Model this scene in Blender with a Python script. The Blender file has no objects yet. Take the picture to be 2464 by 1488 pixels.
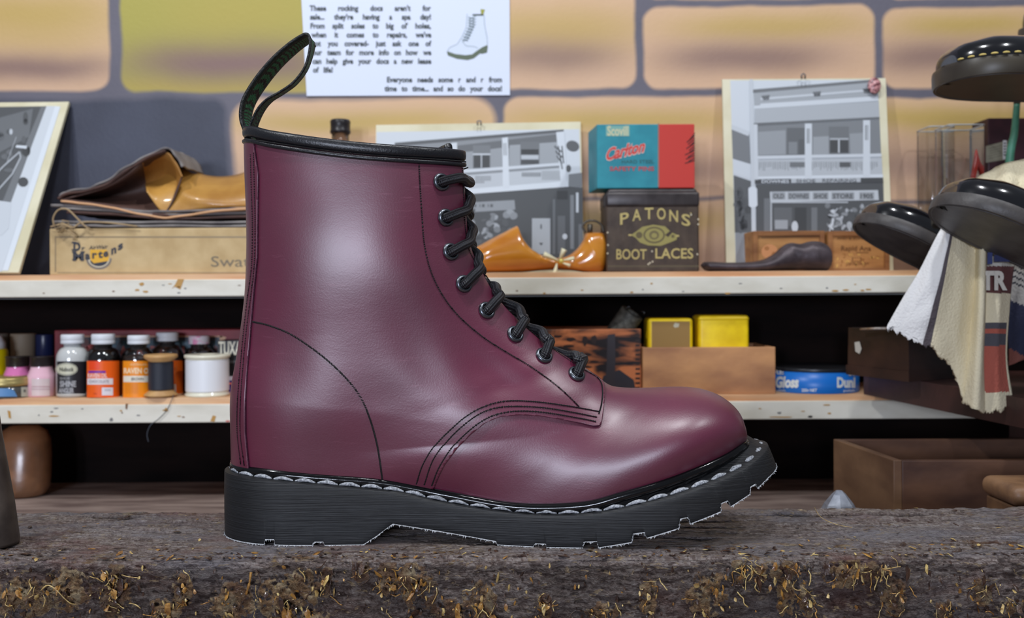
import bpy, bmesh, math, random
import numpy as np
from mathutils import Vector, Matrix, noise
from mathutils.bvhtree import BVHTree

random.seed(7)
rng = np.random.RandomState(11)
SC = bpy.context.scene
COL = SC.collection

# ------------------------------------------------------------------ camera, world, lights, exposure
F = 2350.0          # focal length in pixels of the 2464 px wide frame
HZ = 700.0          # horizon row
H = 0.1402          # camera height above the top of the bench block
TH = 0.0055         # slight roll of the hand-held camera
CS, SN = math.cos(TH), math.sin(TH)
cam_d = bpy.data.cameras.new('camera')
cam = bpy.data.objects.new('camera', cam_d); COL.objects.link(cam)
cam_d.sensor_fit = 'HORIZONTAL'; cam_d.sensor_width = 36.0
cam_d.lens = 36.0 * F / 2464.0
cam_d.shift_y = -(744.0 - HZ) / 2464.0
cam_d.clip_start = 0.02
cam_d.dof.use_dof = True
cam_d.dof.focus_distance = 0.54
cam_d.dof.aperture_fstop = 13.0
cam.matrix_world = Matrix(((CS, SN, 0, 0), (0, 0, -1, 0), (-SN, CS, 0, H), (0, 0, 0, 1)))
SC.camera = cam

w = bpy.data.worlds.new('world'); SC.world = w; w.use_nodes = True
w.node_tree.nodes['Background'].inputs[0].default_value = (0.80, 0.87, 1.0, 1)
w.node_tree.nodes['Background'].inputs[1].default_value = 0.18

def area(name, loc, target, size, power, col=(0.93, 0.96, 1.0), sy=None, shape='DISK'):
    l = bpy.data.lights.new(name, 'AREA'); l.shape = 'RECTANGLE' if sy else shape
    l.size = size
    if sy: l.size_y = sy
    l.energy = power; l.color = col
    o = bpy.data.objects.new(name, l); COL.objects.link(o)
    o.location = loc
    o.rotation_euler = (Vector(target) - Vector(loc)).to_track_quat('-Z', 'Y').to_euler()
    return o
area('ceiling_lamp', (-0.85, 0.05, 1.40), (0, 0.9, 0.1), 0.08, 11.0)
area('ceiling_lamp', (0.80, 0.05, 1.50), (0, 0.9, 0.1), 0.09, 7.0)
area('ceiling_lamp', (0.05, 0.22, 1.70), (0, 0.8, 0.1), 0.12, 10.5)
area('front_lamp', (-0.46, -2.0, 0.36), (0, 0.6, 0.15), 0.20, 18.5, (0.76, 0.83, 1.0), 0.34)
area('front_lamp', (-0.86, -2.0, 0.36), (0, 0.6, 0.15), 0.20, 18.5, (0.76, 0.83, 1.0), 0.34)

SC.view_settings.view_transform = 'Standard'
SC.view_settings.look = 'None'
SC.view_settings.exposure = 0.0
SC.view_settings.gamma = 1.0
SC.view_settings.use_curve_mapping = False
SC.cycles.use_denoising = True
SC.cycles.transparent_max_bounces = 24

# ------------------------------------------------------------------ pixel <-> place
CAM = Vector((0, 0, H))
def at(px, py, Y):
    a = (px - 1232.0) / F; b = (HZ - py) / F
    return Vector(((a * CS + b * SN) * Y, Y, H + (-a * SN + b * CS) * Y))
def on_plane(px, py, O, N):
    d = at(px, py, 1.0) - CAM
    t = (O - CAM).dot(N) / d.dot(N)
    return CAM + d * t

# ------------------------------------------------------------------ materials
def lin(v):
    v /= 255.0
    return v / 12.92 if v <= 0.04045 else ((v + 0.055) / 1.055) ** 2.4
def C(r, g, b): return (lin(r), lin(g), lin(b), 1.0)
MATS = {}
def nodes_of(m):
    nt = m.node_tree
    return nt, nt.nodes['Principled BSDF']
def mat(name, col, rough=0.5, metal=0.0, coat=0.0, coat_rough=0.1, col2=None, vscale=30.0, stretch=(1, 1, 1), ramp=(0.35, 0.65),
        bump=0.0, bscale=300.0, bstretch=(1, 1, 1), spec=0.5, trans=0.0, ior=1.45, detail=6.0, rvar=0.0, sheen=0.0, dist=0.0, bdist=0.001):
    if name in MATS: return MATS[name]
    m = bpy.data.materials.new(name); m.use_nodes = True
    nt, b = nodes_of(m)
    N = nt.nodes; L = nt.links
    b.inputs['Base Color'].default_value = col
    b.inputs['Roughness'].default_value = rough
    b.inputs['Metallic'].default_value = metal
    b.inputs['Coat Weight'].default_value = coat
    b.inputs['Coat Roughness'].default_value = coat_rough
    b.inputs['Specular IOR Level'].default_value = spec
    b.inputs['Transmission Weight'].default_value = trans
    b.inputs['IOR'].default_value = ior
    b.inputs['Sheen Weight'].default_value = sheen
    tc = N.new('ShaderNodeTexCoord')
    def noise_node(sc, st, det, ds=0.0):
        mp = N.new('ShaderNodeMapping'); mp.inputs['Scale'].default_value = st
        L.new(tc.outputs['Object'], mp.inputs['Vector'])
        n = N.new('ShaderNodeTexNoise'); n.inputs['Scale'].default_value = sc; n.inputs['Detail'].default_value = det
        n.inputs['Distortion'].default_value = ds
        L.new(mp.outputs[0], n.inputs['Vector'])
        return n
    if col2 is not None:
        n = noise_node(vscale, stretch, detail, dist)
        r = N.new('ShaderNodeValToRGB')
        r.color_ramp.elements[0].position = ramp[0]; r.color_ramp.elements[0].color = col
        r.color_ramp.elements[1].position = ramp[1]; r.color_ramp.elements[1].color = col2
        L.new(n.outputs['Fac'], r.inputs[0]); L.new(r.outputs[0], b.inputs['Base Color'])
        if rvar:
            mr = N.new('ShaderNodeMapRange'); mr.inputs[3].default_value = rough - rvar; mr.inputs[4].default_value = rough + rvar
            L.new(n.outputs['Fac'], mr.inputs[0]); L.new(mr.outputs[0], b.inputs['Roughness'])
    if bump:
        n = noise_node(bscale, bstretch, 4.0)
        bp = N.new('ShaderNodeBump'); bp.inputs['Strength'].default_value = bump; bp.inputs['Distance'].default_value = bdist
        L.new(n.outputs['Fac'], bp.inputs['Height']); L.new(bp.outputs[0], b.inputs['Normal'])
    MATS[name] = m
    return m
def inkmat(name='print_ink', rough=0.45, coat=0.0, bump=0.0):
    """printed or woven colours stored on the mesh faces"""
    if name in MATS: return MATS[name]
    m = bpy.data.materials.new(name); m.use_nodes = True
    nt, b = nodes_of(m)
    a = nt.nodes.new('ShaderNodeAttribute'); a.attribute_name = 'ink'
    nt.links.new(a.outputs['Color'], b.inputs['Base Color'])
    b.inputs['Roughness'].default_value = rough
    b.inputs['Coat Weight'].default_value = coat
    if bump:
        tc = nt.nodes.new('ShaderNodeTexCoord')
        n = nt.nodes.new('ShaderNodeTexNoise'); n.inputs['Scale'].default_value = 500; n.inputs['Detail'].default_value = 3
        nt.links.new(tc.outputs['Object'], n.inputs['Vector'])
        bp = nt.nodes.new('ShaderNodeBump'); bp.inputs['Strength'].default_value = bump; bp.inputs['Distance'].default_value = 0.002
        nt.links.new(n.outputs['Fac'], bp.inputs['Height']); nt.links.new(bp.outputs[0], b.inputs['Normal'])
    MATS[name] = m
    return m

# ------------------------------------------------------------------ objects
ROOT = {}
def thing(name, label, cat, loc=(0, 0, 0), group=None):
    o = bpy.data.objects.new(name, None); COL.objects.link(o)
    o.location = loc; o.empty_display_size = 0.02
    ROOT[o] = Vector(loc)
    o['label'] = label; o['category'] = cat
    if group: o['group'] = group
    return o
def mk(name, verts, faces, m, parent=None, smooth=True, cols=None, auto=None, fixn=False):
    """one mesh object; vertices are given in world coordinates"""
    off = Vector((0, 0, 0))
    if parent is not None:
        off = ROOT.get(parent, Vector((0, 0, 0)))
        p = parent
        while p.parent is not None:
            p = p.parent
        off = ROOT.get(p, Vector((0, 0, 0)))
    me = bpy.data.meshes.new(name)
    me.from_pydata([tuple(Vector(v) - off) for v in verts], [], [tuple(f) for f in faces])
    ms = m if isinstance(m, (list, tuple)) else [m]
    for q in ms: me.materials.append(q)
    me.polygons.foreach_set('use_smooth', [smooth] * len(me.polygons))
    if cols is not None:
        a = me.color_attributes.new('ink', 'FLOAT_COLOR', 'CORNER')
        buf = np.ones((len(me.loops), 4), dtype=np.float32)
        for p, c in zip(me.polygons, cols):
            buf[p.loop_start:p.loop_start + p.loop_total] = c
        a.data.foreach_set('color', buf.ravel())
    me.update()
    if fixn:
        bm = bmesh.new(); bm.from_mesh(me); bmesh.ops.recalc_face_normals(bm, faces=bm.faces[:]); bm.to_mesh(me); bm.free()
    if auto:
        me.set_sharp_from_angle(angle=math.radians(auto))
    o = bpy.data.objects.new(name, me); COL.objects.link(o)
    if parent is not None: o.parent = parent
    return o
def tag(o, label, cat, group=None, kind=None):
    o['label'] = label; o['category'] = cat
    if group: o['group'] = group
    if kind: o['kind'] = kind
    return o
def rebase(o, loc):
    """move the origin of a top-level mesh to its base"""
    v = Vector(loc)
    o.data.transform(Matrix.Translation(-v)); o.location = v
    return o

# ------------------------------------------------------------------ mesh builders (return verts, faces)
def join(*gs):
    V, Fc = [], []
    for v, f in gs:
        n = len(V); V += [Vector(q) for q in v]; Fc += [tuple(i + n for i in q) for q in f]
    return V, Fc
def xf(g, M):
    return [M @ Vector(v) for v in g[0]], g[1]
def box(x0, x1, y0, y1, z0, z1, bev=0.0, seg=2):
    bm = bmesh.new()
    bmesh.ops.create_cube(bm, size=1.0)
    for v in bm.verts:
        v.co = Vector(((x0 + x1) / 2 + v.co.x * (x1 - x0), (y0 + y1) / 2 + v.co.y * (y1 - y0), (z0 + z1) / 2 + v.co.z * (z1 - z0)))
    if bev: bmesh.ops.bevel(bm, geom=bm.edges[:], offset=bev, segments=seg, profile=0.5, affect='EDGES')
    r = ([v.co.copy() for v in bm.verts], [tuple(v.index for v in f.verts) for f in (bm.verts.index_update() or bm.faces)])
    bm.free(); return r
def lathe(prof, n=32, cx=0, cy=0, a0=0.0, a1=2 * math.pi, caps=True):
    full = abs(a1 - a0 - 2 * math.pi) < 1e-6
    V, Fc = [], []
    m = n if full else n + 1
    for r, z in prof:
        for i in range(m):
            a = a0 + (a1 - a0) * i / n
            V.append(Vector((cx + r * math.cos(a), cy + r * math.sin(a), z)))
    for j in range(len(prof) - 1):
        for i in range(n):
            k = (i + 1) % m
            Fc.append((j * m + i, j * m + k, (j + 1) * m + k, (j + 1) * m + i))
    if full and caps:
        if prof[0][0] > 1e-6: Fc.append(tuple(range(m))[::-1])
        if prof[-1][0] > 1e-6: Fc.append(tuple((len(prof) - 1) * m + i for i in range(m)))
    return V, Fc
def tube(path, rad, n=8, closed=False, flat=None):
    P = [Vector(p) for p in path]
    R = rad if isinstance(rad, (list, tuple)) else [rad] * len(P)
    V, Fc = [], []
    up = Vector((0, 0, 1))
    prev = None
    for i, p in enumerate(P):
        if closed: t = P[(i + 1) % len(P)] - P[i - 1]
        else: t = P[min(i + 1, len(P) - 1)] - P[max(i - 1, 0)]
        if t.length < 1e-9: t = Vector((1, 0, 0))
        t.normalize()
        if prev is None:
            u = t.cross(up)
            if u.length < 0.1: u = t.cross(Vector((1, 0, 0)))
            u.normalize()
        else:
            u = prev - t * prev.dot(t)
            if u.length < 1e-6: u = t.cross(up)
            u.normalize()
        prev = u
        v = t.cross(u)
        for k in range(n):
            a = 2 * math.pi * k / n
            V.append(p + (u * math.cos(a) + v * math.sin(a) * (flat or 1.0)) * R[i])
    m = len(P)
    for i in range(m if closed else m - 1):
        for k in range(n):
            a = i * n + k; b = i * n + (k + 1) % n
            c = ((i + 1) % m) * n + (k + 1) % n; d = ((i + 1) % m) * n + k
            Fc.append((a, b, c, d))
    if not closed:
        Fc.append(tuple(range(n))[::-1]); Fc.append(tuple((m - 1) * n + k for k in range(n)))
    return V, Fc
def crom(P, n):
    """Catmull-Rom through the rows of P, n samples"""
    P = np.asarray(P, float); m = len(P)
    E = np.vstack([2 * P[0] - P[1], P, 2 * P[-1] - P[-2]])
    u = np.linspace(0, m - 1, n); i = np.minimum(u.astype(int), m - 2); t = (u - i)[:, None]
    p0, p1, p2, p3 = E[i], E[i + 1], E[i + 2], E[i + 3]
    return 0.5 * ((2 * p1) + (-p0 + p2) * t + (2 * p0 - 5 * p1 + 4 * p2 - p3) * t ** 2 + (-p0 + 3 * p1 - 3 * p2 + p3) * t ** 3)
def resample(P, step):
    """points every step along a fine polyline"""
    P = np.asarray(P, float)
    d = np.r_[0, np.cumsum(np.linalg.norm(np.diff(P, axis=0), axis=1))]
    n = max(2, int(round(d[-1] / step)) + 1)
    s = np.linspace(0, d[-1], n)
    return np.stack([np.interp(s, d, P[:, k]) for k in range(P.shape[1])], 1)
def prism(poly, y0, y1, inset=0.0):
    """polygon in x,z extruded from y0 to y1"""
    n = len(poly)
    V = [Vector((p[0], y0, p[1])) for p in poly] + [Vector((p[0], y1, p[1])) for p in poly]
    Fc = [tuple(range(n)), tuple(range(n, 2 * n))[::-1]]
    Fc += [(i, i + n, (i + 1) % n + n, (i + 1) % n) for i in range(n)]
    return V, Fc
def loft(rings, closed_ring=True, cap=True):
    n = len(rings[0]); V = [Vector(p) for r in rings for p in r]; Fc = []
    for j in range(len(rings) - 1):
        for i in range(n if closed_ring else n - 1):
            k = (i + 1) % n
            Fc.append((j * n + i, j * n + k, (j + 1) * n + k, (j + 1) * n + i))
    if cap and closed_ring:
        Fc.append(tuple(range(n))[::-1]); Fc.append(tuple((len(rings) - 1) * n + i for i in range(n)))
    return V, Fc
def add_mod(o, typ, **kw):
    md = o.modifiers.new(typ.lower(), typ)
    for k, v in kw.items(): setattr(md, k, v)
    return md

# ------------------------------------------------------------------ lettering
TXT = {}
def text2d(s, bold=0.0, shear=0.0):
    key = (s, bold, shear)
    if key in TXT: return TXT[key]
    cu = bpy.data.curves.new('t', 'FONT'); cu.body = s; cu.size = 1.0; cu.offset = bold; cu.shear = shear; cu.resolution_u = 3
    ob = bpy.data.objects.new('t', cu); COL.objects.link(ob)
    dg = bpy.context.evaluated_depsgraph_get(); dg.update()
    me = bpy.data.meshes.new_from_object(ob.evaluated_get(dg))
    V = np.array([(v.co.x, v.co.y) for v in me.vertices]); Fc = [tuple(p.vertices) for p in me.polygons]
    bpy.data.objects.remove(ob); bpy.data.meshes.remove(me); bpy.data.curves.remove(cu)
    TXT[key] = (V, Fc)
    return TXT[key]
class Art:
    """flat printed or painted artwork: coloured polygons given in photograph rows and columns, laid on a real surface by proj()"""
    def __init__(s, proj, lift=0.00012, strip=None):
        s.strip = strip
        s.V = []; s.F = []; s.C = []; s.proj = proj; s.lift = lift
    def poly(s, pts, col, layer=1):
        xs = [p[0] for p in pts]
        if s.strip and max(xs) - min(xs) > s.strip * 1.2:
            def half(P, x, keep):
                out = []
                for i, a in enumerate(P):
                    b = P[(i + 1) % len(P)]; ia = (a[0] - x) * keep >= 0; ib = (b[0] - x) * keep >= 0
                    if ia: out.append(a)
                    if ia != ib: t = (x - a[0]) / (b[0] - a[0]); out.append((x, a[1] + (b[1] - a[1]) * t))
                return out
            x = math.floor(min(xs) / s.strip) * s.strip
            while x < max(xs):
                q = half(half(pts, x, 1), x + s.strip, -1)
                if len(q) >= 3 and max(a[0] for a in q) - min(a[0] for a in q) > 1e-6: s._poly(q, col, layer)
                x += s.strip
            return
        s._poly(pts, col, layer)
    def _poly(s, pts, col, layer=1):
        n = len(s.V)
        s.V += [s.proj(p[0], p[1], layer * s.lift) for p in pts]
        s.F.append(tuple(range(n, n + len(pts)))); s.C.append(col)
    def rect(s, x0, y0, x1, y1, col, layer=1, nx=1):
        for i in range(nx):
            a = x0 + (x1 - x0) * i / nx; b = x0 + (x1 - x0) * (i + 1) / nx
            s.poly([(a, y1), (b, y1), (b, y0), (a, y0)], col, layer)
    def oval(s, cx, cy, rx, ry, col, layer=1, n=24, rot=0.0, a0=0, a1=2 * math.pi):
        s.poly([(cx + rx * math.cos(a) * math.cos(rot) - ry * math.sin(a) * math.sin(rot), cy + rx * math.cos(a) * math.sin(rot) + ry * math.sin(a) * math.cos(rot))
                for a in np.linspace(a1, a0, n, endpoint=abs(a1 - a0) < 6.2)], col, layer)
    def line(s, pts, wd, col, layer=1):
        for (x0, y0), (x1, y1) in zip(pts[:-1], pts[1:]):
            L = math.hypot(x1 - x0, y1 - y0) or 1; nx, ny = -(y1 - y0) / L * wd / 2, (x1 - x0) / L * wd / 2
            s.poly([(x0 + nx, y0 + ny), (x1 + nx, y1 + ny), (x1 - nx, y1 - ny), (x0 - nx, y0 - ny)], col, layer)
    def text(s, t, x0, y0, x1, y1, col, layer=2, bold=0.02, shear=0.0, ref=None, tilt=0.0, arc=0.0):
        """t fitted to the box x0..x1, cap top y0, base y1; tilt = rows the right end rises; arc = rows the middle rises"""
        V, Fc = text2d(t, bold, shear)
        if len(V) == 0: return
        xa, xb = V[:, 0].min(), V[:, 0].max()
        RV, _ = text2d(ref or 'H', bold, 0.0)
        yt = RV[:, 1].max()
        n = len(s.V)
        for x, y in V:
            u = (x - xa) / (xb - xa); v = y / yt
            s.V.append(s.proj(x0 + (x1 - x0) * u, y1 - (y1 - y0) * v - tilt * u - arc * 4 * u * (1 - u), layer * s.lift))
        for f in Fc: s.F.append(tuple(i + n for i in f)); s.C.append(col)
    def build(s, name, parent, m=None, smooth=False):
        return mk(name, s.V, s.F, m or inkmat(), parent, smooth=smooth, cols=s.C)
def proj_plane(O, N):
    O = Vector(O); N = Vector(N).normalized()
    def f(px, py, l): return on_plane(px, py, O, N) + N * l
    return f
def proj_cyl(cx, cy, R):
    """photograph position -> the near side of an upright cylinder"""
    def f(px, py, l):
        d = at(px, py, 1.0) - CAM
        ax, ay = -cx, -cy
        A = d.x * d.x + d.y * d.y; B = 2 * (d.x * ax + d.y * ay); Cc = ax * ax + ay * ay - (R + l) ** 2
        D = B * B - 4 * A * Cc
        t = (-B - math.sqrt(max(D, 0))) / (2 * A)
        return CAM + d * t
    return f
# ------------------------------------------------------------------ THE BOOT
YC = 0.5795
_pl = crom([(0, .0365), (.1, .0375), (.2, .0368), (.3, .0355), (.4, .0360), (.5, .0395), (.6, .0445), (.7, .0485), (.8, .0500), (.9, .0492), (1.0, .047)], 300)
PLU, PLW = _pl[:, 0], _pl[:, 1]
def plan(x, xh, xt, add=0.0):
    x = np.asarray(x, float)
    u = (x - xh) / (xt - xh)
    body = np.interp(u, PLU, PLW) + add
    d1 = np.clip((x - xh) / .046, 0, 1); d2 = np.clip((xt - x) / .080, 0, 1)
    c1 = (1 - (1 - d1) ** 2.2) ** (1 / 2.1); c2 = (1 - (1 - d2) ** 2.3) ** (1 / 2.2)
    return body * c1 * c2
XH, XTB, XTT = -.1697, .1548, .1500
FXH, FXT = -.1637, .1368
def wfe(x): return plan(x, FXH, FXT, -.0065)
def near_px(px, py, fn):
    Y = YC
    for _ in range(12):
        p = at(px, py, Y); Y = YC - float(fn(np.array([p.x]))[0])
    return at(px, py, Y)

leather = mat('burgundy_leather', C(104, 29, 58), rough=.42, col2=C(88, 24, 49), vscale=14, ramp=(.3, .7), coat=.8, coat_rough=.36, bump=.15, bscale=1100, spec=.85, rvar=.05, bdist=.0006)
def leather_marks(m):
    nt, b = nodes_of(m)
    N = nt.nodes; L = nt.links
    tc = N.new('ShaderNodeTexCoord')
    # long faint creases, added to the pore bump
    mp = N.new('ShaderNodeMapping'); mp.inputs['Scale'].default_value = (1, 1, 2.2); mp.inputs['Rotation'].default_value = (0, .5, 0)
    n = N.new('ShaderNodeTexNoise'); n.inputs['Scale'].default_value = 55; n.inputs['Detail'].default_value = 5; n.inputs['Distortion'].default_value = .4
    L.new(tc.outputs['Object'], mp.inputs[0]); L.new(mp.outputs[0], n.inputs['Vector'])
    bp = N.new('ShaderNodeBump'); bp.inputs['Strength'].default_value = .12; bp.inputs['Distance'].default_value = .0010
    L.new(n.outputs['Fac'], bp.inputs['Height'])
    old = b.inputs['Normal'].links[0].from_node
    L.new(old.outputs[0], bp.inputs['Normal']); L.new(bp.outputs[0], b.inputs['Normal'])
    # pale scuffs
    mp2 = N.new('ShaderNodeMapping'); mp2.inputs['Scale'].default_value = (1, 1, 9); mp2.inputs['Rotation'].default_value = (0, -.45, 0)
    n2 = N.new('ShaderNodeTexNoise'); n2.inputs['Scale'].default_value = 38; n2.inputs['Detail'].default_value = 9; n2.inputs['Roughness'].default_value = .72
    L.new(tc.outputs['Object'], mp2.inputs[0]); L.new(mp2.outputs[0], n2.inputs['Vector'])
    r = N.new('ShaderNodeValToRGB'); r.color_ramp.elements[0].position = .60; r.color_ramp.elements[0].color = (0, 0, 0, 1)
    r.color_ramp.elements[1].position = .78; r.color_ramp.elements[1].color = (.45, .45, .45, 1)
    L.new(n2.outputs['Fac'], r.inputs[0])
    mx = N.new('ShaderNodeMix'); mx.data_type = 'RGBA'
    src = b.inputs['Base Color'].links[0].from_socket
    L.new(r.outputs[0], mx.inputs['Factor']); L.new(src, mx.inputs[6]); mx.inputs[7].default_value = C(150, 88, 108)
    L.new(mx.outputs[2], b.inputs['Base Color'])
leather_marks(leather)
leather_edge = mat('rough_leather_edge', C(92, 32, 62), rough=.8, col2=C(50, 16, 34), vscale=900, ramp=(.3, .7), bump=.5, bscale=1800)
blk_leather = mat('black_leather', C(24, 24, 28), rough=.36, bump=.25, bscale=900, coat=.2, coat_rough=.25)
thread_b = mat('black_thread', C(14, 12, 14), rough=.6, bump=.6, bscale=3500)
thread_w = mat('white_thread', C(205, 208, 214), rough=.7, col2=C(120, 124, 130), vscale=900, bump=.8, bscale=3000)
lace_m = bpy.data.materials.new('braided_lace'); lace_m.use_nodes = True
def braid(m):
    nt, b = nodes_of(m); N = nt.nodes; L = nt.links
    b.inputs['Roughness'].default_value = .42
    at_ = N.new('ShaderNodeAttribute'); at_.attribute_name = 'braid'
    sx = N.new('ShaderNodeSeparateXYZ'); L.new(at_.outputs['Vector'], sx.inputs[0])
    def M(op, a, c=None):
        n = N.new('ShaderNodeMath'); n.operation = op
        for i, v in enumerate((a, c)):
            if v is None: continue
            if isinstance(v, (int, float)): n.inputs[i].default_value = v
            else: L.new(v, n.inputs[i])
        return n.outputs[0]
    U = M('MULTIPLY', sx.outputs[0], 2 * math.pi * 950.0)
    W = M('MULTIPLY', sx.outputs[1], 2 * math.pi * 5.0)
    s1 = M('SINE', M('ADD', U, W)); s2 = M('SINE', M('SUBTRACT', U, W))
    h = M('MULTIPLY', s1, s2)
    r = N.new('ShaderNodeValToRGB'); r.color_ramp.elements[0].position = 0; r.color_ramp.elements[0].color = C(6, 6, 8)
    r.color_ramp.elements[1].position = 1; r.color_ramp.elements[1].color = C(40, 40, 46)
    hm = M('MULTIPLY', M('ADD', h, 1.0), .5)
    L.new(hm, r.inputs[0]); L.new(r.outputs[0], b.inputs['Base Color'])
    bp = N.new('ShaderNodeBump'); bp.inputs['Strength'].default_value = .9; bp.inputs['Distance'].default_value = .0006
    L.new(hm, bp.inputs['Height']); L.new(bp.outputs[0], b.inputs['Normal'])
braid(lace_m)
steel = mat('eyelet_steel', C(104, 108, 114), rough=.33, metal=1.0)
hole_shade_m = mat('painted_hole_shade', C(6, 5, 6), rough=.9)
rubber = mat('black_rubber', C(21, 22, 24), rough=.5, col2=C(32, 33, 36), vscale=160, stretch=(.05, .05, 7), ramp=(.4, .75), bump=.5, bscale=260, bstretch=(.04, .04, 9), bdist=.0009)
rubber_gloss = mat('glossy_rubber', C(12, 12, 14), rough=.16, bump=.1, bscale=200)
flash_m = mat('rubber_flash', C(160, 162, 166), rough=.7)

# --- base surface of the upper: rings that swing from the collar round the ankle to the toe
keys = [  # back or feather px, front px, half width, sole?
    ((601, 338), (1122, 394), .0378, 0), ((604, 430), (1127, 452), .0396, 0), ((608, 520), (1129, 515), .0408, 0), ((609, 610), (1136, 586), .0412, 0),
    ((604, 720), (1163, 650), .0408, 0), ((588, 840), (1203, 716), .0395, 0), ((572, 950), (1262, 777), .0382, 0), ((565, 1040), (1320, 826), .0375, 0),
    ((566, 1090), (1362, 853), .0375, 0), ((570, 1112), (1390, 872), .0375, 1), ((640, 1134), (1415, 890), .0376, 1), ((760, 1147), (1438, 907), .0378, 1),
    ((920, 1160), (1470, 928), .0385, 1), ((1080, 1190), (1510, 934), .040, 1), ((1240, 1217), (1560, 934), .042, 1), ((1400, 1215), (1615, 932), .044, 1),
    ((1500, 1190), (1662, 933), .044, 1), ((1600, 1160), (1703, 940), .040, 1), ((1680, 1128), (1740, 957), .033, 1), ((1745, 1097), (1770, 984), .024, 1),
    ((1780, 1074), (1784, 1015), .012, 1), ((1793, 1060), (1793, 1048), .0, 1)]
KB, KF, KW = [], [], []
for (b, f, wd, sole) in keys:
    pb = near_px(b[0], b[1], wfe) if sole else at(b[0], b[1], YC)
    if sole and pb.x < FXH + .0005: pb.x = FXH
    pf = at(f[0], f[1], YC)
    KB.append((pb.x, pb.z)); KF.append((pf.x, pf.z)); KW.append((wd, 0))
KB = np.array(KB); KF = np.array(KF)
KB[9, 0] = FXH; KB[-1, 0] = FXT
NK, NS = 340, 90
uu = np.linspace(0, 1, NK)
Bc = crom(KB, NK); Fc_ = crom(KF, NK); Wc = crom(np.array(KW), NK)[:, 0]
Bc[:, 0] = np.where(np.arange(NK) / (NK - 1) * (len(keys) - 1) < 9, Bc[:, 0], np.clip(Bc[:, 0], FXH, FXT))
ki = uu * (len(keys) - 1)
wf = np.where(ki >= 9, wfe(np.clip(Bc[:, 0], FXH, FXT)), 0.0)
s = 0.5 - 0.5 * np.cos(np.linspace(0, math.pi, NS))
s = 0.35 * np.linspace(0, 1, NS) + 0.65 * s
ff = [near_px(a, b, wfe) for a, b in [(571, 1116), (600, 1128), (640, 1134), (760, 1147), (920, 1160), (1080, 1190), (1240, 1217), (1400, 1215), (1500, 1190), (1600, 1160), (1680, 1128), (1745, 1097), (1800, 1054)]]
FX_ = np.array([p.x for p in ff]); FZ_ = np.array([p.z for p in ff])
def gss(a): return np.exp(-a * a)
def widths(side):
    S = s[None, :]
    dome = (1 - S ** 3.7) ** 0.5
    pk = np.interp(ki, [0, 5, 8, 10, 14], [2.5, 2.9, 4.4, 4.6, 2.5])[:, None]; rk = np.interp(ki, [0, 5, 8, 10, 14], [.5, .47, .40, .40, .5])[:, None]
    bump = np.where(S < .5, np.clip(1 - np.abs(2 * S - 1) ** pk, 0, 1) ** rk, np.clip(1 - np.abs(2 * S - 1) ** 2.5, 0, 1) ** .5)
    Wt = np.minimum(Wc, 1.0)
    Mx = np.maximum(Wt - .82 * wf, np.minimum(.0045, .25 * wf))
    Mx = np.where(ki < 9, Wt, Mx)
    Wtoe = wf[:, None] * dome * (1 + .10 * np.sin(np.pi * np.clip(S / 1.12, 0, 1))) + (.0012 * (1 - np.exp(-wf / .014)))[:, None] * bump
    s0_ = np.interp(ki, [9, 9.3, 10, 11.5, 14], [.05, .08, .16, .40, .80])[:, None]
    dh = np.clip(1 - (S / s0_) ** 2, 0, 1) ** .5
    Whl = ((wf[:, None] * dh) ** 3 + (Wt[:, None] * bump) ** 3) ** (1 / 3)
    q = np.clip((ki - 10.5) / 4.5, 0, 1); q = (q * q * (3 - 2 * q))[:, None]
    W_ = Whl * (1 - q) + Wtoe * q
    X = Bc[:, 0:1] + (Fc_[:, 0:1] - Bc[:, 0:1]) * S; Z = Bc[:, 1:2] + (Fc_[:, 1:2] - Bc[:, 1:2]) * S
    def g(px, py, rx, ry, amp, rot=0.0):
        p = at(px, py, YC - .037); a = X - p.x; b = Z - p.z
        c, d = math.cos(rot), math.sin(rot)
        return amp * gss((a * c + b * d) / rx) * gss((-a * d + b * c) / ry)
    # near the featherline of the heel and waist the section follows the sole outline
    zf = np.interp(X, FX_, FZ_); hgt = Z - zf
    qh = np.clip((hgt - .016) / .050, 0, 1); qh = 1 - qh * qh * (3 - 2 * qh)
    qx = np.clip((at(1200, 0, YC).x - X) / .085, 0, 1); qx = qx * qx * (3 - 2 * qx)
    Xc = np.clip(X, FXH, FXT); Wpl = wfe(Xc) * (1 + .22 * np.clip(hgt / .04, 0, 1) ** .8)
    qq = qh * qx; W_ = W_ * (1 - qq) + Wpl * qq
    env = np.clip(W_ / .02, 0, 1)
    W_ = W_ + env * (g(900, 640, .05, .035, .0022) + g(770, 960, .026, .03, .0018) + g(1190, 905, .030, .010, -.0022, -.7) + g(1010, 860, .012, .035, -.0012, .5)
        + g(690, 870, .016, .03, -.0012) + g(1250, 1085, .040, .022, .0009) + g(1560, 1060, .05, .025, .0007)
        + g(1060, 960, .03, .012, .0010, -.6) + g(700, 470, .02, .02, -.0010) + g(1480, 1010, .022, .024, -.0010))
    return W_, X, Z
Wn, GX, GZ = widths(-1)
# raised inner collar front on the far side
rise = .0078 * np.clip((s - .45) / .5, 0, 1)
fade = np.clip(1 - ki / 2.0, 0, 1) ** 2
sagk = np.clip(1 - ki / 2.6, 0, 1) ** 1.5
GZ = GZ - .0062 * sagk[:, None] * np.sin(np.pi * np.clip(s, 0, 1))[None, :] ** .7
VN = np.stack([GX, YC - Wn, GZ], 2)
VF = np.stack([GX - .010 * (fade[:, None] * np.clip((s - .6) / .4, 0, 1)[None, :]), YC + Wn, GZ + fade[:, None] * rise[None, :]], 2)
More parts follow.
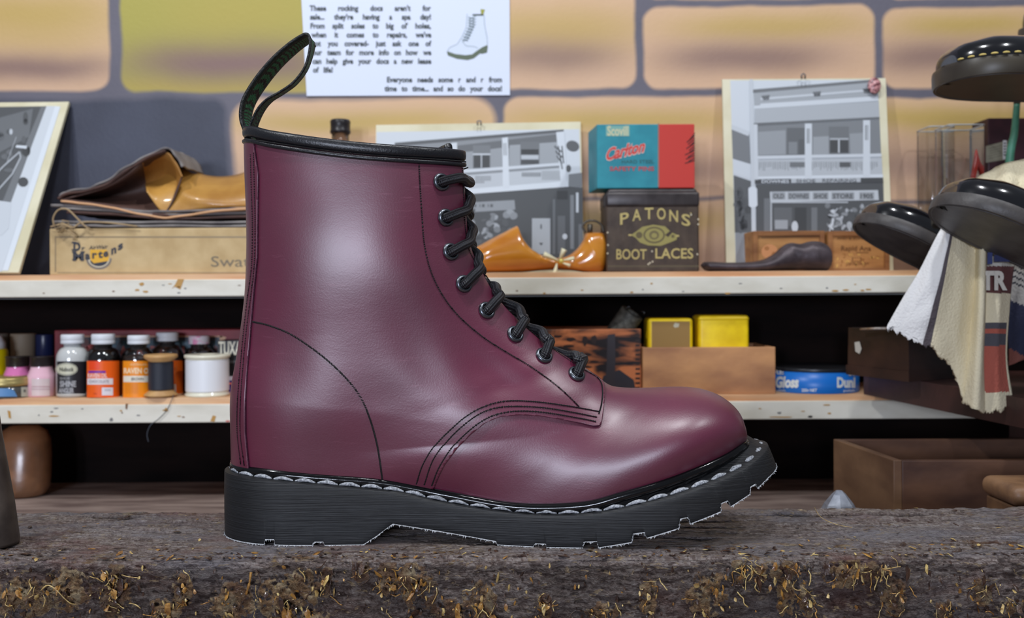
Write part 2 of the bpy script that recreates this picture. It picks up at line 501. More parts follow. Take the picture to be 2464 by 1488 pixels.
# grid: near side s 0..1, then far side 1..0 (front line is shared, back line is shared)
G = np.concatenate([VN, VF[:, ::-1][:, 1:-1]], 1)          # NK x M x 3, ring closed
Mr = G.shape[1]
mid = NS - 1
base_pts = G.reshape(-1, 3)
SS = np.concatenate([s, s[::-1][1:-1]]); Sv = np.tile(SS, NK); Kv = np.repeat(ki, Mr)
faces = []
for k in range(NK - 1):
    closed_until = True
    for i in range(Mr):
        j = (i + 1) % Mr
        faces.append((k * Mr + i, (k + 1) * Mr + i, (k + 1) * Mr + j, k * Mr + j))
def normals(P, Fq):
    Fa = np.array(Fq); a, b, c, d = P[Fa[:, 0]], P[Fa[:, 1]], P[Fa[:, 2]], P[Fa[:, 3]]
    n = np.cross(c - a, d - b); N_ = np.zeros_like(P)
    for q in range(4): np.add.at(N_, Fa[:, q], n)
    L_ = np.linalg.norm(N_, axis=1, keepdims=True); N_ = N_ / np.maximum(L_, 1e-12)
    return N_
BN = normals(base_pts, faces)
ctr = np.array([0, YC, 0]); 
if (BN[(NK // 4) * Mr + NS // 2] @ np.array([0, -1, 0])) < 0: BN = -BN; faces = [f[::-1] for f in faces]
bvh = BVHTree.FromPolygons([tuple(p) for p in base_pts], faces)
def hit(px, py, Yd=None):
    d = (at(px, py, 1.0) - CAM).normalized()
    r = bvh.ray_cast(CAM, d)
    if r[0] is None:
        p = at(px, py, Yd if Yd else YC - .010)
        q = bvh.find_nearest(p)
        n = q[1]
        if n.dot(CAM - p) < 0 and abs(n.y) > .3: n = -n
        return p, (p - Vector((p.x, YC, p.z))).normalized() if False else n
    n = r[1]
    if n.dot(d) > 0: n = -n
    return r[0], n
def mir(p): return Vector((p[0], 2 * YC - p[1], p[2]))
def xz(curve, Y=None):
    out = []
    for px, py in curve:
        p, n = hit(px, py, Y); out.append((p.x, p.z))
    return np.array(out)
def sdist(P, poly):
    """signed distance in x,z to a closed polygon, positive inside"""
    x, z = P[:, 0], P[:, 2]; n = len(poly)
    best = np.full(len(x), 1e9); ins = np.zeros(len(x), bool)
    for i in range(n):
        a = poly[i]; b = poly[(i + 1) % n]; e = b - a; L2 = (e ** 2).sum() + 1e-18
        t = np.clip(((x - a[0]) * e[0] + (z - a[1]) * e[1]) / L2, 0, 1)
        best = np.minimum(best, np.hypot(x - a[0] - t * e[0], z - a[1] - t * e[1]))
        c = (a[1] > z) != (b[1] > z)
        with np.errstate(divide='ignore', invalid='ignore'):
            xi = a[0] + (z - a[1]) * e[0] / (e[1] if abs(e[1]) > 1e-12 else 1e-12)
        ins ^= c & (x < xi)
    return np.where(ins, best, -best)
def clip(P, Fq, f):
    """keep the part of a mesh where f >= 0, cut cleanly along f = 0"""
    V = [tuple(p) for p in P]; f = list(f); cache = {}; out = []
    def cut(a, b):
        k = (min(a, b), max(a, b))
        if k not in cache:
            t = f[a] / (f[a] - f[b]); pa, pb = V[a], V[b]
            V.append(tuple(pa[q] + (pb[q] - pa[q]) * t for q in range(3))); f.append(0.0); cache[k] = len(V) - 1
        return cache[k]
    for fc in Fq:
        ins = [f[v] >= 0 for v in fc]
        if all(ins): out.append(fc); continue
        if not any(ins): continue
        poly = []
        for i, a in enumerate(fc):
            b = fc[(i + 1) % len(fc)]
            if ins[i]: poly.append(a)
            if ins[i] != ins[(i + 1) % len(fc)]: poly.append(cut(a, b))
        if len(poly) >= 3: out.append(tuple(poly))
    used = sorted({v for fc in out for v in fc}); mp = {v: i for i, v in enumerate(used)}
    return [V[v] for v in used], [tuple(mp[v] for v in fc) for fc in out]

boot = thing('lace_up_boot', 'tall burgundy leather lace-up boot standing on the rough wooden block', 'boot', (0.0, YC, 0.0))

# region functions -------------------------------------------------
edge_c = [(975, 1260), (1045, 1172), (1056, 1145), (1070, 1118), (1098, 1082), (1130, 1047), (1165, 1019), (1200, 1004), (1250, 999), (1300, 1002), (1350, 1010),
          (1400, 1021), (1430, 1028), (1445, 1026), (1449, 1008), (1452, 985), (1454, 955), (1452, 928), (1441, 903)]
ez = xz(edge_c, YC - .012)
up = [(1441, 890), (1470, 600), (1250, 100), (450, 100), (450, 1260)]
upz = np.array([(lambda p: (p.x, p.z))(at(a, b, YC - .012)) for a, b in up])
qpoly = np.vstack([ez, upz])
dq = sdist(base_pts, qpoly)
gapw = np.interp(Kv, [0, 3, 6, 9, 11, 12.5], [.013, .0125, .011, .009, .0075, .006])
gap = np.where(Sv > .6, np.abs(base_pts[:, 1] - YC) - gapw, 1.0)
OFFQ = .0014
Pq = base_pts + BN * OFFQ
fq = np.minimum(dq, gap)
v_, f_ = clip(Pq, faces, fq)
quarter = mk('quarter', v_, f_, [leather, leather_edge], boot)
add_mod(quarter, 'SOLIDIFY', thickness=.0022, offset=-1.0, material_offset_rim=1)
fv = np.minimum(-dq + .010, np.where(Kv > 8.2, 1, -1))
v_, f_ = clip(base_pts, faces, fv)
vamp = mk('vamp', v_, f_, leather, boot)
add_mod(vamp, 'SOLIDIFY', thickness=.0012, offset=-1.0)
# tongue
ft = np.minimum(np.where((Sv > .6), .021 - np.abs(base_pts[:, 1] - YC), -1), 12.9 - Kv)
v_, f_ = clip(base_pts - BN * .0022, faces, ft)
tongue = mk('tongue', v_, f_, leather, boot)
add_mod(tongue, 'SOLIDIFY', thickness=.0015, offset=-1.0)
# back strip
bs = [(560, 320), (629, 338), (629, 420), (628, 520), (627, 620), (619, 700), (612, 780), (603, 880), (598, 960), (598, 1040), (606, 1128), (606, 1180), (520, 1180)]
bz = xz(bs[1:-2]); p0 = at(545, 320, YC); p1 = at(640, 1200, YC); p2 = at(520, 1200, YC)
bz = np.vstack([[(p0.x, p0.z + .02)], [(bz[0][0], p0.z + .02)], bz, [(bz[-1][0], p2.z)], [(p2.x, p2.z)]])
fb = np.minimum(sdist(base_pts, bz), np.where(Sv < .5, 1, -1))
v_, f_ = clip(base_pts + BN * (OFFQ + .0012), faces, fb)
strip = mk('backstrap', v_, f_, [leather, leather_edge], boot)
add_mod(strip, 'SOLIDIFY', thickness=.0014, offset=-1.0, material_offset_rim=1)

# --- stitching
def capsule(a, b, n, r, lift=0.0):
    a = Vector(a); b = Vector(b); t = (b - a); L_ = t.length; t.normalize(); n = Vector(n).normalized(); sdir = t.cross(n).normalized()
    V, Fc = [], []; prof = [(0, .15), (.12, .75), (.5, 1.0), (.88, .75), (1, .15)]
    for u, q in prof:
        c = a + (b - a) * u + n * (lift * (1 - abs(2 * u - 1) ** 2))
        for k in range(6):
            an = math.pi * 2 * k / 6
            V.append(c + (sdir * math.cos(an) + n * math.sin(an) * .8) * r * q)
    for j in range(len(prof) - 1):
        for k in range(6): Fc.append((j * 6 + k, j * 6 + (k + 1) % 6, (j + 1) * 6 + (k + 1) % 6, (j + 1) * 6 + k))
    return V, Fc
def seam(name, curve, m, off, step=.0026, fill=.72, r=.00042, both=True, lift=.0002, slant=0.0, parent=boot, fine=400):
    c = crom(curve, fine)
    P = []; Nn = []
    for px, py in c:
        p, n = hit(px, py); P.append(p + n * off); Nn.append(n)
    P = np.array(P); Nn = np.array(Nn)
    R_ = resample(np.hstack([P, Nn]), step)
    gs = []
    for i in range(len(R_) - 1):
        a = Vector(R_[i][:3]); b = Vector(R_[i + 1][:3]); n = Vector(R_[i][3:])
        d = b - a; c0 = a + d * (1 - fill) / 2; c1 = b - d * (1 - fill) / 2
        sd = d.cross(n).normalized() * slant
        c0 = c0 + sd; c1 = c1 - sd
        gs.append(capsule(c0, c1, n, r, lift))
        if both: gs.append(capsule(mir(c0), mir(c1), mir(n) - Vector((0, 2 * YC, 0)), r, lift))
    v, f = join(*gs)
    return mk(name, v, f, m, parent)
Q = OFFQ + .0001
seam('facing_stitching', [(1006, 382), (1008, 440), (1013, 520), (1019, 590), (1035, 655), (1065, 715), (1105, 765), (1160, 812), (1215, 848), (1280, 888), (1330, 925), (1365, 955), (1392, 982)], thread_b, Q, step=.0034, r=.00050)
seam('edge_stitching', [(1107, 404), (1109, 450), (1112, 520), (1118, 580), (1132, 622), (1165, 670), (1205, 722), (1262, 790), (1330, 846), (1395, 890), (1436, 916), (1447, 945), (1446, 975), (1440, 1000)], thread_b, Q, step=.0028, r=.00042)
seam('vamp_stitching', [(1003, 1162), (1018, 1118), (1045, 1075), (1080, 1038), (1120, 1004), (1162, 981), (1215, 968), (1290, 969), (1370, 980), (1440, 994)], thread_b, Q, step=.0032, r=.00055, slant=.0002)
seam('vamp_stitching', [(1022, 1164), (1042, 1108), (1075, 1063), (1110, 1028), (1150, 999), (1190, 984), (1240, 980), (1310, 983), (1380, 995), (1434, 1007)], thread_b, Q, step=.0032, r=.00055, slant=.0002)
seam('vamp_stitching', [(1040, 1166), (1058, 1122), (1090, 1075), (1130, 1035), (1170, 1008), (1205, 996), (1250, 991), (1310, 994), (1380, 1006), (1434, 1018)], thread_b, Q, step=.0032, r=.00055, slant=.0002)
seam('heel_stitching', [(614, 775), (650, 783), (700, 803), (750, 836), (795, 872), (838, 915), (868, 955), (890, 1005), (905, 1055), (914, 1100), (921, 1152)], thread_b, Q, step=.0030, r=.00034, slant=.0005, fill=.8)
seam('backstrap_stitching', [(613, 372), (615, 450), (618, 540), (616, 640), (606, 720), (598, 790), (589, 880), (582, 960), (581, 1040), (589, 1115)], thread_b, Q + .0012, step=.0021, r=.00034)
seam('backstrap_stitching', [(620, 368), (622, 450), (624, 540), (622, 640), (613, 720), (604, 790), (595, 880), (589, 960), (588, 1040), (597, 1118)], thread_b, Q + .0012, step=.0021, r=.00034)

# --- collar
c0 = G[0].copy(); cn = BN.reshape(NK, Mr, 3)[0]
def collar_roll(up0, hgt, thick, outo, bulge=1.0):
    """band swept along the collar ring from front edge round the heel to the other front edge"""
    idx = [i for i in range(mid, -1, -1) if abs(c0[i][1] - YC) > .011 or s[i] < .5]
    idf = [i for i in range(Mr - 1, mid, -1) if abs(c0[i][1] - YC) > .011 or SS[i] < .5]
    order = idx + idf
    rings = []
    for i in order:
        p = Vector(c0[i]); n = Vector(cn[i]); n.z = 0; n.normalize()
        ring = []
        for k in range(14):
            a = 2 * math.pi * k / 14
            ca, sa = math.cos(a), math.sin(a)
            ca = math.copysign(abs(ca) ** .75, ca); sa = math.copysign(abs(sa) ** .75, sa)
            sagz = .0010 * math.exp(-((SS[i] - .06) / .06) ** 2)
            ring.append(p + n * (outo + ca * thick / 2) + Vector((0, 0, up0 + sagz + sa * hgt / 2)))
        rings.append(ring)
    return loft(rings)
collar = mk('collar', *join(collar_roll(.0036, .0066, .0050, .0008), collar_roll(-.0018, .0025, .0028, .0021)), blk_leather, boot)
# stitch row between the padded roll and the piping
def ring_stitches(name, z, out, m, step, r, j=0.0):
    idx = [i for i in range(mid, -1, -1) if s[i] > .03 and abs(c0[i][1] - YC) > .011]
    P = [];
    for i in idx:
        p = Vector(c0[i]); n = Vector(cn[i]); n.z = 0; n.normalize(); sg = 0
        P.append(tuple(p + n * out + Vector((0, 0, z + sg))) + tuple(n))
    R_ = resample(P, step); gs = []
    for i in range(len(R_) - 1):
        a = Vector(R_[i][:3]); b = Vector(R_[i + 1][:3]); n = Vector(R_[i][3:]); d = b - a
        gs.append(capsule(a + d * .12, b - d * .12, n, r, .0002))
        gs.append(capsule(mir(a + d * .12), mir(b - d * .12), Vector((n.x, -n.y, n.z)), r, .0002))
    v, f = join(*gs); return mk(name, v, f, m, boot)
ring_stitches('collar_stitching', -.0001, .0029, thread_b, .0030, .00045)

# --- lining and insole so the shaft is not hollow to the eye
lining_m = mat('dark_lining', C(30, 24, 24), rough=.8)
fl = np.minimum(np.where(Kv < 8.5, 1.0, -1.0), np.where(Sv > .6, np.abs(base_pts[:, 1] - YC) - .012, 1.0))
v_, f_ = clip(base_pts - BN * .0022, faces, fl)
mk('lining', v_, f_, lining_m, boot)

# --- eyelets
EY = [(1058, 440), (1068, 525), (1080, 608), (1112, 685), (1167, 750), (1236, 808), (1306, 860), (1384, 905)]
EH = []
def basis(n):
    n = n.normalized(); u = n.cross(Vector((0, 0, 1)))
    if u.length < .1: u = n.cross(Vector((1, 0, 0)))
    u.normalize(); return u, n.cross(u), n
for e in EY:
    p, n = hit(*e)
    # smooth the normal a little
    for dx, dy in ((8, 0), (-8, 0), (0, 8), (0, -8)): n = n + hit(e[0] + dx, e[1] + dy)[1]
    n.normalize(); EH.append((p, n))
def eyelet(p, n):
    u, v, n = basis(n)
    M = Matrix(((u.x, v.x, n.x, p.x), (u.y, v.y, n.y, p.y), (u.z, v.z, n.z, p.z), (0, 0, 0, 1)))
    ring = lathe([(.0029, .0000), (.0029, .0013), (.0034, .00185), (.0040, .0020), (.0047, .0017), (.0051, .0010), (.0052, .0002)], 28, caps=False)
    disc = lathe([(.0, .0006), (.0030, .0006)], 28, caps=False)
    return xf(ring, M), xf(disc, M)
for p, n in EH:
    for pp, nn in ((p, n), (mir(p), Vector((n.x, -n.y, n.z)))):
        rg, dc = eyelet(pp + nn * OFFQ, nn)
        o = mk('eyelet', rg[0], rg[1], steel, boot)
        mk('hole_shade_disc', dc[0], dc[1], hole_shade_m, o)  # eyelet is not punched: a black disc paints the dark inside

# --- laces
RL = .0029
lace_paths = []
PK = [None, ((1105, 508), (1129, 492), (1133, 478), (1127, 464)), ((1112, 588), (1134, 567), (1138, 552), (1131, 532)), ((1138, 655), (1150, 632), (1151, 615), (1140, 596)),
      ((1188, 724), (1196, 703), (1192, 690), (1179, 678)), ((1250, 782), (1257, 765), (1249, 744), (1228, 724)), ((1312, 835), (1313, 815), (1303, 798), (1280, 782)), ((1392, 880), (1392, 866), (1386, 856), (1368, 848))]
for i in range(8):
    p, n = EH[i]; p = p + n * OFFQ
    if i == 0:
        pts = [p + n * -.0015, p + n * .0026, hit(1075, 436)[0] + n * .0052, hit(1098, 433)[0] + n * .0056, at(1122, 437, YC - .0155), at(1131, 440, YC - .009), at(1131, 440, YC), at(1129, 436, YC + .010), at(1115, 430, YC + .018), at(1104, 428, YC + .022)]
        lace_paths.append(pts); continue
    a, b, c, d = PK[i]
    mdp, mn = hit((EY[i][0] + a[0]) / 2, (EY[i][1] + a[1]) / 2)
    q = EH[i - 1][0]; t = mir(q)
    pa, na = hit(*a)
    inw = Vector((-1, 0, 0)) if i < 4 else Vector((-.72, 0, -.69))
    E = at(d[0], d[1], YC - .005) + inw * .0025
    dp = PK[i - 1][3] if PK[i - 1] else (1122, 440)
    fr = at(dp[0], dp[1], YC + .013) + inw * .0080
    pts = [p - n * .0015, p + n * .0024, mdp + mn * .0048, pa + na * .0052, at(b[0], b[1], YC - .0150), at(c[0], c[1], YC - .0085), E, (E + fr) / 2 + inw * .0015, fr, fr + inw * .005 + Vector((0, .005, 0))]
    lace_paths.append(pts)
Vl, Fl, Bl = [], [], []
def lace_tube(pts, r):
    c = resample(crom([tuple(p) for p in pts], 160), .0009)
    v, f = tube([Vector(q) for q in c], r, 14)
    n0 = len(Vl)
    for i, q in enumerate(v):
        Vl.append(q); Bl.append(((i // 14) * .0009, (i % 14) / 14.0, 0))
    Fl.extend([tuple(k + n0 for k in fc) for fc in f])
for k, pts in enumerate(lace_paths):
    lace_tube(pts, RL)
    mp = [mir(p) for p in pts]
    inw = Vector((-1, 0, 0)) if k < 4 else Vector((-.72, 0, -.69))
    mp = [q + inw * (.0078 if j in (6, 7, 8) else (.0030 if 3 < j < 6 else 0)) for j, q in enumerate(mp)]
    if k: lace_tube(mp, RL)
lace = mk('lace', Vl, Fl, lace_m, boot)
ba = lace.data.attributes.new('braid', 'FLOAT_VECTOR', 'POINT')
ba.data.foreach_set('vector', np.array(Bl, dtype=np.float32).ravel())

# --- pull loop
green = C(18, 112, 70)
loopc = [(606, 352, .0), (600, 322, .0), (592, 292, .001), (594, 262, .002), (606, 232, .003), (634, 190, .004), (668, 150, .004), (704, 117, .003), (732, 97, .002), (745, 92, .0),
         (750, 104, -.002), (745, 135, -.003), (733, 168, -.004), (708, 200, -.004), (676, 223, -.004), (648, 240, -.003), (628, 262, -.002), (613, 292, -.001), (606, 320, 0), (612, 350, 0)]
tw = [.04, .06, .10, .13, .14, .14, .12, .09, .05, .02, .06, .13, .18, .19, .18, .15, .10, .07, .04, .02]
LP = resample(crom([(lambda q: (q.x, q.y, q.z, t))(at(a, b, YC + c)) for (a, b, c), t in zip(loopc, tw)], 400), .0012)
V, Fc2, Cl = [], [], []
nl = len(LP); NWD = 8
for i in range(nl):
    p = Vector(LP[i][:3]); t = Vector(LP[min(i + 1, nl - 1)][:3]) - Vector(LP[max(i - 1, 0)][:3]); t.normalize()
    inpl = t.cross(Vector((0, 1, 0))).normalized()
    wd = (Vector((0, 1, 0)) + inpl * LP[i][3] * -1 * min(1, abs(i - nl * .47) / 6)).normalized(); nn = t.cross(wd).normalized()
    for k in range(NWD + 1):
        u = k / NWD * 2 - 1
        V.append(p + wd * u * .0085 + nn * (.0003 if k in (0, NWD) else 0))
for i in range(nl - 1):
    for k in range(NWD):
        Fc2.append((i * (NWD + 1) + k, i * (NWD + 1) + k + 1, (i + 1) * (NWD + 1) + k + 1, (i + 1) * (NWD + 1) + k))
        edgek = k in (0, NWD - 1)
        chev = ((i + abs(k - NWD / 2) * 1.2) % 7) < 2.6
        Cl.append(C(12, 14, 14) if edgek or chev or k == 1 else green)
loop = mk('pull_loop', V, Fc2, inkmat('woven_webbing', .6, bump=.6), boot, cols=Cl)
add_mod(loop, 'SOLIDIFY', thickness=.0014, offset=0.0)

# --- sole
bot = [(537, 1292), (560, 1302), (600, 1310), (637, 1315), (638, 1299), (660, 1299), (662, 1317), (700, 1320), (755, 1322), (756, 1305), (779, 1305), (781, 1323), (874, 1324), (905, 1292), (945, 1262), (1060, 1280), (1194, 1304), (1197, 1318),
       (1283, 1328), (1287, 1309), (1313, 1310), (1315, 1329), (1402, 1327), (1406, 1305), (1437, 1304), (1440, 1322), (1520, 1306), (1523, 1286), (1550, 1282), (1556, 1296), (1634, 1272), (1636, 1250),
       (1655, 1246), (1662, 1261), (1734, 1232), (1736, 1212), (1751, 1206), (1758, 1220), (1804, 1190), (1805, 1173), (1818, 1165), (1822, 1176), (1848, 1150), (1857, 1130)]
topo = [(537, 1130), (560, 1143), (600, 1153), (700, 1164), (800, 1173), (950, 1187), (1060, 1211), (1200, 1233), (1320, 1243), (1450, 1236), (1600, 1203), (1750, 1150), (1815, 1112), (1838, 1078)]
pbn = lambda x: plan(x, XH, XTB)
ptn = lambda x: plan(x, XH, XTT)
def line_xz(pp, fn, xa, xb, flat0=None):
    o = []
    for px, py in pp:
        q = near_px(px, py, fn); o.append((q.x, q.z))
    o = np.array(o); 
    for i in range(1, len(o)): o[i, 0] = max(o[i, 0], o[i - 1, 0] + 1e-5)
    o[0, 0] = xa; o[-1, 0] = xb
    return o
zb = line_xz(bot, pbn, XH, XTB); zb[0, 1] = zb[3, 1]; zb[1, 1] = zb[3, 1]; zb[2, 1] = zb[3, 1]
zb[:, 1] = np.where(zb[:, 1] < .0, zb[:, 1] * .25, zb[:, 1])
zt = line_xz(topo, ptn, XH, XTT); zt[0, 1] = zt[2, 1] + .0008; zt[1, 1] = zt[2, 1] + .0006
ztc = crom(zt, 200)
xn = (zb[:, 0] - XH) / (XTB - XH)
us = np.unique(np.r_[0.5 - 0.5 * np.cos(np.linspace(0, math.pi, 260)), xn, np.linspace(0, 1, 200)])
us = us[(us >= 0) & (us <= 1)]
def outline(u, f, inset=0.0):
    """f = 0 at the bottom edge, 1 at the welt"""
    xa = XH; xb = XTB + (XTT - XTB) * f
    xa += inset; xb -= inset
    x = xa + (xb - xa) * u
    return x, plan(x, xa, xb, -inset)
rows = []
fr_ = [0.0, .04, .2, .4, .6, .8, .96, 1.0]
zbu = np.interp(us, xn, zb[:, 1]); ztu = np.interp(XH + (XTT - XH) * us, ztc[:, 0], ztc[:, 1])
for f in fr_:
    x, hw = outline(us, f)
    bulge = .0006 * math.sin(math.pi * f)
    ins = .0004 if f in (0.0, 1.0) else 0
    rows.append((x, hw + bulge - ins, zbu + (ztu - zbu) * f))
x, hw = outline(us, 1.0, .0030); rows.append((x, hw, ztu + .0007))
x, hw = outline(us, 1.0, .0060); rows.append((x, hw, ztu + .0010))
x, hw = outline(us, 1.0, .0100); rows.append((x, np.maximum(hw, 0), ztu + .0035))
nu = len(us); V, Fs = [], []
for (x, hw, z) in rows:
    for sd in (-1, 1):
        for i in range(nu): V.append((x[i], YC + sd * hw[i], z[i]))
def vid(r, sd, i): return (r * 2 + sd) * nu + i
for r in range(len(rows) - 1):
    for i in range(nu - 1):
        Fs.append((vid(r, 0, i), vid(r, 0, i + 1), vid(r + 1, 0, i + 1), vid(r + 1, 0, i)))
        Fs.append((vid(r, 1, i), vid(r + 1, 1, i), vid(r + 1, 1, i + 1), vid(r, 1, i + 1)))
for i in range(nu - 1):
    Fs.append((vid(0, 0, i), vid(0, 1, i), vid(0, 1, i + 1), vid(0, 0, i + 1)))
    R9 = len(rows) - 1
    Fs.append((vid(R9, 0, i), vid(R9, 0, i + 1), vid(R9, 1, i + 1), vid(R9, 1, i)))
sole = mk('sole', V, Fs, rubber, boot, auto=38)
# ragged moulding flash along the lower edge
xb_, hb_ = outline(us, 0.0)
ptsf = resample(np.stack([xb_, YC - hb_, zbu], 1), .00055)
V, Fs = [], []
for sd in (0, 1):
    for i in range(len(ptsf) - 1):
        a = Vector(ptsf[i]); b = Vector(ptsf[i + 1])
        if abs((b - a).x) < 1e-5: b = b + Vector((1e-4, 0, 0))
        if sd: a, b = mir(a), mir(b)
        o = Vector((0, -.0003 if sd == 0 else .0003, 0))
        n0 = len(V)
        dz = rng.rand() ** 3 * .0013
        V += [a + o + Vector((0, 0, .0003)), b + o + Vector((0, 0, .0003)), b + o * 2 + Vector((rng.randn() * .0003, 0, -.0001)), (a + b) / 2 + o * 4 + Vector((rng.randn() * .0004, 0, -dz)), a + o * 2 + Vector((0, 0, -.0001))]
        Fs.append((n0, n0 + 1, n0 + 2, n0 + 3, n0 + 4))
fl_ = mk('sole_flash', V, Fs, flash_m, boot, smooth=False); fl_['label'] = 'ragged pale rubber flash along the sole edge'
# rand: the glossy bead between upper and welt
bead = []
idx = np.where(ki >= 9)[0]
nearp = [Vector((Bc[k, 0], YC - wf[k], Bc[k, 1])) for k in idx]
farp = [mir(p) for p in nearp][::-1]
loopp = resample(np.array([tuple(p) for p in nearp + farp[1:-1]]), .0020)
rp = []
for i, q in enumerate(loopp):
    a = Vector(loopp[(i + 1) % len(loopp)]) - Vector(loopp[i - 1]); o = a.cross(Vector((0, 0, 1))).normalized()
    if o.y * (q[1] - YC) < 0 and abs(q[1] - YC) > .01: o = -o
    if abs(q[1] - YC) <= .01: o = Vector((1 if q[0] > 0 else -1, 0, 0))
    rp.append(Vector(q) + o * .0012 + Vector((0, 0, -.0008)))
mk('rand', *tube(rp, .0024, 10, closed=True, flat=1.15), rubber_gloss, boot)
# skirt that joins the bead to the welt
sk = []
V, Fs = [], []
for i, q in enumerate(rp):
    V.append(q + Vector((0, 0, .001))); V.append(q + Vector((0, 0, -.0085)))
n2 = len(rp)
for i in range(n2): Fs.append((2 * i, 2 * ((i + 1) % n2), 2 * ((i + 1) % n2) + 1, 2 * i + 1))
mk('rand', V, Fs, rubber_gloss, boot)
# white welt stitches
x, hw = outline(us, 1.0, .0034)
pn = np.stack([x, YC - hw, np.interp(x, ztc[:, 0], ztc[:, 1]) + .0009], 1)
R_ = resample(pn, .0126)
gs = []
def welt_stitch(a, b, n):
    t = (b - a); sd = t.normalized().cross(n).normalized(); V, Fc = [], []
    for j in range(9):
        u = j / 8; q = math.sin(math.pi * (.06 + .88 * u)) ** .6
        c = a + t * u + n * (.0011 * math.sin(math.pi * u))
        for k in range(8):
            an = math.pi * 2 * k / 8; V.append(c + (sd * math.cos(an) * 1.1 + n * math.sin(an) * .75) * .00135 * q * (1 + .1 * rng.randn()))
    for j in range(8):
        for k in range(8): Fc.append((j * 8 + k, j * 8 + (k + 1) % 8, (j + 1) * 8 + (k + 1) % 8, (j + 1) * 8 + k))
    return V, Fc
ws = thing_ws = None
for i in range(len(R_) - 1):
    a = Vector(R_[i]); b = Vector(R_[i + 1]); d = b - a
    a2 = a + d * .04; b2 = b - d * .04
    n = Vector((0, -.25, 1)).normalized()
    gs.append(welt_stitch(a2, b2, n)); gs.append(welt_stitch(mir(a2), mir(b2), Vector((0, .25, 1)).normalized()))
st = mk('welt_stitching', *join(*gs), thread_w, boot); st['label'] = 'long white stitches along the welt'
# serrated lip of the welt below the stitches
gs = []
R_ = resample(np.stack([*(lambda q: (q[0], YC - q[1]))(outline(us, 1.0, .0008)), ztu + .0002], 1), .0016)
for i in range(len(R_) - 1):
    a = Vector(R_[i]); t = (Vector(R_[i + 1]) - a).normalized(); o = t.cross(Vector((0, 0, 1))).normalized()
    gs.append(capsule(a - o * .0006, a + o * -.0 + Vector((0, 0, .0002)), Vector((0, -.5, 1)), .0005, 0))
# tread is cut into the sole itself

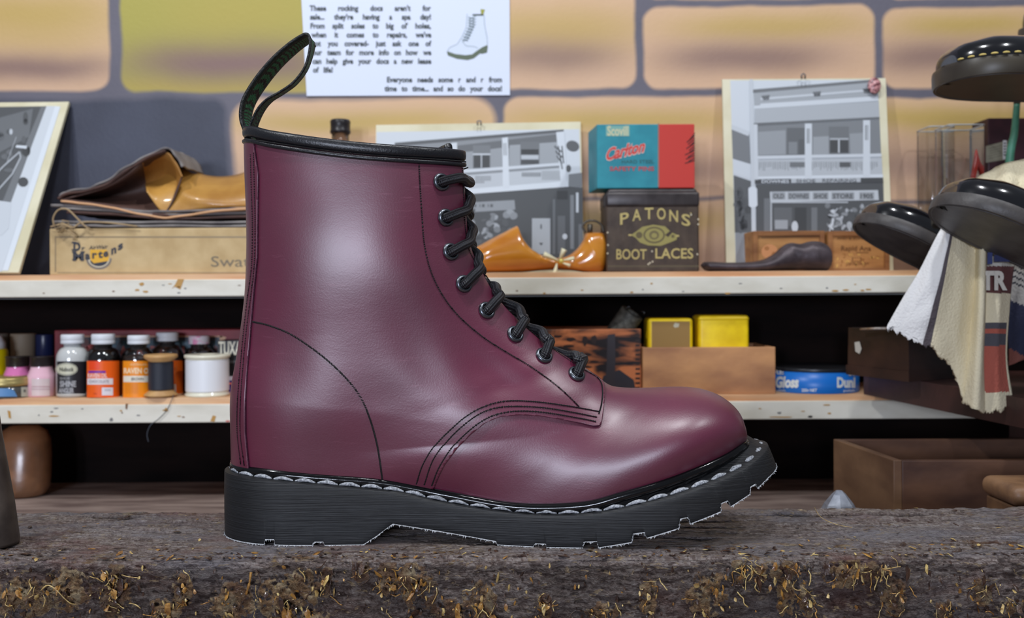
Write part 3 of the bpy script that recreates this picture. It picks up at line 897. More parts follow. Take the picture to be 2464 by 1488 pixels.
# ------------------------------------------------------------------ THE WOODEN BLOCK
BX0, BX1, BY0, BY1, BZ0 = -.46, .46, .512, .632, -.094
def vnoise(x, y, z=0.0, o=4, s=1.0):
    return noise.fractal(Vector((x * s, y * s, z * s)), 1.0, 2.0, o)
block_m = bpy.data.materials.new('glue_crusted_wood'); block_m.use_nodes = True
def block_nodes(m):
    nt, b = nodes_of(m); N = nt.nodes; L = nt.links
    tc = N.new('ShaderNodeTexCoord')
    def nz(sc, st, det=6, rg=.6, ds=0.0, loc=(0, 0, 0)):
        mp = N.new('ShaderNodeMapping'); mp.inputs['Scale'].default_value = st; mp.inputs['Location'].default_value = loc
        L.new(tc.outputs['Object'], mp.inputs[0]); n = N.new('ShaderNodeTexNoise')
        n.inputs['Scale'].default_value = sc; n.inputs['Detail'].default_value = det; n.inputs['Roughness'].default_value = rg; n.inputs['Distortion'].default_value = ds
        L.new(mp.outputs[0], n.inputs['Vector']); return n.outputs['Fac']
    def ramp(fac, stops):
        r = N.new('ShaderNodeValToRGB'); e = r.color_ramp.elements
        e[0].position, e[0].color = stops[0]; e[1].position, e[1].color = stops[-1]
        for p, c in stops[1:-1]:
            k = e.new(p); k.color = c
        L.new(fac, r.inputs[0]); return r.outputs[0]
    def mixc(f, a, c):
        x = N.new('ShaderNodeMix'); x.data_type = 'RGBA'; L.new(f, x.inputs['Factor'])
        for q, i in ((a, 6), (c, 7)):
            if isinstance(q, tuple): x.inputs[i].default_value = q
            else: L.new(q, x.inputs[i])
        return x.outputs[2]
    gr_ = nz(90, (.12, 1, 1), 8, .7, .5)
    la = N.new('ShaderNodeAttribute'); la.attribute_name = 'layer'
    lm = N.new('ShaderNodeMath'); lm.operation = 'MULTIPLY_ADD'; lm.inputs[1].default_value = .55; L.new(la.outputs['Fac'], lm.inputs[0])
    lh = N.new('ShaderNodeMath'); lh.operation = 'MULTIPLY'; lh.inputs[1].default_value = .45; L.new(gr_, lh.inputs[0]); L.new(lh.outputs[0], lm.inputs[2])
    grain = lm.outputs[0]
    base = ramp(grain, [(.22, C(56, 44, 44)), (.38, C(134, 116, 110)), (.52, C(188, 172, 166)), (.72, C(232, 224, 220))])
    big = nz(14, (.7, 1, 1), 4)
    fine = ramp(nz(380, (.10, 1, 1), 9, .8, .3, (2, 2, 2)), [(.36, C(104, 92, 90)), (.48, C(226, 220, 218)), (.58, C(255, 254, 252))])
    mu_ = N.new('ShaderNodeMix'); mu_.data_type = 'RGBA'; mu_.blend_type = 'MULTIPLY'; mu_.inputs['Factor'].default_value = .65
    L.new(base, mu_.inputs[6]); L.new(fine, mu_.inputs[7]); base = mu_.outputs[2]
    red = mixc(ramp(big, [(.52, (0, 0, 0, 1)), (.66, (.7, .7, .7, 1))]), base, C(150, 92, 80))
    grey = mixc(ramp(nz(22, (.5, 1, 1), 5, .6, 0, (3, 1, 2)), [(.48, (0, 0, 0, 1)), (.62, (.75, .75, .75, 1))]), red, C(168, 164, 172))
    gl = nz(60, (1, 1, 1), 8, .75, 1.2, (7, 2, 5))
    ga = N.new('ShaderNodeAttribute'); ga.attribute_name = 'glue'
    sm = N.new('ShaderNodeMath'); sm.operation = 'ADD'; L.new(gl, sm.inputs[0]); L.new(ga.outputs['Fac'], sm.inputs[1])
    gm = ramp(sm.outputs[0], [(.60, (0, 0, 0, 1)), (.66, (.92, .92, .92, 1))])
    gcol = ramp(nz(130, (1, 1, 1), 4), [(.3, C(112, 80, 58)), (.48, C(172, 136, 96)), (.7, C(226, 208, 170))])
    at_ = N.new("ShaderNodeAttribute"); at_.attribute_name = "dirt"
    fin = mixc(at_.outputs['Fac'], grey, C(44, 28, 24))
    gcol = mixc(ramp(nz(26, (1, 1, 1), 4, .6, 0, (5, 5, 1)), [(.45, (0, 0, 0, 1)), (.6, (.75, .75, .75, 1))]), gcol, C(98, 62, 52))
    fin = mixc(gm, fin, gcol)
    L.new(fin, b.inputs['Base Color'])
    rr = N.new('ShaderNodeMapRange'); rr.inputs[3].default_value = .20; rr.inputs[4].default_value = .65
    L.new(nz(70, (.4, 1, 1), 6, .7, 0, (1, 9, 4)), rr.inputs[0]); L.new(rr.outputs[0], b.inputs['Roughness'])
    b.inputs['Specular IOR Level'].default_value = .6
    ad = N.new('ShaderNodeMath'); ad.operation = 'ADD'
    L.new(nz(420, (.18, 1, 1), 8, .75, .6), ad.inputs[0]); L.new(nz(230, (.8, 1, 1), 8, .8, 1.0), ad.inputs[1])
    vm = N.new('ShaderNodeMapping'); vm.inputs['Scale'].default_value = (.45, 1, 1); L.new(tc.outputs['Object'], vm.inputs[0])
    wn = N.new('ShaderNodeTexNoise'); wn.inputs['Scale'].default_value = 300; wn.inputs['Detail'].default_value = 4; L.new(vm.outputs[0], wn.inputs['Vector'])
    ws2 = N.new('ShaderNodeVectorMath'); ws2.operation = 'SCALE'; ws2.inputs['Scale'].default_value = .009; L.new(wn.outputs['Color'], ws2.inputs[0])
    wa = N.new('ShaderNodeVectorMath'); wa.operation = 'ADD'; L.new(vm.outputs[0], wa.inputs[0]); L.new(ws2.outputs[0], wa.inputs[1])
    vo = N.new('ShaderNodeTexVoronoi'); vo.feature = 'F1'; vo.inputs['Scale'].default_value = 720; L.new(wa.outputs[0], vo.inputs['Vector'])
    vs = N.new('ShaderNodeMath'); vs.operation = 'MULTIPLY_ADD'; vs.inputs[1].default_value = .75; L.new(vo.outputs['Distance'], vs.inputs[0]); L.new(ad.outputs[0], vs.inputs[2])
    # each flake of the crust has a slightly different tone
    sv = N.new('ShaderNodeSeparateColor'); L.new(vo.outputs['Color'], sv.inputs[0])
    tone = ramp(sv.outputs[0], [(.0, C(138, 126, 120)), (.30, C(232, 228, 225)), (.8, C(240, 238, 236)), (1.0, C(255, 255, 255))])
    mt = N.new('ShaderNodeMix'); mt.data_type = 'RGBA'; mt.blend_type = 'MULTIPLY'; mt.inputs['Factor'].default_value = .7
    L.new(fin, mt.inputs[6]); L.new(tone, mt.inputs[7])
    pale = ramp(sv.outputs[1], [(.945, (0, 0, 0, 1)), (.975, (.55, .55, .55, 1))])
    fin = mixc(pale, mt.outputs[2], C(196, 170, 128)); L.new(fin, b.inputs['Base Color'])
    bp = N.new('ShaderNodeBump'); bp.inputs['Strength'].default_value = 1.0; bp.inputs['Distance'].default_value = .0034
    L.new(vs.outputs[0], bp.inputs['Height']); L.new(bp.outputs[0], b.inputs['Normal'])
block_nodes(block_m)
# glue clumps on the front face, photograph position and spread
clumps = [(60, 1440, 70, 40), (160, 1420, 60, 45), (280, 1430, 40, 60), (285, 1385, 22, 40), (440, 1425, 25, 35), (395, 1470, 50, 30), (560, 1450, 50, 40), (690, 1440, 70, 50), (770, 1400, 60, 40), (720, 1480, 80, 20), (870, 1370, 25, 30), (935, 1400, 30, 70), (1010, 1420, 50, 45), (990, 1390, 40, 30),
          (1165, 1440, 30, 40), (1090, 1470, 50, 25), (1310, 1460, 20, 30), (1700, 1430, 55, 55), (1775, 1365, 25, 40), (1830, 1380, 30, 20), (1890, 1400, 22, 90), (1935, 1445, 22, 40), (1880, 1370, 60, 22), (2040, 1380, 60, 30), (2150, 1440, 30, 40), (2270, 1470, 25, 25), (2360, 1420, 30, 40), (2100, 1370, 50, 18), (2430, 1460, 40, 20), (1560, 1440, 30, 50), (1450, 1470, 40, 20)]
CL = [(at(a, b, BY0), c * BY0 / F * .92, d * BY0 / F * 1.05) for a, b, c, d in clumps]
CW = [.55 + .5 * rng.rand() for _ in CL]
xs_ = np.r_[np.linspace(BX0, -.292, 60)[:-1], np.arange(-.292, .292, .00062), np.linspace(.292, BX1, 60)]
nx = len(xs_) - 1
ys = np.r_[np.linspace(BY1, BY0 + .045, 60)[:-1], np.linspace(BY0 + .045, BY0 + .003, 62)]
P2 = [(BY1 + .001, BZ0), (BY1 + .001, BZ0 * .5), (BY1 + .001, -.012), (BY1 + .0008, -.004)]
P2 += [(y, 0.0) for y in ys]
P2 += [(BY0 + .0018, -.0003), (BY0 + .0009, -.0009), (BY0 + .0003, -.0018)]
zs = np.r_[np.linspace(-.0025, -.038, 64), np.linspace(-.042, BZ0, 14)]
P2 += [(BY0, z) for z in zs]
V = []; D = []; GA = []; TN = []
def fr(v): return noise.fractal(v, .9, 2.1, 6)
def terr(v, n):
    """flaking layers: flat steps with crisp edges; returns height and the layer number"""
    t = v * n; k = math.floor(t); f = t - k
    return (k + min(1.0, max(0.0, (f - .80) / .20))) / n, k + (1 if f > .9 else 0)
for i in range(nx + 1):
    x = float(xs_[i])
    eb = .004 * noise.noise(Vector((x * 22, 3, 0))) + .002 * noise.noise(Vector((x * 90, 5, 0)))
    ef = .0016 * noise.noise(Vector((x * 30, 9, 1))) + .0008 * noise.noise(Vector((x * 110, 9, 4)))
    for (y, z) in P2:
        front = y < BY0 + .0006
        top = z > -.0016 and not front
        d = 0.0; gk = 0.0; tn = .5
        if top:
            n1 = fr(Vector((x * 34, y * 130, 0))); n2 = fr(Vector((x * 120, y * 420, 4)))
            h1, k1 = terr(n1, 5.0); h2, k2 = terr(n2, 4.0)
            h = .0011 * h1 + .00075 * h2
            tn = .5 + .22 * math.sin(k1 * 2.4 + k2 * 1.7) + .15 * n2
            cr = noise.noise(Vector((x * 14, y * 170, 7)))
            if cr > .42: h -= .0018 * min(1, (cr - .42) / .2); d = min(.85, (cr - .42) * 4)
            edge_b = max(0, (y - (BY1 - .012)) / .012)
            h -= .0035 * edge_b ** 2 * (.6 + .5 * noise.noise(Vector((x * 50, 1, 8))))
            h += .0014 * max(0, 1 - abs(y - (BY1 - .016)) / .012) * noise.noise(Vector((x * 26, 4, 2)))
            h -= .0010 * max(0, 1 - (y - BY0) / .008) ** 2
            under = abs(x + .008) < .17 and y > .53
            h = min(h, -.0003) if under else min(h, .0013)
            gk = .16 * max(0, noise.noise(Vector((x * 30, y * 60, 12)))) + .05 * (1 if y < BY0 + .03 else 0)
            V.append((x, y + (eb * ((y - BY0) / (BY1 - BY0)) ** 3) + (ef if y < BY0 + .003 else 0), h - .0006 + min(0, z)))
        elif front:
            n1 = fr(Vector((x * 40, z * 150, 2))); n2 = fr(Vector((x * 150, z * 330, 6)))
            h1, k1 = terr(n1, 5.0); h2, k2 = terr(n2, 4.0)
            h = .0009 * h1 + .0008 * h2
            tn = .5 + .22 * math.sin(k1 * 2.1 + k2 * 1.3) + .15 * n2
            kk = 0.0
            for (c, rx, rz), cw in zip(CL, CW):
                a = (x - c.x) / rx; b_ = (z - c.z) / rz; q = a * a + b_ * b_
                if q < 3.0: kk = max(kk, cw * math.exp(-q * 1.0))
            if kk > .04:
                nn_ = noise.fractal(Vector((x * 190, z * 170, 11)), .75, 2.2, 6)
                rg = 1 - abs(noise.noise(Vector((x * 420, z * 360, 21)))) * 2
                k = kk * (.50 + .9 * nn_) + (kk > .25) * .18 * rg
                if k > .16: h += .0036 * (k - .10) + .0008 * rg
                gk = max(0, min(.45, (k - .12) * 1.1))
            d = .56 + .40 * noise.noise(Vector((x * 18, z * 30, 3))) - (.4 if z > -.0045 else 0)
            V.append((x, y + ef - h, z))
        else:
            V.append((x, y + eb, z))
        D.append(max(0, min(.9, d))); GA.append(gk - .03); TN.append(tn)
m = len(P2); Fb = []
for i in range(nx):
    for j in range(m - 1):
        Fb.append((i * m + j, (i + 1) * m + j, (i + 1) * m + j + 1, i * m + j + 1))
Fb.append(tuple(range(m))); Fb.append(tuple(nx * m + j for j in range(m))[::-1])
Fb.append((0, m - 1, nx * m + m - 1, nx * m))
block = mk('wooden_block', V, Fb, block_m)
da = block.data.attributes.new('layer', 'FLOAT', 'POINT'); da.data.foreach_set('value', np.array(TN, dtype=np.float32))
da = block.data.attributes.new('dirt', 'FLOAT', 'POINT'); da.data.foreach_set('value', np.array(D, dtype=np.float32))
da = block.data.attributes.new('glue', 'FLOAT', 'POINT'); da.data.foreach_set('value', np.array(GA, dtype=np.float32))
rebase(block, (0, .572, BZ0))
tag(block, 'battered dark wooden block crusted with dried glue, under the burgundy boot', 'block')

# dried glue: crumpled flakes and threads
glue_a = mat('amber_glue', C(178, 132, 62), rough=.32, col2=C(104, 66, 30), vscale=220, ramp=(.35, .65), bump=.4, bscale=900, coat=.3)
glue_b = mat('pale_glue', C(206, 182, 120), rough=.35, col2=C(150, 118, 66), vscale=260, ramp=(.35, .65), bump=.4, bscale=900, coat=.3)
glue_c = mat('dark_glue', C(74, 50, 36), rough=.30, col2=C(40, 28, 26), vscale=260, ramp=(.35, .65), bump=.5, bscale=900, coat=.3)
GV, GF, GM = [], [], []
def flake(c, n, size, mi):
    u, v, n = basis(n); k = rng.randint(5, 8); n0 = len(GV); a0 = rng.rand() * 6.3
    st = 1 + rng.rand() * 1.8; ra = rng.rand() * 3.14
    ctrp = c + n * size * (.1 + .35 * rng.rand()); GV.append(ctrp)
    ring1 = []
    for rr_, lft in ((.5, .35), (1.0, 0.0)):
        for i in range(k):
            a = a0 + 6.2832 * i / k; r_ = size * rr_ * (.6 + .7 * rng.rand())
            du, dv = r_ * math.cos(a), r_ * math.sin(a) * 1.0
            du, dv = du * math.cos(ra) - dv * math.sin(ra), (du * math.sin(ra) + dv * math.cos(ra)) * st
            GV.append(c + u * du + v * dv + n * size * (lft * rng.rand() * 1.2 + (.35 * rng.rand() if rr_ > .9 and rng.rand() > .6 else 0) - .08))
    for i in range(k):
        j = (i + 1) % k
        GF.append((n0, n0 + 1 + i, n0 + 1 + j)); GM.append(mi)
        GF.append((n0 + 1 + i, n0 + 1 + k + i, n0 + 1 + k + j, n0 + 1 + j)); GM.append(mi)
for c, rx, rz in CL:
    area_ = rx * rz
    for q in range(int(10 + area_ * 75000)):
        a, b_ = rng.randn() * .52, rng.randn() * .52
        p = Vector((c.x + a * rx, BY0 - .0015 - .0028 * math.exp(-(a * a + b_ * b_) * 1.3), c.z + b_ * rz))
        if p.z > -.003: continue
        flake(p, Vector((rng.randn() * .8, -1, rng.randn() * .8)), .0005 + .0016 * rng.rand() ** 3, rng.choice([0, 1, 2, 2, 0]))
for q in range(380):
    x = -.3 + .6 * rng.rand(); z = -.003 - .04 * rng.rand()
    flake(Vector((x, BY0 - .0012, z)), Vector((rng.randn() * .6, -1, rng.randn() * .6)), .0004 + .0008 * rng.rand() ** 2, rng.choice([0, 2, 2, 2, 1]))
for q in range(620):
    x = -.3 + .6 * rng.rand(); y = BY0 + .003 + .022 * rng.rand() ** 1.8
    if rng.rand() < .2: y = BY0 + .115 * rng.rand()
    if abs(x + .008) < .165 and y > .534: continue
    flake(Vector((x, y, -.0004)), Vector((rng.randn() * .15, rng.randn() * .15, 1)), .0005 + .0010 * rng.rand() ** 2, rng.choice([0, 2, 2, 2, 2, 1]))
def gtube(pts, r, mi):
    c = crom([tuple(p) for p in pts], 14); v, f = tube([Vector(q) for q in c], [r * (.6 + .8 * rng.rand()) for _ in c], 5)
    n0 = len(GV); GV.extend(v)
    for q in f: GF.append(tuple(k + n0 for k in q)); GM.append(mi)
for q in range(230):
    c, rx, rz = CL[rng.randint(len(CL))]
    p = Vector((c.x + rng.randn() * rx * .7, BY0 - .0022, min(-.004, c.z + rng.randn() * rz * .6)))
    pts = [p]
    dr = Vector((rng.randn() * .5, -.1, -1 if rng.rand() > .35 else rng.randn())).normalized()
    for k in range(4):
        dr = (dr + Vector((rng.randn() * .5, rng.randn() * .25, rng.randn() * .4))).normalized(); pts.append(pts[-1] + dr * (.0010 + .0018 * rng.rand()))
    for k in pts: k.y = min(k.y, BY0 - .0015)
    gtube(pts, .00016 + .00016 * rng.rand(), rng.choice([0, 1, 1, 2]))
gtube([at(98, 1422, .509), at(115, 1409, .508), at(135, 1420, .508), at(152, 1438, .508), at(170, 1453, .509), at(185, 1455, .510)], .00035, 1)
gtube([at(604, 1378, .509), at(600, 1405, .5085), at(592, 1432, .5095)], .0006, 0)
gtube([at(1960, 1222, .60), at(1975, 1245, .575), at(2010, 1262, .562), at(2050, 1270, .558)], .00018, 1)
glue = mk('dried_glue', GV, GF, [glue_a, glue_b, glue_c])
glue.data.polygons.foreach_set('material_index', [int(q) for q in GM])
rebase(glue, (0, .511, -.03))
tag(glue, 'amber dried glue flakes and threads stuck to the front of the wooden block', 'glue', kind='stuff')
# ------------------------------------------------------------------ THE SETTING: painted wall, dark back panel, bench
WY = 1.21
SH = 1.068          # front of the shelves
ZU = .1602; ZUF = .1538; ZUB = .1359
ZL = .0247; ZLF = .0175; ZLB = -.0018
BZ = -.094

def wall_material():
    m = bpy.data.materials.new('painted_brick_mural'); m.use_nodes = True
    nt, b = nodes_of(m); N = nt.nodes; L = nt.links
    b.inputs['Roughness'].default_value = .55
    tc = N.new('ShaderNodeTexCoord')
    nz = N.new('ShaderNodeTexNoise'); nz.inputs['Scale'].default_value = 9; nz.inputs['Detail'].default_value = 3
    L.new(tc.outputs['Object'], nz.inputs['Vector'])
    sb = N.new('ShaderNodeVectorMath'); sb.operation = 'SUBTRACT'; sb.inputs[1].default_value = (.5, .5, .5); L.new(nz.outputs['Color'], sb.inputs[0])
    sc = N.new('ShaderNodeVectorMath'); sc.operation = 'SCALE'; sc.inputs['Scale'].default_value = .014; L.new(sb.outputs[0], sc.inputs[0])
    ad = N.new('ShaderNodeVectorMath'); ad.operation = 'ADD'; L.new(tc.outputs['Object'], ad.inputs[0]); L.new(sc.outputs[0], ad.inputs[1])
    sx = N.new('ShaderNodeSeparateXYZ'); L.new(ad.outputs[0], sx.inputs[0])
    X, Z = sx.outputs[0], sx.outputs[2]
    def M(op, a, c=None, d=None, clamp=False):
        n = N.new('ShaderNodeMath'); n.operation = op; n.use_clamp = clamp
        for i, v in enumerate((a, c, d)):
            if v is None: continue
            if isinstance(v, (int, float)): n.inputs[i].default_value = float(v)
            else: L.new(v, n.inputs[i])
        return n.outputs[0]
    def mix(f, a, c):
        x = N.new('ShaderNodeMix'); x.data_type = 'RGBA'; L.new(f, x.inputs['Factor'])
        for q, i in ((a, 6), (c, 7)):
            if isinstance(q, tuple): x.inputs[i].default_value = q
            else: L.new(q, x.inputs[i])
        return x.outputs[2]
    def gauss(px, py, rx, ry, amp):
        p = at(px, py, WY); kx = F / WY / rx; ky = F / WY / ry
        a = M('MULTIPLY', M('SUBTRACT', X, p.x), kx); c = M('MULTIPLY', M('SUBTRACT', Z, p.z), ky)
        r2 = M('ADD', M('POWER', M('ABSOLUTE', a), 3.0), M('POWER', M('ABSOLUTE', c), 2.0))
        return M('MULTIPLY', M('EXPONENT', M('MULTIPLY', r2, -1.0)), amp)
    def brick(x0, y0, x1, y1, rad=38, soft=5):
        p = at((x0 + x1) / 2, (y0 + y1) / 2, WY); k = WY / F
        hx, hz, r, sf = abs(x1 - x0) / 2 * k, abs(y1 - y0) / 2 * k, rad * k, soft * k
        dx = M('MAXIMUM', M('SUBTRACT', M('ABSOLUTE', M('SUBTRACT', X, p.x)), hx - r), 0)
        dz = M('MAXIMUM', M('SUBTRACT', M('ABSOLUTE', M('SUBTRACT', Z, p.z)), hz - r), 0)
        d = M('SUBTRACT', M('SQRT', M('ADD', M('MULTIPLY', dx, dx), M('MULTIPLY', dz, dz))), r)
        return M('ADD', M('MULTIPLY', d, -1 / (2 * sf)), .5, clamp=True)
    peach = C(222, 184, 152); peach2 = C(212, 174, 138); yel = C(188, 160, 74); olive = C(172, 162, 74); brown = C(134, 106, 98); mort = C(104, 98, 116)
    n2 = N.new('ShaderNodeTexNoise'); n2.inputs['Scale'].default_value = 14; n2.inputs['Detail'].default_value = 4
    L.new(tc.outputs['Object'], n2.inputs['Vector'])
    col = mix(n2.outputs['Fac'], C(88, 86, 98), C(112, 108, 118))
    pe = mix(n2.outputs['Fac'], peach2, peach)
    B = [  # brick box, yellow spray, brown smudge
        ((-360, -40, 262, 217), pe, [(60, 30, 260, 60, .75), (60, 95, 230, 50, .4)], [(60, 162, 230, 36, .9)]),
        ((292, -40, 905, 221), olive, [(600, 40, 200, 80, .3), (520, 210, 300, 24, .6)], [(560, 152, 270, 52, 1.0)]),
        ((935, -40, 1525, 216), pe, [(1330, 70, 240, 60, .65)], [(1330, 138, 170, 44, .75)]),
        ((1546, 14, 2104, 214), pe, [(1850, 62, 260, 36, .7)], [(1800, 138, 230, 44, .85)]),
        ((2124, 18, 2700, 212), pe, [(2330, 62, 200, 34, .8)], [(2260, 138, 190, 46, .85)]),
        ((1546, -260, 2104, -4), pe, [(1850, -60, 260, 60, .7)], []), ((2124, -260, 2700, -4), pe, [(2330, -60, 200, 34, .8)], []),
        ((562, 236, 1192, 640), pe, [(860, 292, 330, 30, .75)], [(900, 430, 300, 50, .6)]),
        ((1212, 234, 1800, 474), pe, [(1500, 290, 330, 34, .75)], [(1560, 410, 260, 44, .8)]),
        ((1815, 236, 2700, 482), pe, [(2300, 284, 330, 34, .8)], [(2300, 400, 280, 50, .7)]),
        ((1212, 482, 1800, 700), pe, [(1500, 530, 330, 30, .6)], [(1560, 620, 260, 40, .6)]),
        ((1815, 491, 2700, 700), pe, [(2300, 545, 330, 30, .6)], [(2260, 640, 280, 40, .6)]),
        ((-500, 240, 548, 700), mix(n2.outputs['Fac'], C(50, 52, 66), C(74, 78, 94)), [], [])]
    for bx, c0_, ye, br in B:
        rad = 60 if bx[0] == 562 else 36
        c = c0_
        for g in ye: c = mix(gauss(*g), c, yel)
        for g in br: c = mix(gauss(*g), c, brown)
        col = mix(brick(*bx, rad=rad, soft=(9 if bx[0] in (562, -500) else 5)), col, c)
    L.new(col, b.inputs['Base Color'])
    n3 = N.new('ShaderNodeTexNoise'); n3.inputs['Scale'].default_value = 260; n3.inputs['Detail'].default_value = 3
    L.new(tc.outputs['Object'], n3.inputs['Vector'])
    bp = N.new('ShaderNodeBump'); bp.inputs['Strength'].default_value = .25; bp.inputs['Distance'].default_value = .001
    L.new(n3.outputs['Fac'], bp.inputs['Height']); L.new(bp.outputs[0], b.inputs['Normal'])
    return m
wl = mk('wall_back', *box(-1.3, 1.4, WY, WY + .08, ZUB - .002, .95), wall_material(), smooth=False); wl['kind'] = 'structure'
shadepanel = mat('shade_black_panel', C(26, 18, 16), rough=.9, spec=.15, col2=C(14, 10, 10), vscale=20, stretch=(.4, 1, 2))  # near-black colour carries the shade behind and under the shelves
wp = mk('wall_lower', *box(-1.3, 1.4, WY, WY + .08, -.75, ZUB - .003), shadepanel, smooth=False); wp['kind'] = 'structure'
benchm = mat('worn_bench_top', C(168, 148, 138), rough=.5, col2=C(112, 94, 88), vscale=45, stretch=(.3, 1.6, 1), detail=9, bump=.4, bscale=120)
bench = mk('workbench', *box(-1.3, 1.4, .22, WY - .002, BZ - .05, BZ, .003), benchm, smooth=False)
tag(bench, 'worn grey-brown workbench top beneath the shelves and the wooden block', 'workbench')
bench2 = mat('dark_floor', C(50, 44, 42), rough=.8)
fl2 = mk('floor', *box(-2.5, 2.5, -2.5, WY + .08, -.80, -.75), bench2, smooth=False); fl2['kind'] = 'structure'
legs = [mk('leg', *box(x, x + .07, y, y + .07, -.75, BZ - .05), benchm, bench, smooth=False) for x in (-1.25, 1.28) for y in (.26, 1.10)]

strip_wood = mat('honey_pine', C(222, 180, 138), rough=.5, col2=C(204, 148, 104), vscale=24, stretch=(.3, 1, 4), bump=.2, bscale=200, bstretch=(.1, 1, 1))
white_paint = mat('chipped_white_paint', C(226, 222, 208), rough=.45, col2=C(200, 194, 176), vscale=26, stretch=(.5, 1, 1.5), ramp=(.45, .8), bump=.3, bscale=80, detail=8)
shelf_under = mat('shelf_underside', C(70, 54, 44), rough=.7)
chip_m = mat('ochre_chip', C(188, 140, 60), rough=.6, col2=C(150, 104, 40), vscale=200)
def shelf(label, zt, zf, zbm, marks):
    t = thing('shelf', label, 'shelf', (0, SH + .07, zbm))
    mk('board', *box(-1.28, 1.38, SH + .0035, WY - .001, zt - .016, zt, .0008), strip_wood, t, smooth=False)
    mk('wood_edge', *box(-1.28, 1.38, SH + .001, SH + .0035, zf, zt, .0004), strip_wood, t, smooth=False)
    fv_, ff_ = box(-1.28, 1.38, SH - .003, SH + .0033, zbm, zf + .0006, .0009)
    A = Art(proj_plane((0, SH - .0032, 0), (0, -1, 0)))
    for mk_ in marks: A.poly(mk_[0], mk_[1], 1)
    v_, f_ = join((fv_, ff_), (A.V, A.F))
    fb_ = mk('fascia', v_, f_, [white_paint, inkmat()], t, smooth=False, cols=[(1, 1, 1, 1)] * len(ff_) + A.C)
    fb_.data.polygons.foreach_set('material_index', [0] * len(ff_) + [1] * len(A.F))
    return t
och = C(184, 138, 62); brn = C(120, 84, 50); gry = C(120, 118, 116)
def blob(cx, cy, rx, ry, n=9):
    return [(cx + rx * math.cos(-a) * (.7 + .5 * rng.rand()), cy + ry * math.sin(-a) * (.7 + .5 * rng.rand())) for a in np.linspace(0, 6.2832, n, endpoint=False)]
mu = [([(413, 696), (420, 690), (434, 697), (441, 678), (443, 672), (428, 672), (422, 684)], och), (blob(341, 684, 7, 4), och), (blob(330, 698, 6, 3), och), (blob(350, 702, 8, 3), och)]
mu += [(blob(x, y, 4 + 5 * rng.rand(), 2), och) for x, y in ((2010, 700), (2035, 698), (2075, 699), (2090, 697), (1310, 706), (1520, 704), (1750, 706), (1160, 708))]
mu += [(blob(20 + rng.rand() * 2100, 680 + rng.rand() * 26, 2 + 3 * rng.rand(), 1 + rng.rand()), (och, gry, brn)[rng.randint(3)]) for _ in range(26)]
ml = [([(18, 988), (25, 990), (27, 1008), (21, 1006)], och), ([(302, 972), (308, 972), (306, 986), (302, 984)], brn), (blob(130, 1002, 12, 2), och), (blob(400, 987, 5, 5), och), ([(506, 1014), (512, 1000), (520, 1002), (516, 1016)], och),
      (blob(268, 1010, 5, 5), gry), (blob(548, 1014, 6, 2), C(200, 110, 100)), (blob(1950, 1003, 6, 3), C(40, 30, 28)), (blob(1990, 975, 10, 2), och), (blob(1880, 1004, 30, 1.5), och)]
ml += [(blob(20 + rng.rand() * 2100, 982 + rng.rand() * 28, 2 + 4 * rng.rand(), 1 + 1.6 * rng.rand()), (och, gry, brn)[rng.randint(3)]) for _ in range(40)]
shelf('upper shelf with chipped white front edge, holding the photographs and shoe lasts', ZU, ZUF, ZUB, mu)
shelf('lower shelf with stained white front edge, holding the dye bottles and wooden boxes', ZL, ZLF, ZLB, ml)

# ------------------------------------------------------------------ note on the wall
NY = WY - .0022
paper = mat('white_paper', C(222, 230, 248), rough=.5, coat=.2)
c4 = [at(723, -40, NY), at(1226, -40, NY), at(1227, 229, NY), at(738, 231, NY)]
t = thing('notice', 'white printed paper notice with a small boot drawing stuck on the painted wall', 'notice', c4[3])
mk('sheet', [tuple(p) for p in c4] + [(p.x, WY - .0002, p.z) for p in c4], [(0, 3, 2, 1), (4, 5, 6, 7), (0, 1, 5, 4), (1, 2, 6, 5), (2, 3, 7, 6), (3, 0, 4, 7)], paper, t, smooth=False)
A = Art(proj_plane((0, NY, 0), (0, -1, 0)))
ink = C(58, 66, 66)
def just(words, x0, x1, base, cap=12.5, full=True, sp=11.5):
    ws_ = []
    for wd in words:
        V, _ = text2d(wd, .028); ws_.append((V[:, 0].max() - V[:, 0].min()))
    rate = 14.6
    wpx = [q * rate * 1.12 for q in ws_]
    gapx = (x1 - x0 - sum(wpx)) / max(1, len(words) - 1) if full else sp
    if full and gapx < 5: 
        k = (x1 - x0 - 5 * (len(words) - 1)) / sum(wpx); wpx = [q * k for q in wpx]; gapx = 5
    x = x0 if full else x0
    for wd, q in zip(words, wpx):
        dsc = 0
        A.text(wd, x, base - cap - .6, x + q, base, ink, 2, .042); x += q + gapx
    return
L_ = [("These rocking docs aren't for", 745, 1037, 26), ("sale... they're having a spa day!", 746, 1037, 47), ("From split soles to big ol' holes,", 747, 1037, 68.5), ("when it comes to repairs, we've", 749, 1038, 90),
      ("got you covered- just ask one of", 750, 1038, 111), ("our team for more info on how we", 751, 1038, 132.5), ("can help give your docs a new lease", 752, 1038, 153.5)]
for t_, x0, x1, by in L_: just(t_.split(), x0, x1, by)
just("of life!".split(), 753, 820, 174.5, full=False)
just("Everyone needs some r and r from".split(), 931, 1208, 198)
just("time to time... and so do your docs!".split(), 925, 1208, 219.5)
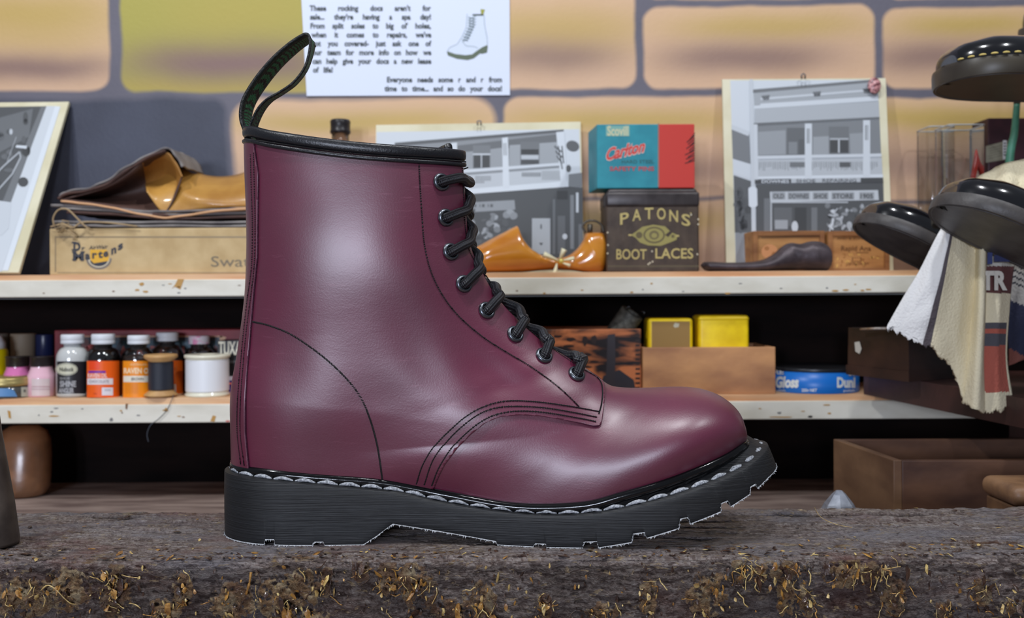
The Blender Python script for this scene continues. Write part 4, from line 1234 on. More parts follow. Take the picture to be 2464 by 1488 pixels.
# small drawing of a boot
gd = C(92, 104, 84); ol = C(150, 166, 172)
A.poly([(1075, 125), (1078, 134), (1100, 142), (1125, 145), (1140, 141), (1155, 129), (1160, 130), (1172, 127), (1174, 112), (1172, 108), (1160, 114), (1148, 122), (1136, 131), (1120, 133), (1095, 130), (1077, 124)][::-1], gd, 1)
A.poly([(1124, 34), (1165, 36), (1166, 60), (1172, 90), (1173, 108), (1160, 114), (1148, 122), (1136, 131), (1120, 133), (1095, 130), (1077, 123), (1082, 115), (1101, 106), (1112, 88), (1122, 66)][::-1], C(216, 226, 242), 1.5)
A.line([(1124, 34), (1122, 66), (1112, 88), (1101, 106), (1082, 115), (1076, 124)], 1.3, ol, 3); A.line([(1165, 38), (1166, 60), (1172, 90), (1173, 108)], 1.3, ol, 3)
A.line([(1112, 100), (1122, 111), (1140, 112), (1150, 116)], 1.3, ol, 3); A.rect(1137, 34, 1164, 38, C(70, 84, 80), 3); A.poly([(1156, 22), (1167, 23), (1163, 35), (1158, 35)][::-1], C(160, 160, 60), 3)
for i in range(9):
    y = 42 + i * 6.6; x = 1127 - max(0, i - 3) * 3.0
    A.line([(x, y), (x + 14, y + 4)], 2.0, C(70, 90, 96), 3); A.line([(x + 2, y + 5), (x + 18, y - 3)], 1.8, C(96, 116, 122), 3.5)
A.build('print', t)

# ------------------------------------------------------------------ leaning photographs
border_m = mat('aged_card', C(222, 216, 188), rough=.5, col2=C(206, 198, 164), vscale=18)
def plane_from(pb, pt, xdir=(1, 0, 0)):
    """plane through a bottom and a top point, level along x"""
    n = Vector(xdir).cross(pt - pb).normalized()
    if n.y > 0: n = -n
    return pb, n
def board(name, label, corners, Yb, Yt, thick=.004):
    """corners TL, TR, BR, BL in the photograph; the sheet leans from Yb at the foot to Yt at the top"""
    pb = at(corners[2][0], corners[2][1], Yb); pt = at(corners[1][0], corners[1][1], Yt)
    O, n = plane_from(pb, pt)
    q = [on_plane(x, y, O, n) for x, y in corners]
    t = thing(name, label, 'photograph', (q[2] + q[3]) / 2)
    bk = [p - n * thick for p in q]
    mk('card', q + bk, [(0, 3, 2, 1), (4, 5, 6, 7), (0, 1, 5, 4), (1, 2, 6, 5), (2, 3, 7, 6), (3, 0, 4, 7)], border_m, t, smooth=False)
    return t, Art(proj_plane(O, n), .00022)
def g_(v, b=1.0):
    v = 40 + (v - 40) * .90
    return C(v * .97, v, min(255, v * 1.03 * b))
photo_ink = inkmat('photo_ink', .5)
# the left one
t, A = board('photograph', 'cream-bordered black-and-white photograph leaning at the far left of the upper shelf', [(-330, 250), (166, 245), (45, 656), (-470, 656)], 1.088, 1.203)
A.poly([(-300, 262), (118, 256), (-8, 650), (-430, 650)][::-1], g_(84), 1)
A.poly([(112, 256), (133, 256), (5, 654), (-35, 654)][::-1], g_(222), 2)  # pale band paints a glass reflection down the right side
A.poly([(99, 258), (112, 257), (-35, 650), (-60, 650)][::-1], g_(120), 2)
A.poly([(133, 256), (146, 257), (20, 652), (5, 652)][::-1], g_(236), 2)
A.poly([(-60, 300), (80, 262), (70, 330), (-60, 400)][::-1], g_(112), 2)
A.poly([(40, 350), (66, 352), (64, 359), (38, 356)][::-1], g_(225), 3); A.oval(27, 318, 4, 7, g_(205), 3)
A.line([(-60, 470), (10, 400), (48, 366), (50, 380), (30, 420), (-60, 520)], 3.5, g_(190), 3); A.line([(18, 390), (40, 330)], 2, g_(170), 3)
A.poly([(0, 484), (28, 488), (22, 550), (4, 568), (-60, 560), (-60, 480)][::-1], g_(216), 3)
for i in range(16): A.oval(-40 + rng.rand() * 110, 280 + rng.rand() * 180, 5 + 9 * rng.rand(), 4 + 12 * rng.rand(), g_(66 + 50 * rng.rand()), 2.5, 10)
A.build('print', t, photo_ink)
# the middle one
t, A = board('photograph', 'black-and-white photograph of a veranda building leaning behind the burgundy boot', [(905, 301), (1397, 293), (1406, 655), (898, 655)], 1.165, 1.196)
A.poly([(906, 318), (1394, 311), (1403, 650), (900, 650)][::-1], g_(226), 1)
A.poly([(960, 349), (1352, 317), (1362, 460), (1362, 470), (900, 480), (900, 352)][::-1], g_(150), 2)
A.poly([(950, 344), (1356, 312), (1357, 318), (950, 352)][::-1], g_(96), 3)
A.poly([(1090, 352), (1352, 322), (1354, 345), (1090, 368)][::-1], g_(112), 2.5)
A.poly([(1112, 368), (1208, 356), (1208, 412), (1112, 420)][::-1], g_(166), 2.7); A.poly([(1226, 350), (1345, 342), (1347, 400), (1226, 410)][::-1], g_(172), 2.7)
A.rect(1138, 350, 1180, 408, g_(128), 3); A.rect(1140, 374, 1178, 404, g_(70), 3.5); A.rect(1157, 374, 1160, 404, g_(200), 4); A.rect(1138, 370, 1180, 374, g_(215), 4)
A.rect(1252, 342, 1298, 398, g_(120), 3); A.rect(1254, 360, 1296, 372, g_(60), 3.5); A.rect(1254, 374, 1296, 384, g_(205), 3.5); A.rect(1254, 386, 1296, 395, g_(76), 3.5)
A.poly([(1086, 345), (1100, 344), (1102, 460), (1088, 460)][::-1], g_(228), 5); A.poly([(1208, 333), (1222, 331), (1226, 452), (1210, 453)][::-1], g_(232), 5); A.line([(1212, 345), (1213, 375)], 2, g_(130), 5.5); A.line([(1217, 345), (1218, 375)], 2, g_(130), 5.5)
A.poly([(1338, 319), (1358, 317), (1364, 448), (1350, 449)][::-1], g_(230), 5)
for i in range(7): A.line([(1346 - 12 + 3 * i, 352 + (i % 3) * 12), (1350 + i, 366 + 14 * (i % 4))], 3, g_(90), 5.6)
A.poly([(1100, 410), (1352, 392), (1352, 399), (1100, 418)][::-1], g_(226), 4.5)
A.poly([(1100, 424), (1360, 404), (1362, 440), (1100, 458)][::-1], g_(208), 4.2)
for i in range(16):
    x = 1256 + i * 2.9; A.rect(x, 416, x + 1.5, 426, g_(88), 4.6)
for i in range(12):
    x = 1144 + i * 3.2; A.rect(x, 424, x + 1.4, 436 if i > 6 else 442, g_(120), 4.6)
for i in range(28):
    x = 1304 + i * 1.9; A.rect(x, 412, x + .8, 434, g_(150), 4.6)
A.poly([(1100, 458), (1366, 436), (1368, 450), (1100, 470)][::-1], g_(236), 4.5)
A.oval(1378, 352, 16, 13, g_(96), 2, rot=.3); A.oval(1368, 406, 6, 9, g_(90), 2)
A.poly([(1100, 468), (1366, 450), (1402, 452), (1403, 650), (900, 650), (900, 480)][::-1], g_(82), 3)
A.poly([(1368, 420), (1400, 416), (1401, 450), (1368, 452)][::-1], g_(130), 3)
A.poly([(1128, 488), (1238, 482), (1240, 505), (1126, 512)][::-1], g_(158), 4)
for k in range(60):
    A.oval(1105 + rng.rand() * 135, 505 + rng.rand() * 110, 4 + rng.rand() * 9, 3 + rng.rand() * 9, g_(70 + 110 * rng.rand()), 4.2 + (k % 9) * .06, 8, rng.rand() * 3)
for k in range(5): A.rect(1140 + k * 10 + (k % 2) * 4, 492, 1146 + k * 10, 499, g_(96), 5)
A.rect(1280, 526, 1324, 612, g_(186), 4); A.oval(1302, 546, 2, 7, g_(90), 4.5, 8); A.poly([(1297, 585), (1307, 585), (1302, 592)][::-1], g_(80), 4.5)
A.rect(1330, 480, 1336, 612, g_(118), 4); A.rect(1342, 520, 1360, 612, g_(110), 4); A.oval(1359, 570, 6, 7, g_(228), 5, 12)
A.rect(1386, 464, 1392, 512, g_(222), 4); A.rect(1372, 470, 1381, 600, g_(140), 4); A.rect(1392, 540, 1402, 620, g_(120), 4); A.rect(1340, 460, 1366, 480, g_(60), 4)
A.build('print', t, photo_ink)
# the right one
t, A = board('photograph', 'tall black-and-white photograph of a shoe shop front leaning at the right of the upper shelf', [(1738, 191), (2131, 188), (2150, 655), (1748, 655)], 1.165, 1.198)
A.poly([(1757, 194), (2110, 192), (2128, 650), (1771, 650)][::-1], g_(226), 1)
A.poly([(1813, 217), (2110, 192), (2114, 236), (1815, 254)][::-1], g_(178), 2); A.poly([(1811, 216), (2110, 191), (2110, 197), (1811, 224)][::-1], g_(120), 3)
A.poly([(1830, 236), (2108, 214), (2108, 219), (1830, 242)][::-1], g_(216), 3)
for x, y in ((1832, 231), (1955, 222), (2075, 214)): A.poly([(x, y), (x + 20, y - 2), (x + 18, y + 10), (x + 4, y + 11)][::-1], g_(116), 3)
A.poly([(1830, 250), (2112, 232), (2114, 243), (1825, 262)][::-1], g_(226), 3.2)
A.poly([(1815, 262), (2114, 244), (2116, 284), (1815, 298)][::-1], g_(190), 2.6); A.poly([(1812, 297), (2116, 282), (2116, 287), (1812, 304)][::-1], g_(110), 3.4)
A.poly([(1815, 304), (2116, 288), (2120, 378), (1818, 378)][::-1], g_(136), 2.5)
A.poly([(1824, 318), (1890, 314), (1890, 372), (1824, 374)][::-1], g_(164), 2.8); A.poly([(1956, 330), (1996, 328), (1996, 372), (1956, 374)][::-1], g_(168), 2.8); A.poly([(2044, 322), (2076, 320), (2078, 370), (2046, 372)][::-1], g_(162), 2.8)
A.rect(1893, 308, 1938, 372, g_(108), 3); A.rect(1897, 342, 1918, 372, g_(140), 3.3); A.rect(1922, 336, 1936, 372, g_(96), 3.3)
A.rect(1994, 305, 2042, 370, g_(120), 3); A.rect(1997, 338, 2041, 368, g_(72), 3.4); A.rect(2016, 336, 2020, 368, g_(206), 3.6); A.rect(1996, 333, 2041, 337, g_(190), 3.6)
for xx, y0, y1 in ((1936, 298, 428), (2076, 290, 426)):
    A.rect(xx, y0, xx + 17, y1, g_(224), 5); A.rect(xx + 5, y0 + 12, xx + 8, y0 + 48, g_(136), 5.4); A.rect(xx + 10, y0 + 12, xx + 12, y0 + 48, g_(136), 5.4)
A.poly([(1812, 300), (1822, 300), (1824, 434), (1814, 434)][::-1], g_(220), 5)
A.poly([(1818, 376), (2120, 370), (2121, 378), (1818, 384)][::-1], g_(222), 4.5)
A.poly([(1818, 385), (2121, 380), (2123, 424), (1820, 430)][::-1], g_(198), 4.2)
for i in range(70):
    x = 1826 + i * 4.1; A.rect(x, 390, x + 1.3, 390 + 12 + 10 * rng.rand(), g_(140 if i % 3 else 110), 4.5)
A.rect(2020, 391, 2046, 403, g_(92), 4.7); A.rect(1900, 391, 1940, 403, g_(120), 4.7)
A.poly([(1815, 426), (2124, 420), (2124, 428), (1815, 432)][::-1], g_(232), 4.8)
A.poly([(1816, 433), (2124, 428), (2125, 440), (1816, 443)][::-1], g_(72), 5); A.poly([(1903, 431), (2070, 428), (2070, 439), (1903, 441)][::-1], g_(196), 5.3)
A.text('DOWNES', 1832, 433.5, 1898, 441, g_(226), 5.8, .02); A.text('SHOE', 1915, 432, 1962, 440, g_(90), 5.8, .02); A.text('REPAIRING', 1978, 431, 2060, 439, g_(90), 5.8, .02)
A.poly([(1818, 444), (2125, 440), (2130, 650), (1820, 650)][::-1], g_(84), 3)
A.rect(1838, 478, 1852, 640, g_(118), 3.4)
A.poly([(1852, 462), (2112, 458), (2114, 482), (1853, 487)][::-1], g_(208), 4)
for i, (x0, x1, tx) in enumerate(((1860, 1886, 'OLD'), (1898, 1945, 'DOWNES'), (1958, 1990, 'SHOE'), (2003, 2052, 'STORE'), (2070, 2100, '1905'))):
    A.rect(x0 - 3, 463, x1 + 3, 481, g_(168), 4.3); A.text(tx, x0, 467, x1, 478, g_(80), 4.6, .03)
A.rect(1853, 487, 1857, 600, g_(188), 4); A.rect(1853, 486, 2040, 489, g_(200), 4.2)
A.rect(1862, 500, 1905, 545, g_(104), 3.8); A.rect(1864, 530, 1895, 552, g_(168), 4); A.oval(1912, 546, 8, 14, g_(214), 4.2, 10); A.rect(1912, 500, 1940, 600, g_(64), 3.7); A.rect(1952, 500, 1966, 600, g_(120), 3.9)
for k in range(70):
    A.oval(1990 + rng.rand() * 130, 495 + rng.rand() * 70, 2 + rng.rand() * 8, 2 + rng.rand() * 6, g_(60 + 130 * rng.rand()), 4.2 + (k % 9) * .06, 8, rng.rand() * 3)
for k in range(22): A.oval(1995 + rng.rand() * 50, 505 + rng.rand() * 50, 3 + rng.rand() * 6, 1.5 + rng.rand() * 3, g_(180 + 40 * rng.rand()), 4.9 + (k % 5) * .06, 8, rng.rand() * 3)
A.poly([(1760, 305), (1803, 320), (1806, 395), (1763, 382)][::-1], g_(128), 2); A.poly([(1760, 300), (1806, 318), (1800, 328), (1760, 312)][::-1], g_(216), 2.4)
A.poly([(1763, 383), (1806, 396), (1807, 432), (1765, 420)][::-1], g_(222), 2.2); A.poly([(1765, 422), (1807, 436), (1810, 560), (1768, 560)][::-1], g_(96), 2)
for k in range(16): A.oval(1770 + rng.rand() * 32, 440 + rng.rand() * 110, 4 + 5 * rng.rand(), 6 + 10 * rng.rand(), g_(70 + 60 * rng.rand()), 2.5, 9)
A.poly([(1769, 560), (1810, 560), (1812, 650), (1771, 650)][::-1], g_(160), 2)
A.poly([(1803, 192), (1811, 192), (1819, 640), (1809, 640)][::-1], g_(214), 6)
A.poly([(1800, 454), (1806, 450), (1816, 450), (1821, 455), (1822, 495), (1817, 500), (1806, 500), (1801, 496)][::-1], g_(232), 6.4)
A.build('print', t, photo_ink)
# badge pinned to its corner
bp_ = at(2104, 206, 1.190)
t = thing('badge', 'small round pinkish badge pinned to the top corner of the tall photograph', 'badge', bp_)
O = bp_; n = Vector((-.15, -1, .1)).normalized(); u, v, n = basis(n)
M = Matrix(((u.x, v.x, n.x, O.x), (u.y, v.y, n.y, O.y), (u.z, v.z, n.z, O.z), (0, 0, 0, 1)))
d_ = xf(lathe([(.0, -.001), (.0076, -.001), (.0078, .0), (.0068, .0012), (.0, .0018)], 24), M); d_ = ([q + Vector(((q.x - O.x) * .25 * 0, 0, (q.z - O.z) * .3)) for q in d_[0]], d_[1])
mk('disc', *d_, mat('pink_enamel', C(206, 150, 150), rough=.3, col2=C(110, 60, 66), vscale=300, ramp=(.45, .55)), t)
# clips on the card edge
for nm, px, py in (('clip', 1933, 184),):
    p = at(px, py, 1.19); t = thing('clip', 'tiny dark metal clip on the top edge of the tall photograph', 'clip', p)
    mk('wire', *tube([p + Vector((-.002, 0, -.003)), p + Vector((-.0022, 0, .002)), p + Vector((0, 0, .0034)), p + Vector((.0022, 0, .002)), p + Vector((.002, 0, -.003))], .0009, 6), steel, t)
p = at(1153, 296, 1.189); t = thing('clip', 'tiny dark metal clip on the top edge of the photograph behind the boot', 'clip', p)
mk('wire', *tube([p + Vector((-.002, 0, -.003)), p + Vector((-.0022, 0, .002)), p + Vector((0, 0, .0026)), p + Vector((.0022, 0, .002)), p + Vector((.002, 0, -.003))], .0009, 6), steel, t)

# ------------------------------------------------------------------ upper shelf
# cardboard swatch box
YB_ = 1.078
x0, x1 = at(119, 600, YB_).x, at(860, 600, YB_).x; zt_ = at(400, 549, YB_).z
kraft = mat('kraft_card', C(206, 180, 134), rough=.75, col2=C(188, 160, 114), vscale=40, bump=.2, bscale=300)
t = thing('cardboard_box', 'long low kraft cardboard swatch box under the folded leathers on the upper shelf', 'box', ((x0 + x1) / 2, YB_ + .05, ZU))
bx_ = box(x0, x1, YB_, YB_ + .105, ZU, zt_, .0012)
mk('body', *bx_, kraft, t, smooth=False)
A = Art(proj_plane((0, YB_, 0), (0, -1, 0)))
ln = C(140, 120, 88)
A.rect(132, 569, 860, 572.5, ln, 1); A.rect(132, 569, 135, 655, ln, 1.5); A.rect(138, 655.5, 860, 657.5, ln, 1)
dk = C(44, 46, 56); yl = C(224, 170, 40)
def slab(ch, x, y, w_, h_, col, L2, tilt=0.0, serif=True):
    A.text(ch, x, y - h_, x + w_, y, col, L2, .035, tilt=tilt)
A.oval(238, 622, 31, 27, C(120, 110, 100), 1, 30, a0=0, a1=math.pi); A.oval(238, 622, 26, 22, C(206, 196, 170), 1.5, 30, a0=0, a1=math.pi); A.oval(238, 627, 21, 14, dk, 2, 24, a0=0, a1=math.pi)
A.poly([(217, 601), (256, 601), (262, 610), (262, 628), (226, 634), (218, 626)][::-1], yl, 2.5)
A.text('D', 177, 583, 194, 603, dk, 3, .05); A.rect(173, 582, 183, 586, dk, 3.2); A.rect(173, 600, 183, 604, dk, 3.2); A.text('r', 197, 592, 205, 602, dk, 3, .03)
A.text('AirWair', 214, 592, 260, 601, C(60, 52, 46), 3, .012, shear=.2, tilt=3)
A.text('M', 176, 607, 202, 627, dk, 3.6, .05); A.rect(174, 605, 184, 609, dk, 3.7); A.rect(194, 605, 204, 609, dk, 3.7); A.rect(174, 624, 184, 627, dk, 3.7); A.rect(194, 624, 203, 627, dk, 3.7)
for ch, xx, bb, hh, tl in (('a', 205, 624, 13, 0), ('r', 222, 622, 13, 0), ('t', 236, 621, 16, 1), ('e', 249, 619, 13, 2), ('n', 268, 613, 14, 5), ('s', 284, 603, 13, 6)):
    A.text(ch, xx, bb - hh, xx + 12, bb, dk, 3.6, .04, tilt=tl, ref=ch)
A.text('Swatch', 508, 617, 645, 642, C(112, 98, 72), 2, .0, ref='S')
A.build('print', t)
# folded leathers on the box
grey_l = mat('grey_leather', C(142, 136, 132), rough=.6, col2=C(104, 98, 97), vscale=30, bump=.3, bscale=500)
def sheet(rows_, Y0, Y1, m, name, parent, thick=.0022, wob=.001, n=60):
    """a leather sheet whose side view is a px curve, running back from Y0 to Y1"""
    c = crom(rows_, n); NY_ = 10; V, Fq = [], []
    for j in range(NY_ + 1):
        f = j / NY_; Y = Y0 + (Y1 - Y0) * f
        for i in range(n):
            p = at(c[i][0], c[i][1], Y0); k = 1 - .0 * f
            V.append((p.x, Y + wob * 3 * noise.noise(Vector((i * .11, j * .3, 2))), p.z + wob * noise.noise(Vector((i * .13, j * .7, 5))) ))
    for j in range(NY_):
        for i in range(n - 1): Fq.append((j * n + i, j * n + i + 1, (j + 1) * n + i + 1, (j + 1) * n + i))
    o = mk(name, V, Fq, m, parent); add_mod(o, 'SOLIDIFY', thickness=thick, offset=0.0); return o
tan = mat('tan_leather', C(196, 146, 70), rough=.42, col2=C(166, 116, 50), vscale=22, bump=.25, bscale=400, coat=.2)
tan_d = mat('ochre_leather', C(168, 118, 50), rough=.5, col2=C(146, 98, 38), vscale=40, bump=.25, bscale=400)
brown_l = mat('brown_suede', C(88, 62, 54), rough=.7, col2=C(66, 46, 42), vscale=30, bump=.3, bscale=500)
pink_e = mat('cut_leather_edge', C(214, 164, 120), rough=.7)
stack = thing('leather_sheets', 'flat stack of dark grey leather sheets lying on the cardboard swatch box', 'leather', at(380, 548, 1.12) * 1.0)
for k, (yy, xa, xb_, m_) in enumerate(((543, 150, 800, grey_l), (534, 128, 800, grey_l), (525, 160, 790, brown_l), (516, 146, 810, grey_l), (508, 122, 800, grey_l))):
    pts = [(xa, yy - 14 + (4 if k < 2 else 0)), (xa + 120, yy - 9), (xa + 230, yy + 1), (xa + 330, yy - 1), (xb_, yy - 8)] if k > 1 else [(xa, yy), (xa + 200, yy + 1), (xb_, yy)]
    sheet(pts, 1.080 + .001 * k, 1.172, m_, 'leather_sheet', stack, .0026)
# hide folded back over the stack: lower layer, fold at the left, upper flap
hide = thing('leather_hide', 'brown leather hide folded open like a mouth on top of the grey sheets', 'leather', at(300, 500, 1.12))
sheet([(420, 520), (330, 512), (250, 492), (190, 486), (146, 480), (140, 476), (160, 466), (215, 458), (262, 440), (300, 412), (340, 386), (398, 362)], 1.084, 1.165, brown_l, 'folded_layer', hide, .0024, .002, 90)
sheet([(142, 472), (165, 460), (220, 450), (262, 430), (305, 400), (350, 376), (400, 357), (420, 372), (436, 400)], 1.086, 1.168, grey_l, 'outer_layer', hide, .0018, .002, 80)
sheet([(146, 484), (200, 490), (260, 498), (330, 514), (385, 523), (430, 521), (520, 508), (606, 502), (700, 500)], 1.080, 1.16, pink_e, 'lower_layer', hide, .0022, .001, 80)
# curled face of the hide: the back of the mouth, seen from the front
V, Fq = [], []
topc = crom([(150, 478), (215, 462), (262, 445), (300, 422), (330, 398), (350, 378), (398, 364), (425, 392), (440, 425)], 50); botc = crom([(150, 482), (200, 488), (260, 497), (310, 508), (350, 516), (380, 520), (400, 512), (420, 480), (440, 425)], 50)
for i in range(50):
    for j in range(9):
        f = j / 8; q = topc[i] * (1 - f) + botc[i] * f
        V.append(at(q[0], q[1], 1.088 + .05 * math.sin(math.pi * f) * min(1, i / 8) * min(1, (49 - i) / 12)))
for i in range(49):
    for j in range(8): Fq.append((i * 9 + j, (i + 1) * 9 + j, (i + 1) * 9 + j + 1, i * 9 + j + 1))
cols = [(C(166, 116, 52) if i > 27 and j < 6 - (42 - i) * .1 else C(84, 60, 52)) for i in range(49) for j in range(8)]
o = mk('inner_face', V, Fq, inkmat('leather_face', .55, bump=.3), hide, cols=cols); add_mod(o, 'SOLIDIFY', thickness=.0015)
# the tan leather beside it, rolling towards the heel of the boot
tanl = thing('leather_piece', 'smooth tan leather piece rising in a soft curve behind the boot heel', 'leather', at(520, 500, 1.12))
V, Fq = [], []
topc = crom([(350, 445), (385, 424), (435, 398), (465, 415), (500, 426), (545, 428), (590, 418), (640, 395), (720, 380)], 60); botc = crom([(352, 462), (380, 500), (400, 517), (440, 512), (500, 502), (560, 498), (606, 497), (660, 496), (720, 494)], 60)
for i in range(60):
    for j in range(13):
        f = j / 12; q = topc[i] * (1 - f) + botc[i] * f
        V.append(at(q[0], q[1], 1.150 - .060 * f ** .7 - .012 * math.sin(math.pi * f) - .006 * math.exp(-((i - 8 - 26 * f) / 5.0) ** 2) * math.sin(math.pi * f)))
for i in range(59):
    for j in range(12): Fq.append((i * 13 + j, (i + 1) * 13 + j, (i + 1) * 13 + j + 1, i * 13 + j + 1))
o = mk('tan_face', V, Fq, tan, tanl); add_mod(o, 'SOLIDIFY', thickness=.002)
# twine
twm = mat('jute_twine', C(170, 146, 110), rough=.8, bump=.5, bscale=1500)
t = thing('twine', 'frayed jute twine knotted at the left end of the cardboard swatch box', 'twine', at(170, 560, 1.074))
tp = lambda x, y, d=0: at(x, y, 1.0735 - d)
v, f = join(tube([tp(q[0], q[1], q[2]) for q in crom([(130, 545, 0), (128, 525, .002), (140, 506, .003), (162, 504, .004), (185, 525, .004), (205, 545, .003), (218, 552, 0)], 40)], .0010, 6),
            tube([tp(q[0], q[1], q[2]) for q in crom([(122, 546, 0), (150, 540, .003), (175, 548, .004), (200, 535, .003), (260, 536, .001), (330, 545, 0)], 40)], .0010, 6),
            tube([tp(q[0], q[1], q[2]) for q in crom([(150, 548, .001), (165, 556, .003), (180, 566, .002), (176, 578, .001)], 20)], .0010, 6),
            *[tube([tp(155 + rng.randn() * 16, 545 + rng.randn() * 7, .001 + .003 * rng.rand()) for _ in range(4)], .0006, 5) for _ in range(9)])
mk('cord', v, f, twm, t)

# dark bottle behind the boot
def thin_glass(name, tint):
    m = bpy.data.materials.new(name); m.use_nodes = True; nt = m.node_tree; N = nt.nodes; L = nt.links
    out = [n for n in N if n.type == 'OUTPUT_MATERIAL'][0]
    tr = N.new('ShaderNodeBsdfTransparent'); tr.inputs[0].default_value = tint
    gl = N.new('ShaderNodeBsdfGlossy'); gl.inputs['Roughness'].default_value = .04
    fr = N.new('ShaderNodeFresnel'); fr.inputs[0].default_value = 1.5
    ml = N.new('ShaderNodeMath'); ml.operation = 'MULTIPLY_ADD'; ml.inputs[1].default_value = 1.3; ml.inputs[2].default_value = .02; ml.use_clamp = True
    L.new(fr.outputs[0], ml.inputs[0])
    mx = N.new('ShaderNodeMixShader'); L.new(ml.outputs[0], mx.inputs[0]); L.new(tr.outputs[0], mx.inputs[1]); L.new(gl.outputs[0], mx.inputs[2]); L.new(mx.outputs[0], out.inputs[0])
    return m
glass = thin_glass('clear_glass', (.90, .91, .91, 1))
glass_br = mat('smoked_glass', C(150, 130, 110), rough=.05, trans=.9)
capblk = mat('black_cap', C(34, 30, 32), rough=.35)
p = at(819, 320, 1.15)
t = thing('bottle', 'small bottle with a black screw cap peeking over the boot collar', 'bottle', (p.x, 1.15, ZU))
zt_ = at(819, 289, 1.15).z; zn = at(819, 322, 1.15).z
mk('bottle_body', *lathe([(.0, ZU), (.020, ZU), (.021, ZU + .002), (.021, ZU + .085), (.019, zn - .035), (.0105, zn - .012), (.0102, zn + .001), (0, zn + .001)], 30, p.x, 1.15), glass_br, t)
mk('cap', *lathe([(.0118, zn), (.0122, zn + .003), (.0116, zn + .004), (.0116, zt_ - .006), (.0120, zt_ - .002), (.0108, zt_), (0, zt_)], 30, p.x, 1.15), capblk, t)

# boot-lace tin with the pin box on top
YT = 1.095
x0, x1 = at(1458, 600, YT).x, at(1684, 600, YT).x; zt_ = at(1560, 453, YT).z; zs = at(1560, 498, YT).z
tinm = mat('brown_tin', C(82, 68, 56), rough=.4, col2=C(64, 52, 44), vscale=60, bump=.15, bscale=200, metal=.1)
tinl = mat('dark_tin_lid', C(70, 64, 64), rough=.35, col2=C(48, 42, 42), vscale=50, metal=.2)
t = thing('tin_box', 'old brown boot laces tin with gold lettering standing on the upper shelf', 'tin', ((x0 + x1) / 2, YT + .035, ZU))
mk('body', *box(x0 + .0006, x1 - .0006, YT + .0006, YT + .072, ZU, zs + .004, .002), tinm, t, smooth=False)
lid = box(x0, x1, YT - .0012, YT + .0735, zs, zt_ - .004, .003, 3); lid2 = box(x0 + .002, x1 - .002, YT + .002, YT + .070, zt_ - .008, zt_, .0038, 4)
mk('lid', *join(lid, lid2), tinl, t, auto=40)
A = Art(proj_plane((0, YT + .0006, 0), (0, -1, 0)))
gold = C(186, 168, 104); gold2 = C(150, 140, 78)
pa = 'PATONS'
for i, ch in enumerate(pa):
    u_ = i / (len(pa) - 1); x = 1492 + i * 29.6; y = 541 - 14 * (1 - (2 * u_ - 1) ** 2)
    A.text(ch, x, y - 27, x + 21, y, gold, 2, .015, tilt=(2.5 - i) * 1.5)
A.text("'", 1660, 512, 1664, 518, gold, 2, .01, ref="'")
A.text('BOOT', 1483, 600, 1556, 624, gold, 2, .015); A.text('LACES', 1577, 598, 1668, 622, gold, 2, .015)
A.poly([(1518, 566), (1530, 558), (1546, 546), (1572, 541), (1600, 545), (1612, 556), (1600, 566), (1608, 571), (1618, 560), (1630, 566), (1628, 577), (1612, 584), (1590, 592), (1560, 591), (1540, 584), (1530, 573)][::-1], gold2, 1)
A.oval(1574, 566, 26, 20, C(96, 84, 52), 1.5, 24); A.oval(1574, 566, 22, 16, gold2, 1.8, 24); A.oval(1574, 566, 12, 11, C(108, 96, 60), 2.1, 20); A.oval(1574, 567, 7, 6, gold2, 2.4, 16); A.oval(1538, 566, 8, 8, C(96, 84, 52), 1.5, 14); A.oval(1619, 569, 4, 4, C(96, 84, 52), 1.5, 12)
A.line([(1512, 566), (1520, 566)], 4, gold, 2); A.line([(1627, 568), (1634, 568)], 4, gold, 2)
for x, y in ((1680, 528), (1569, 605), (1678, 612), (1564, 633), (1560, 636), (1663, 517), (1463, 590), (1462, 610), (1680, 540), (1570, 630), (1462, 560)): A.oval(x, y, 2.0, 2.4, C(206, 196, 170), 2, 7)
for i in range(44): A.oval(1464 + i * 5.0, 641, 1.5, 3, C(100, 92, 66), 1, 6)
A.build('print', t)
# pins box
Yp = 1.098; ang = .12
pl = at(1437, 450, Yp); pr = at(1672, 450, Yp); ztp = at(1550, 299, Yp).z
t = thing('pin_box', 'teal and red cardboard safety pin box lying on top of the brown tin', 'box', ((pl.x + pr.x) / 2, Yp + .03, zt_))
teal = mat('teal_card', C(44, 142, 156), rough=.5, col2=C(36, 126, 142), vscale=50); redc = mat('red_card', C(196, 58, 48), rough=.5)
xm = at(1585, 450, Yp).x; zb_ = zt_ + .0003
g1 = box(pl.x, xm, Yp, Yp + .055, zb_, ztp, .0008); g2 = box(xm, pr.x, Yp, Yp + .055, zb_, ztp, .0008)
def skew(g): return [Vector((v.x - (v.y - Yp) * .10, v.y, v.z)) for v in g[0]], g[1]
g1, g2 = skew(g1), skew(g2)
v, f = join(g1, g2); o = mk('carton', v, f, [teal, redc], t, smooth=False)
o.data.polygons.foreach_set('material_index', [0] * len(g1[1]) + [1] * len(g2[1]))
A = Art(proj_plane((0, Yp - .0001, 0), (0, -1, 0)))
A.rect(1458, 303, 1515, 328, C(120, 170, 160), 1); A.text('Scovill', 1461, 303, 1512, 326, C(196, 196, 160), 2, .03)
A.text('Carlton', 1458, 357, 1553, 387, C(226, 196, 184), 1.6, .055, shear=.35, tilt=22); A.text('Carlton', 1459, 358, 1552, 386, C(206, 62, 54), 2.2, .03, shear=.35, tilt=22)
A.text('HARD STEEL', 1496, 385, 1574, 393, C(38, 96, 96), 2, .01, ref='H'); A.text('SAFETY PINS', 1467, 401, 1574, 411, C(180, 70, 74), 2, .03, ref='H')
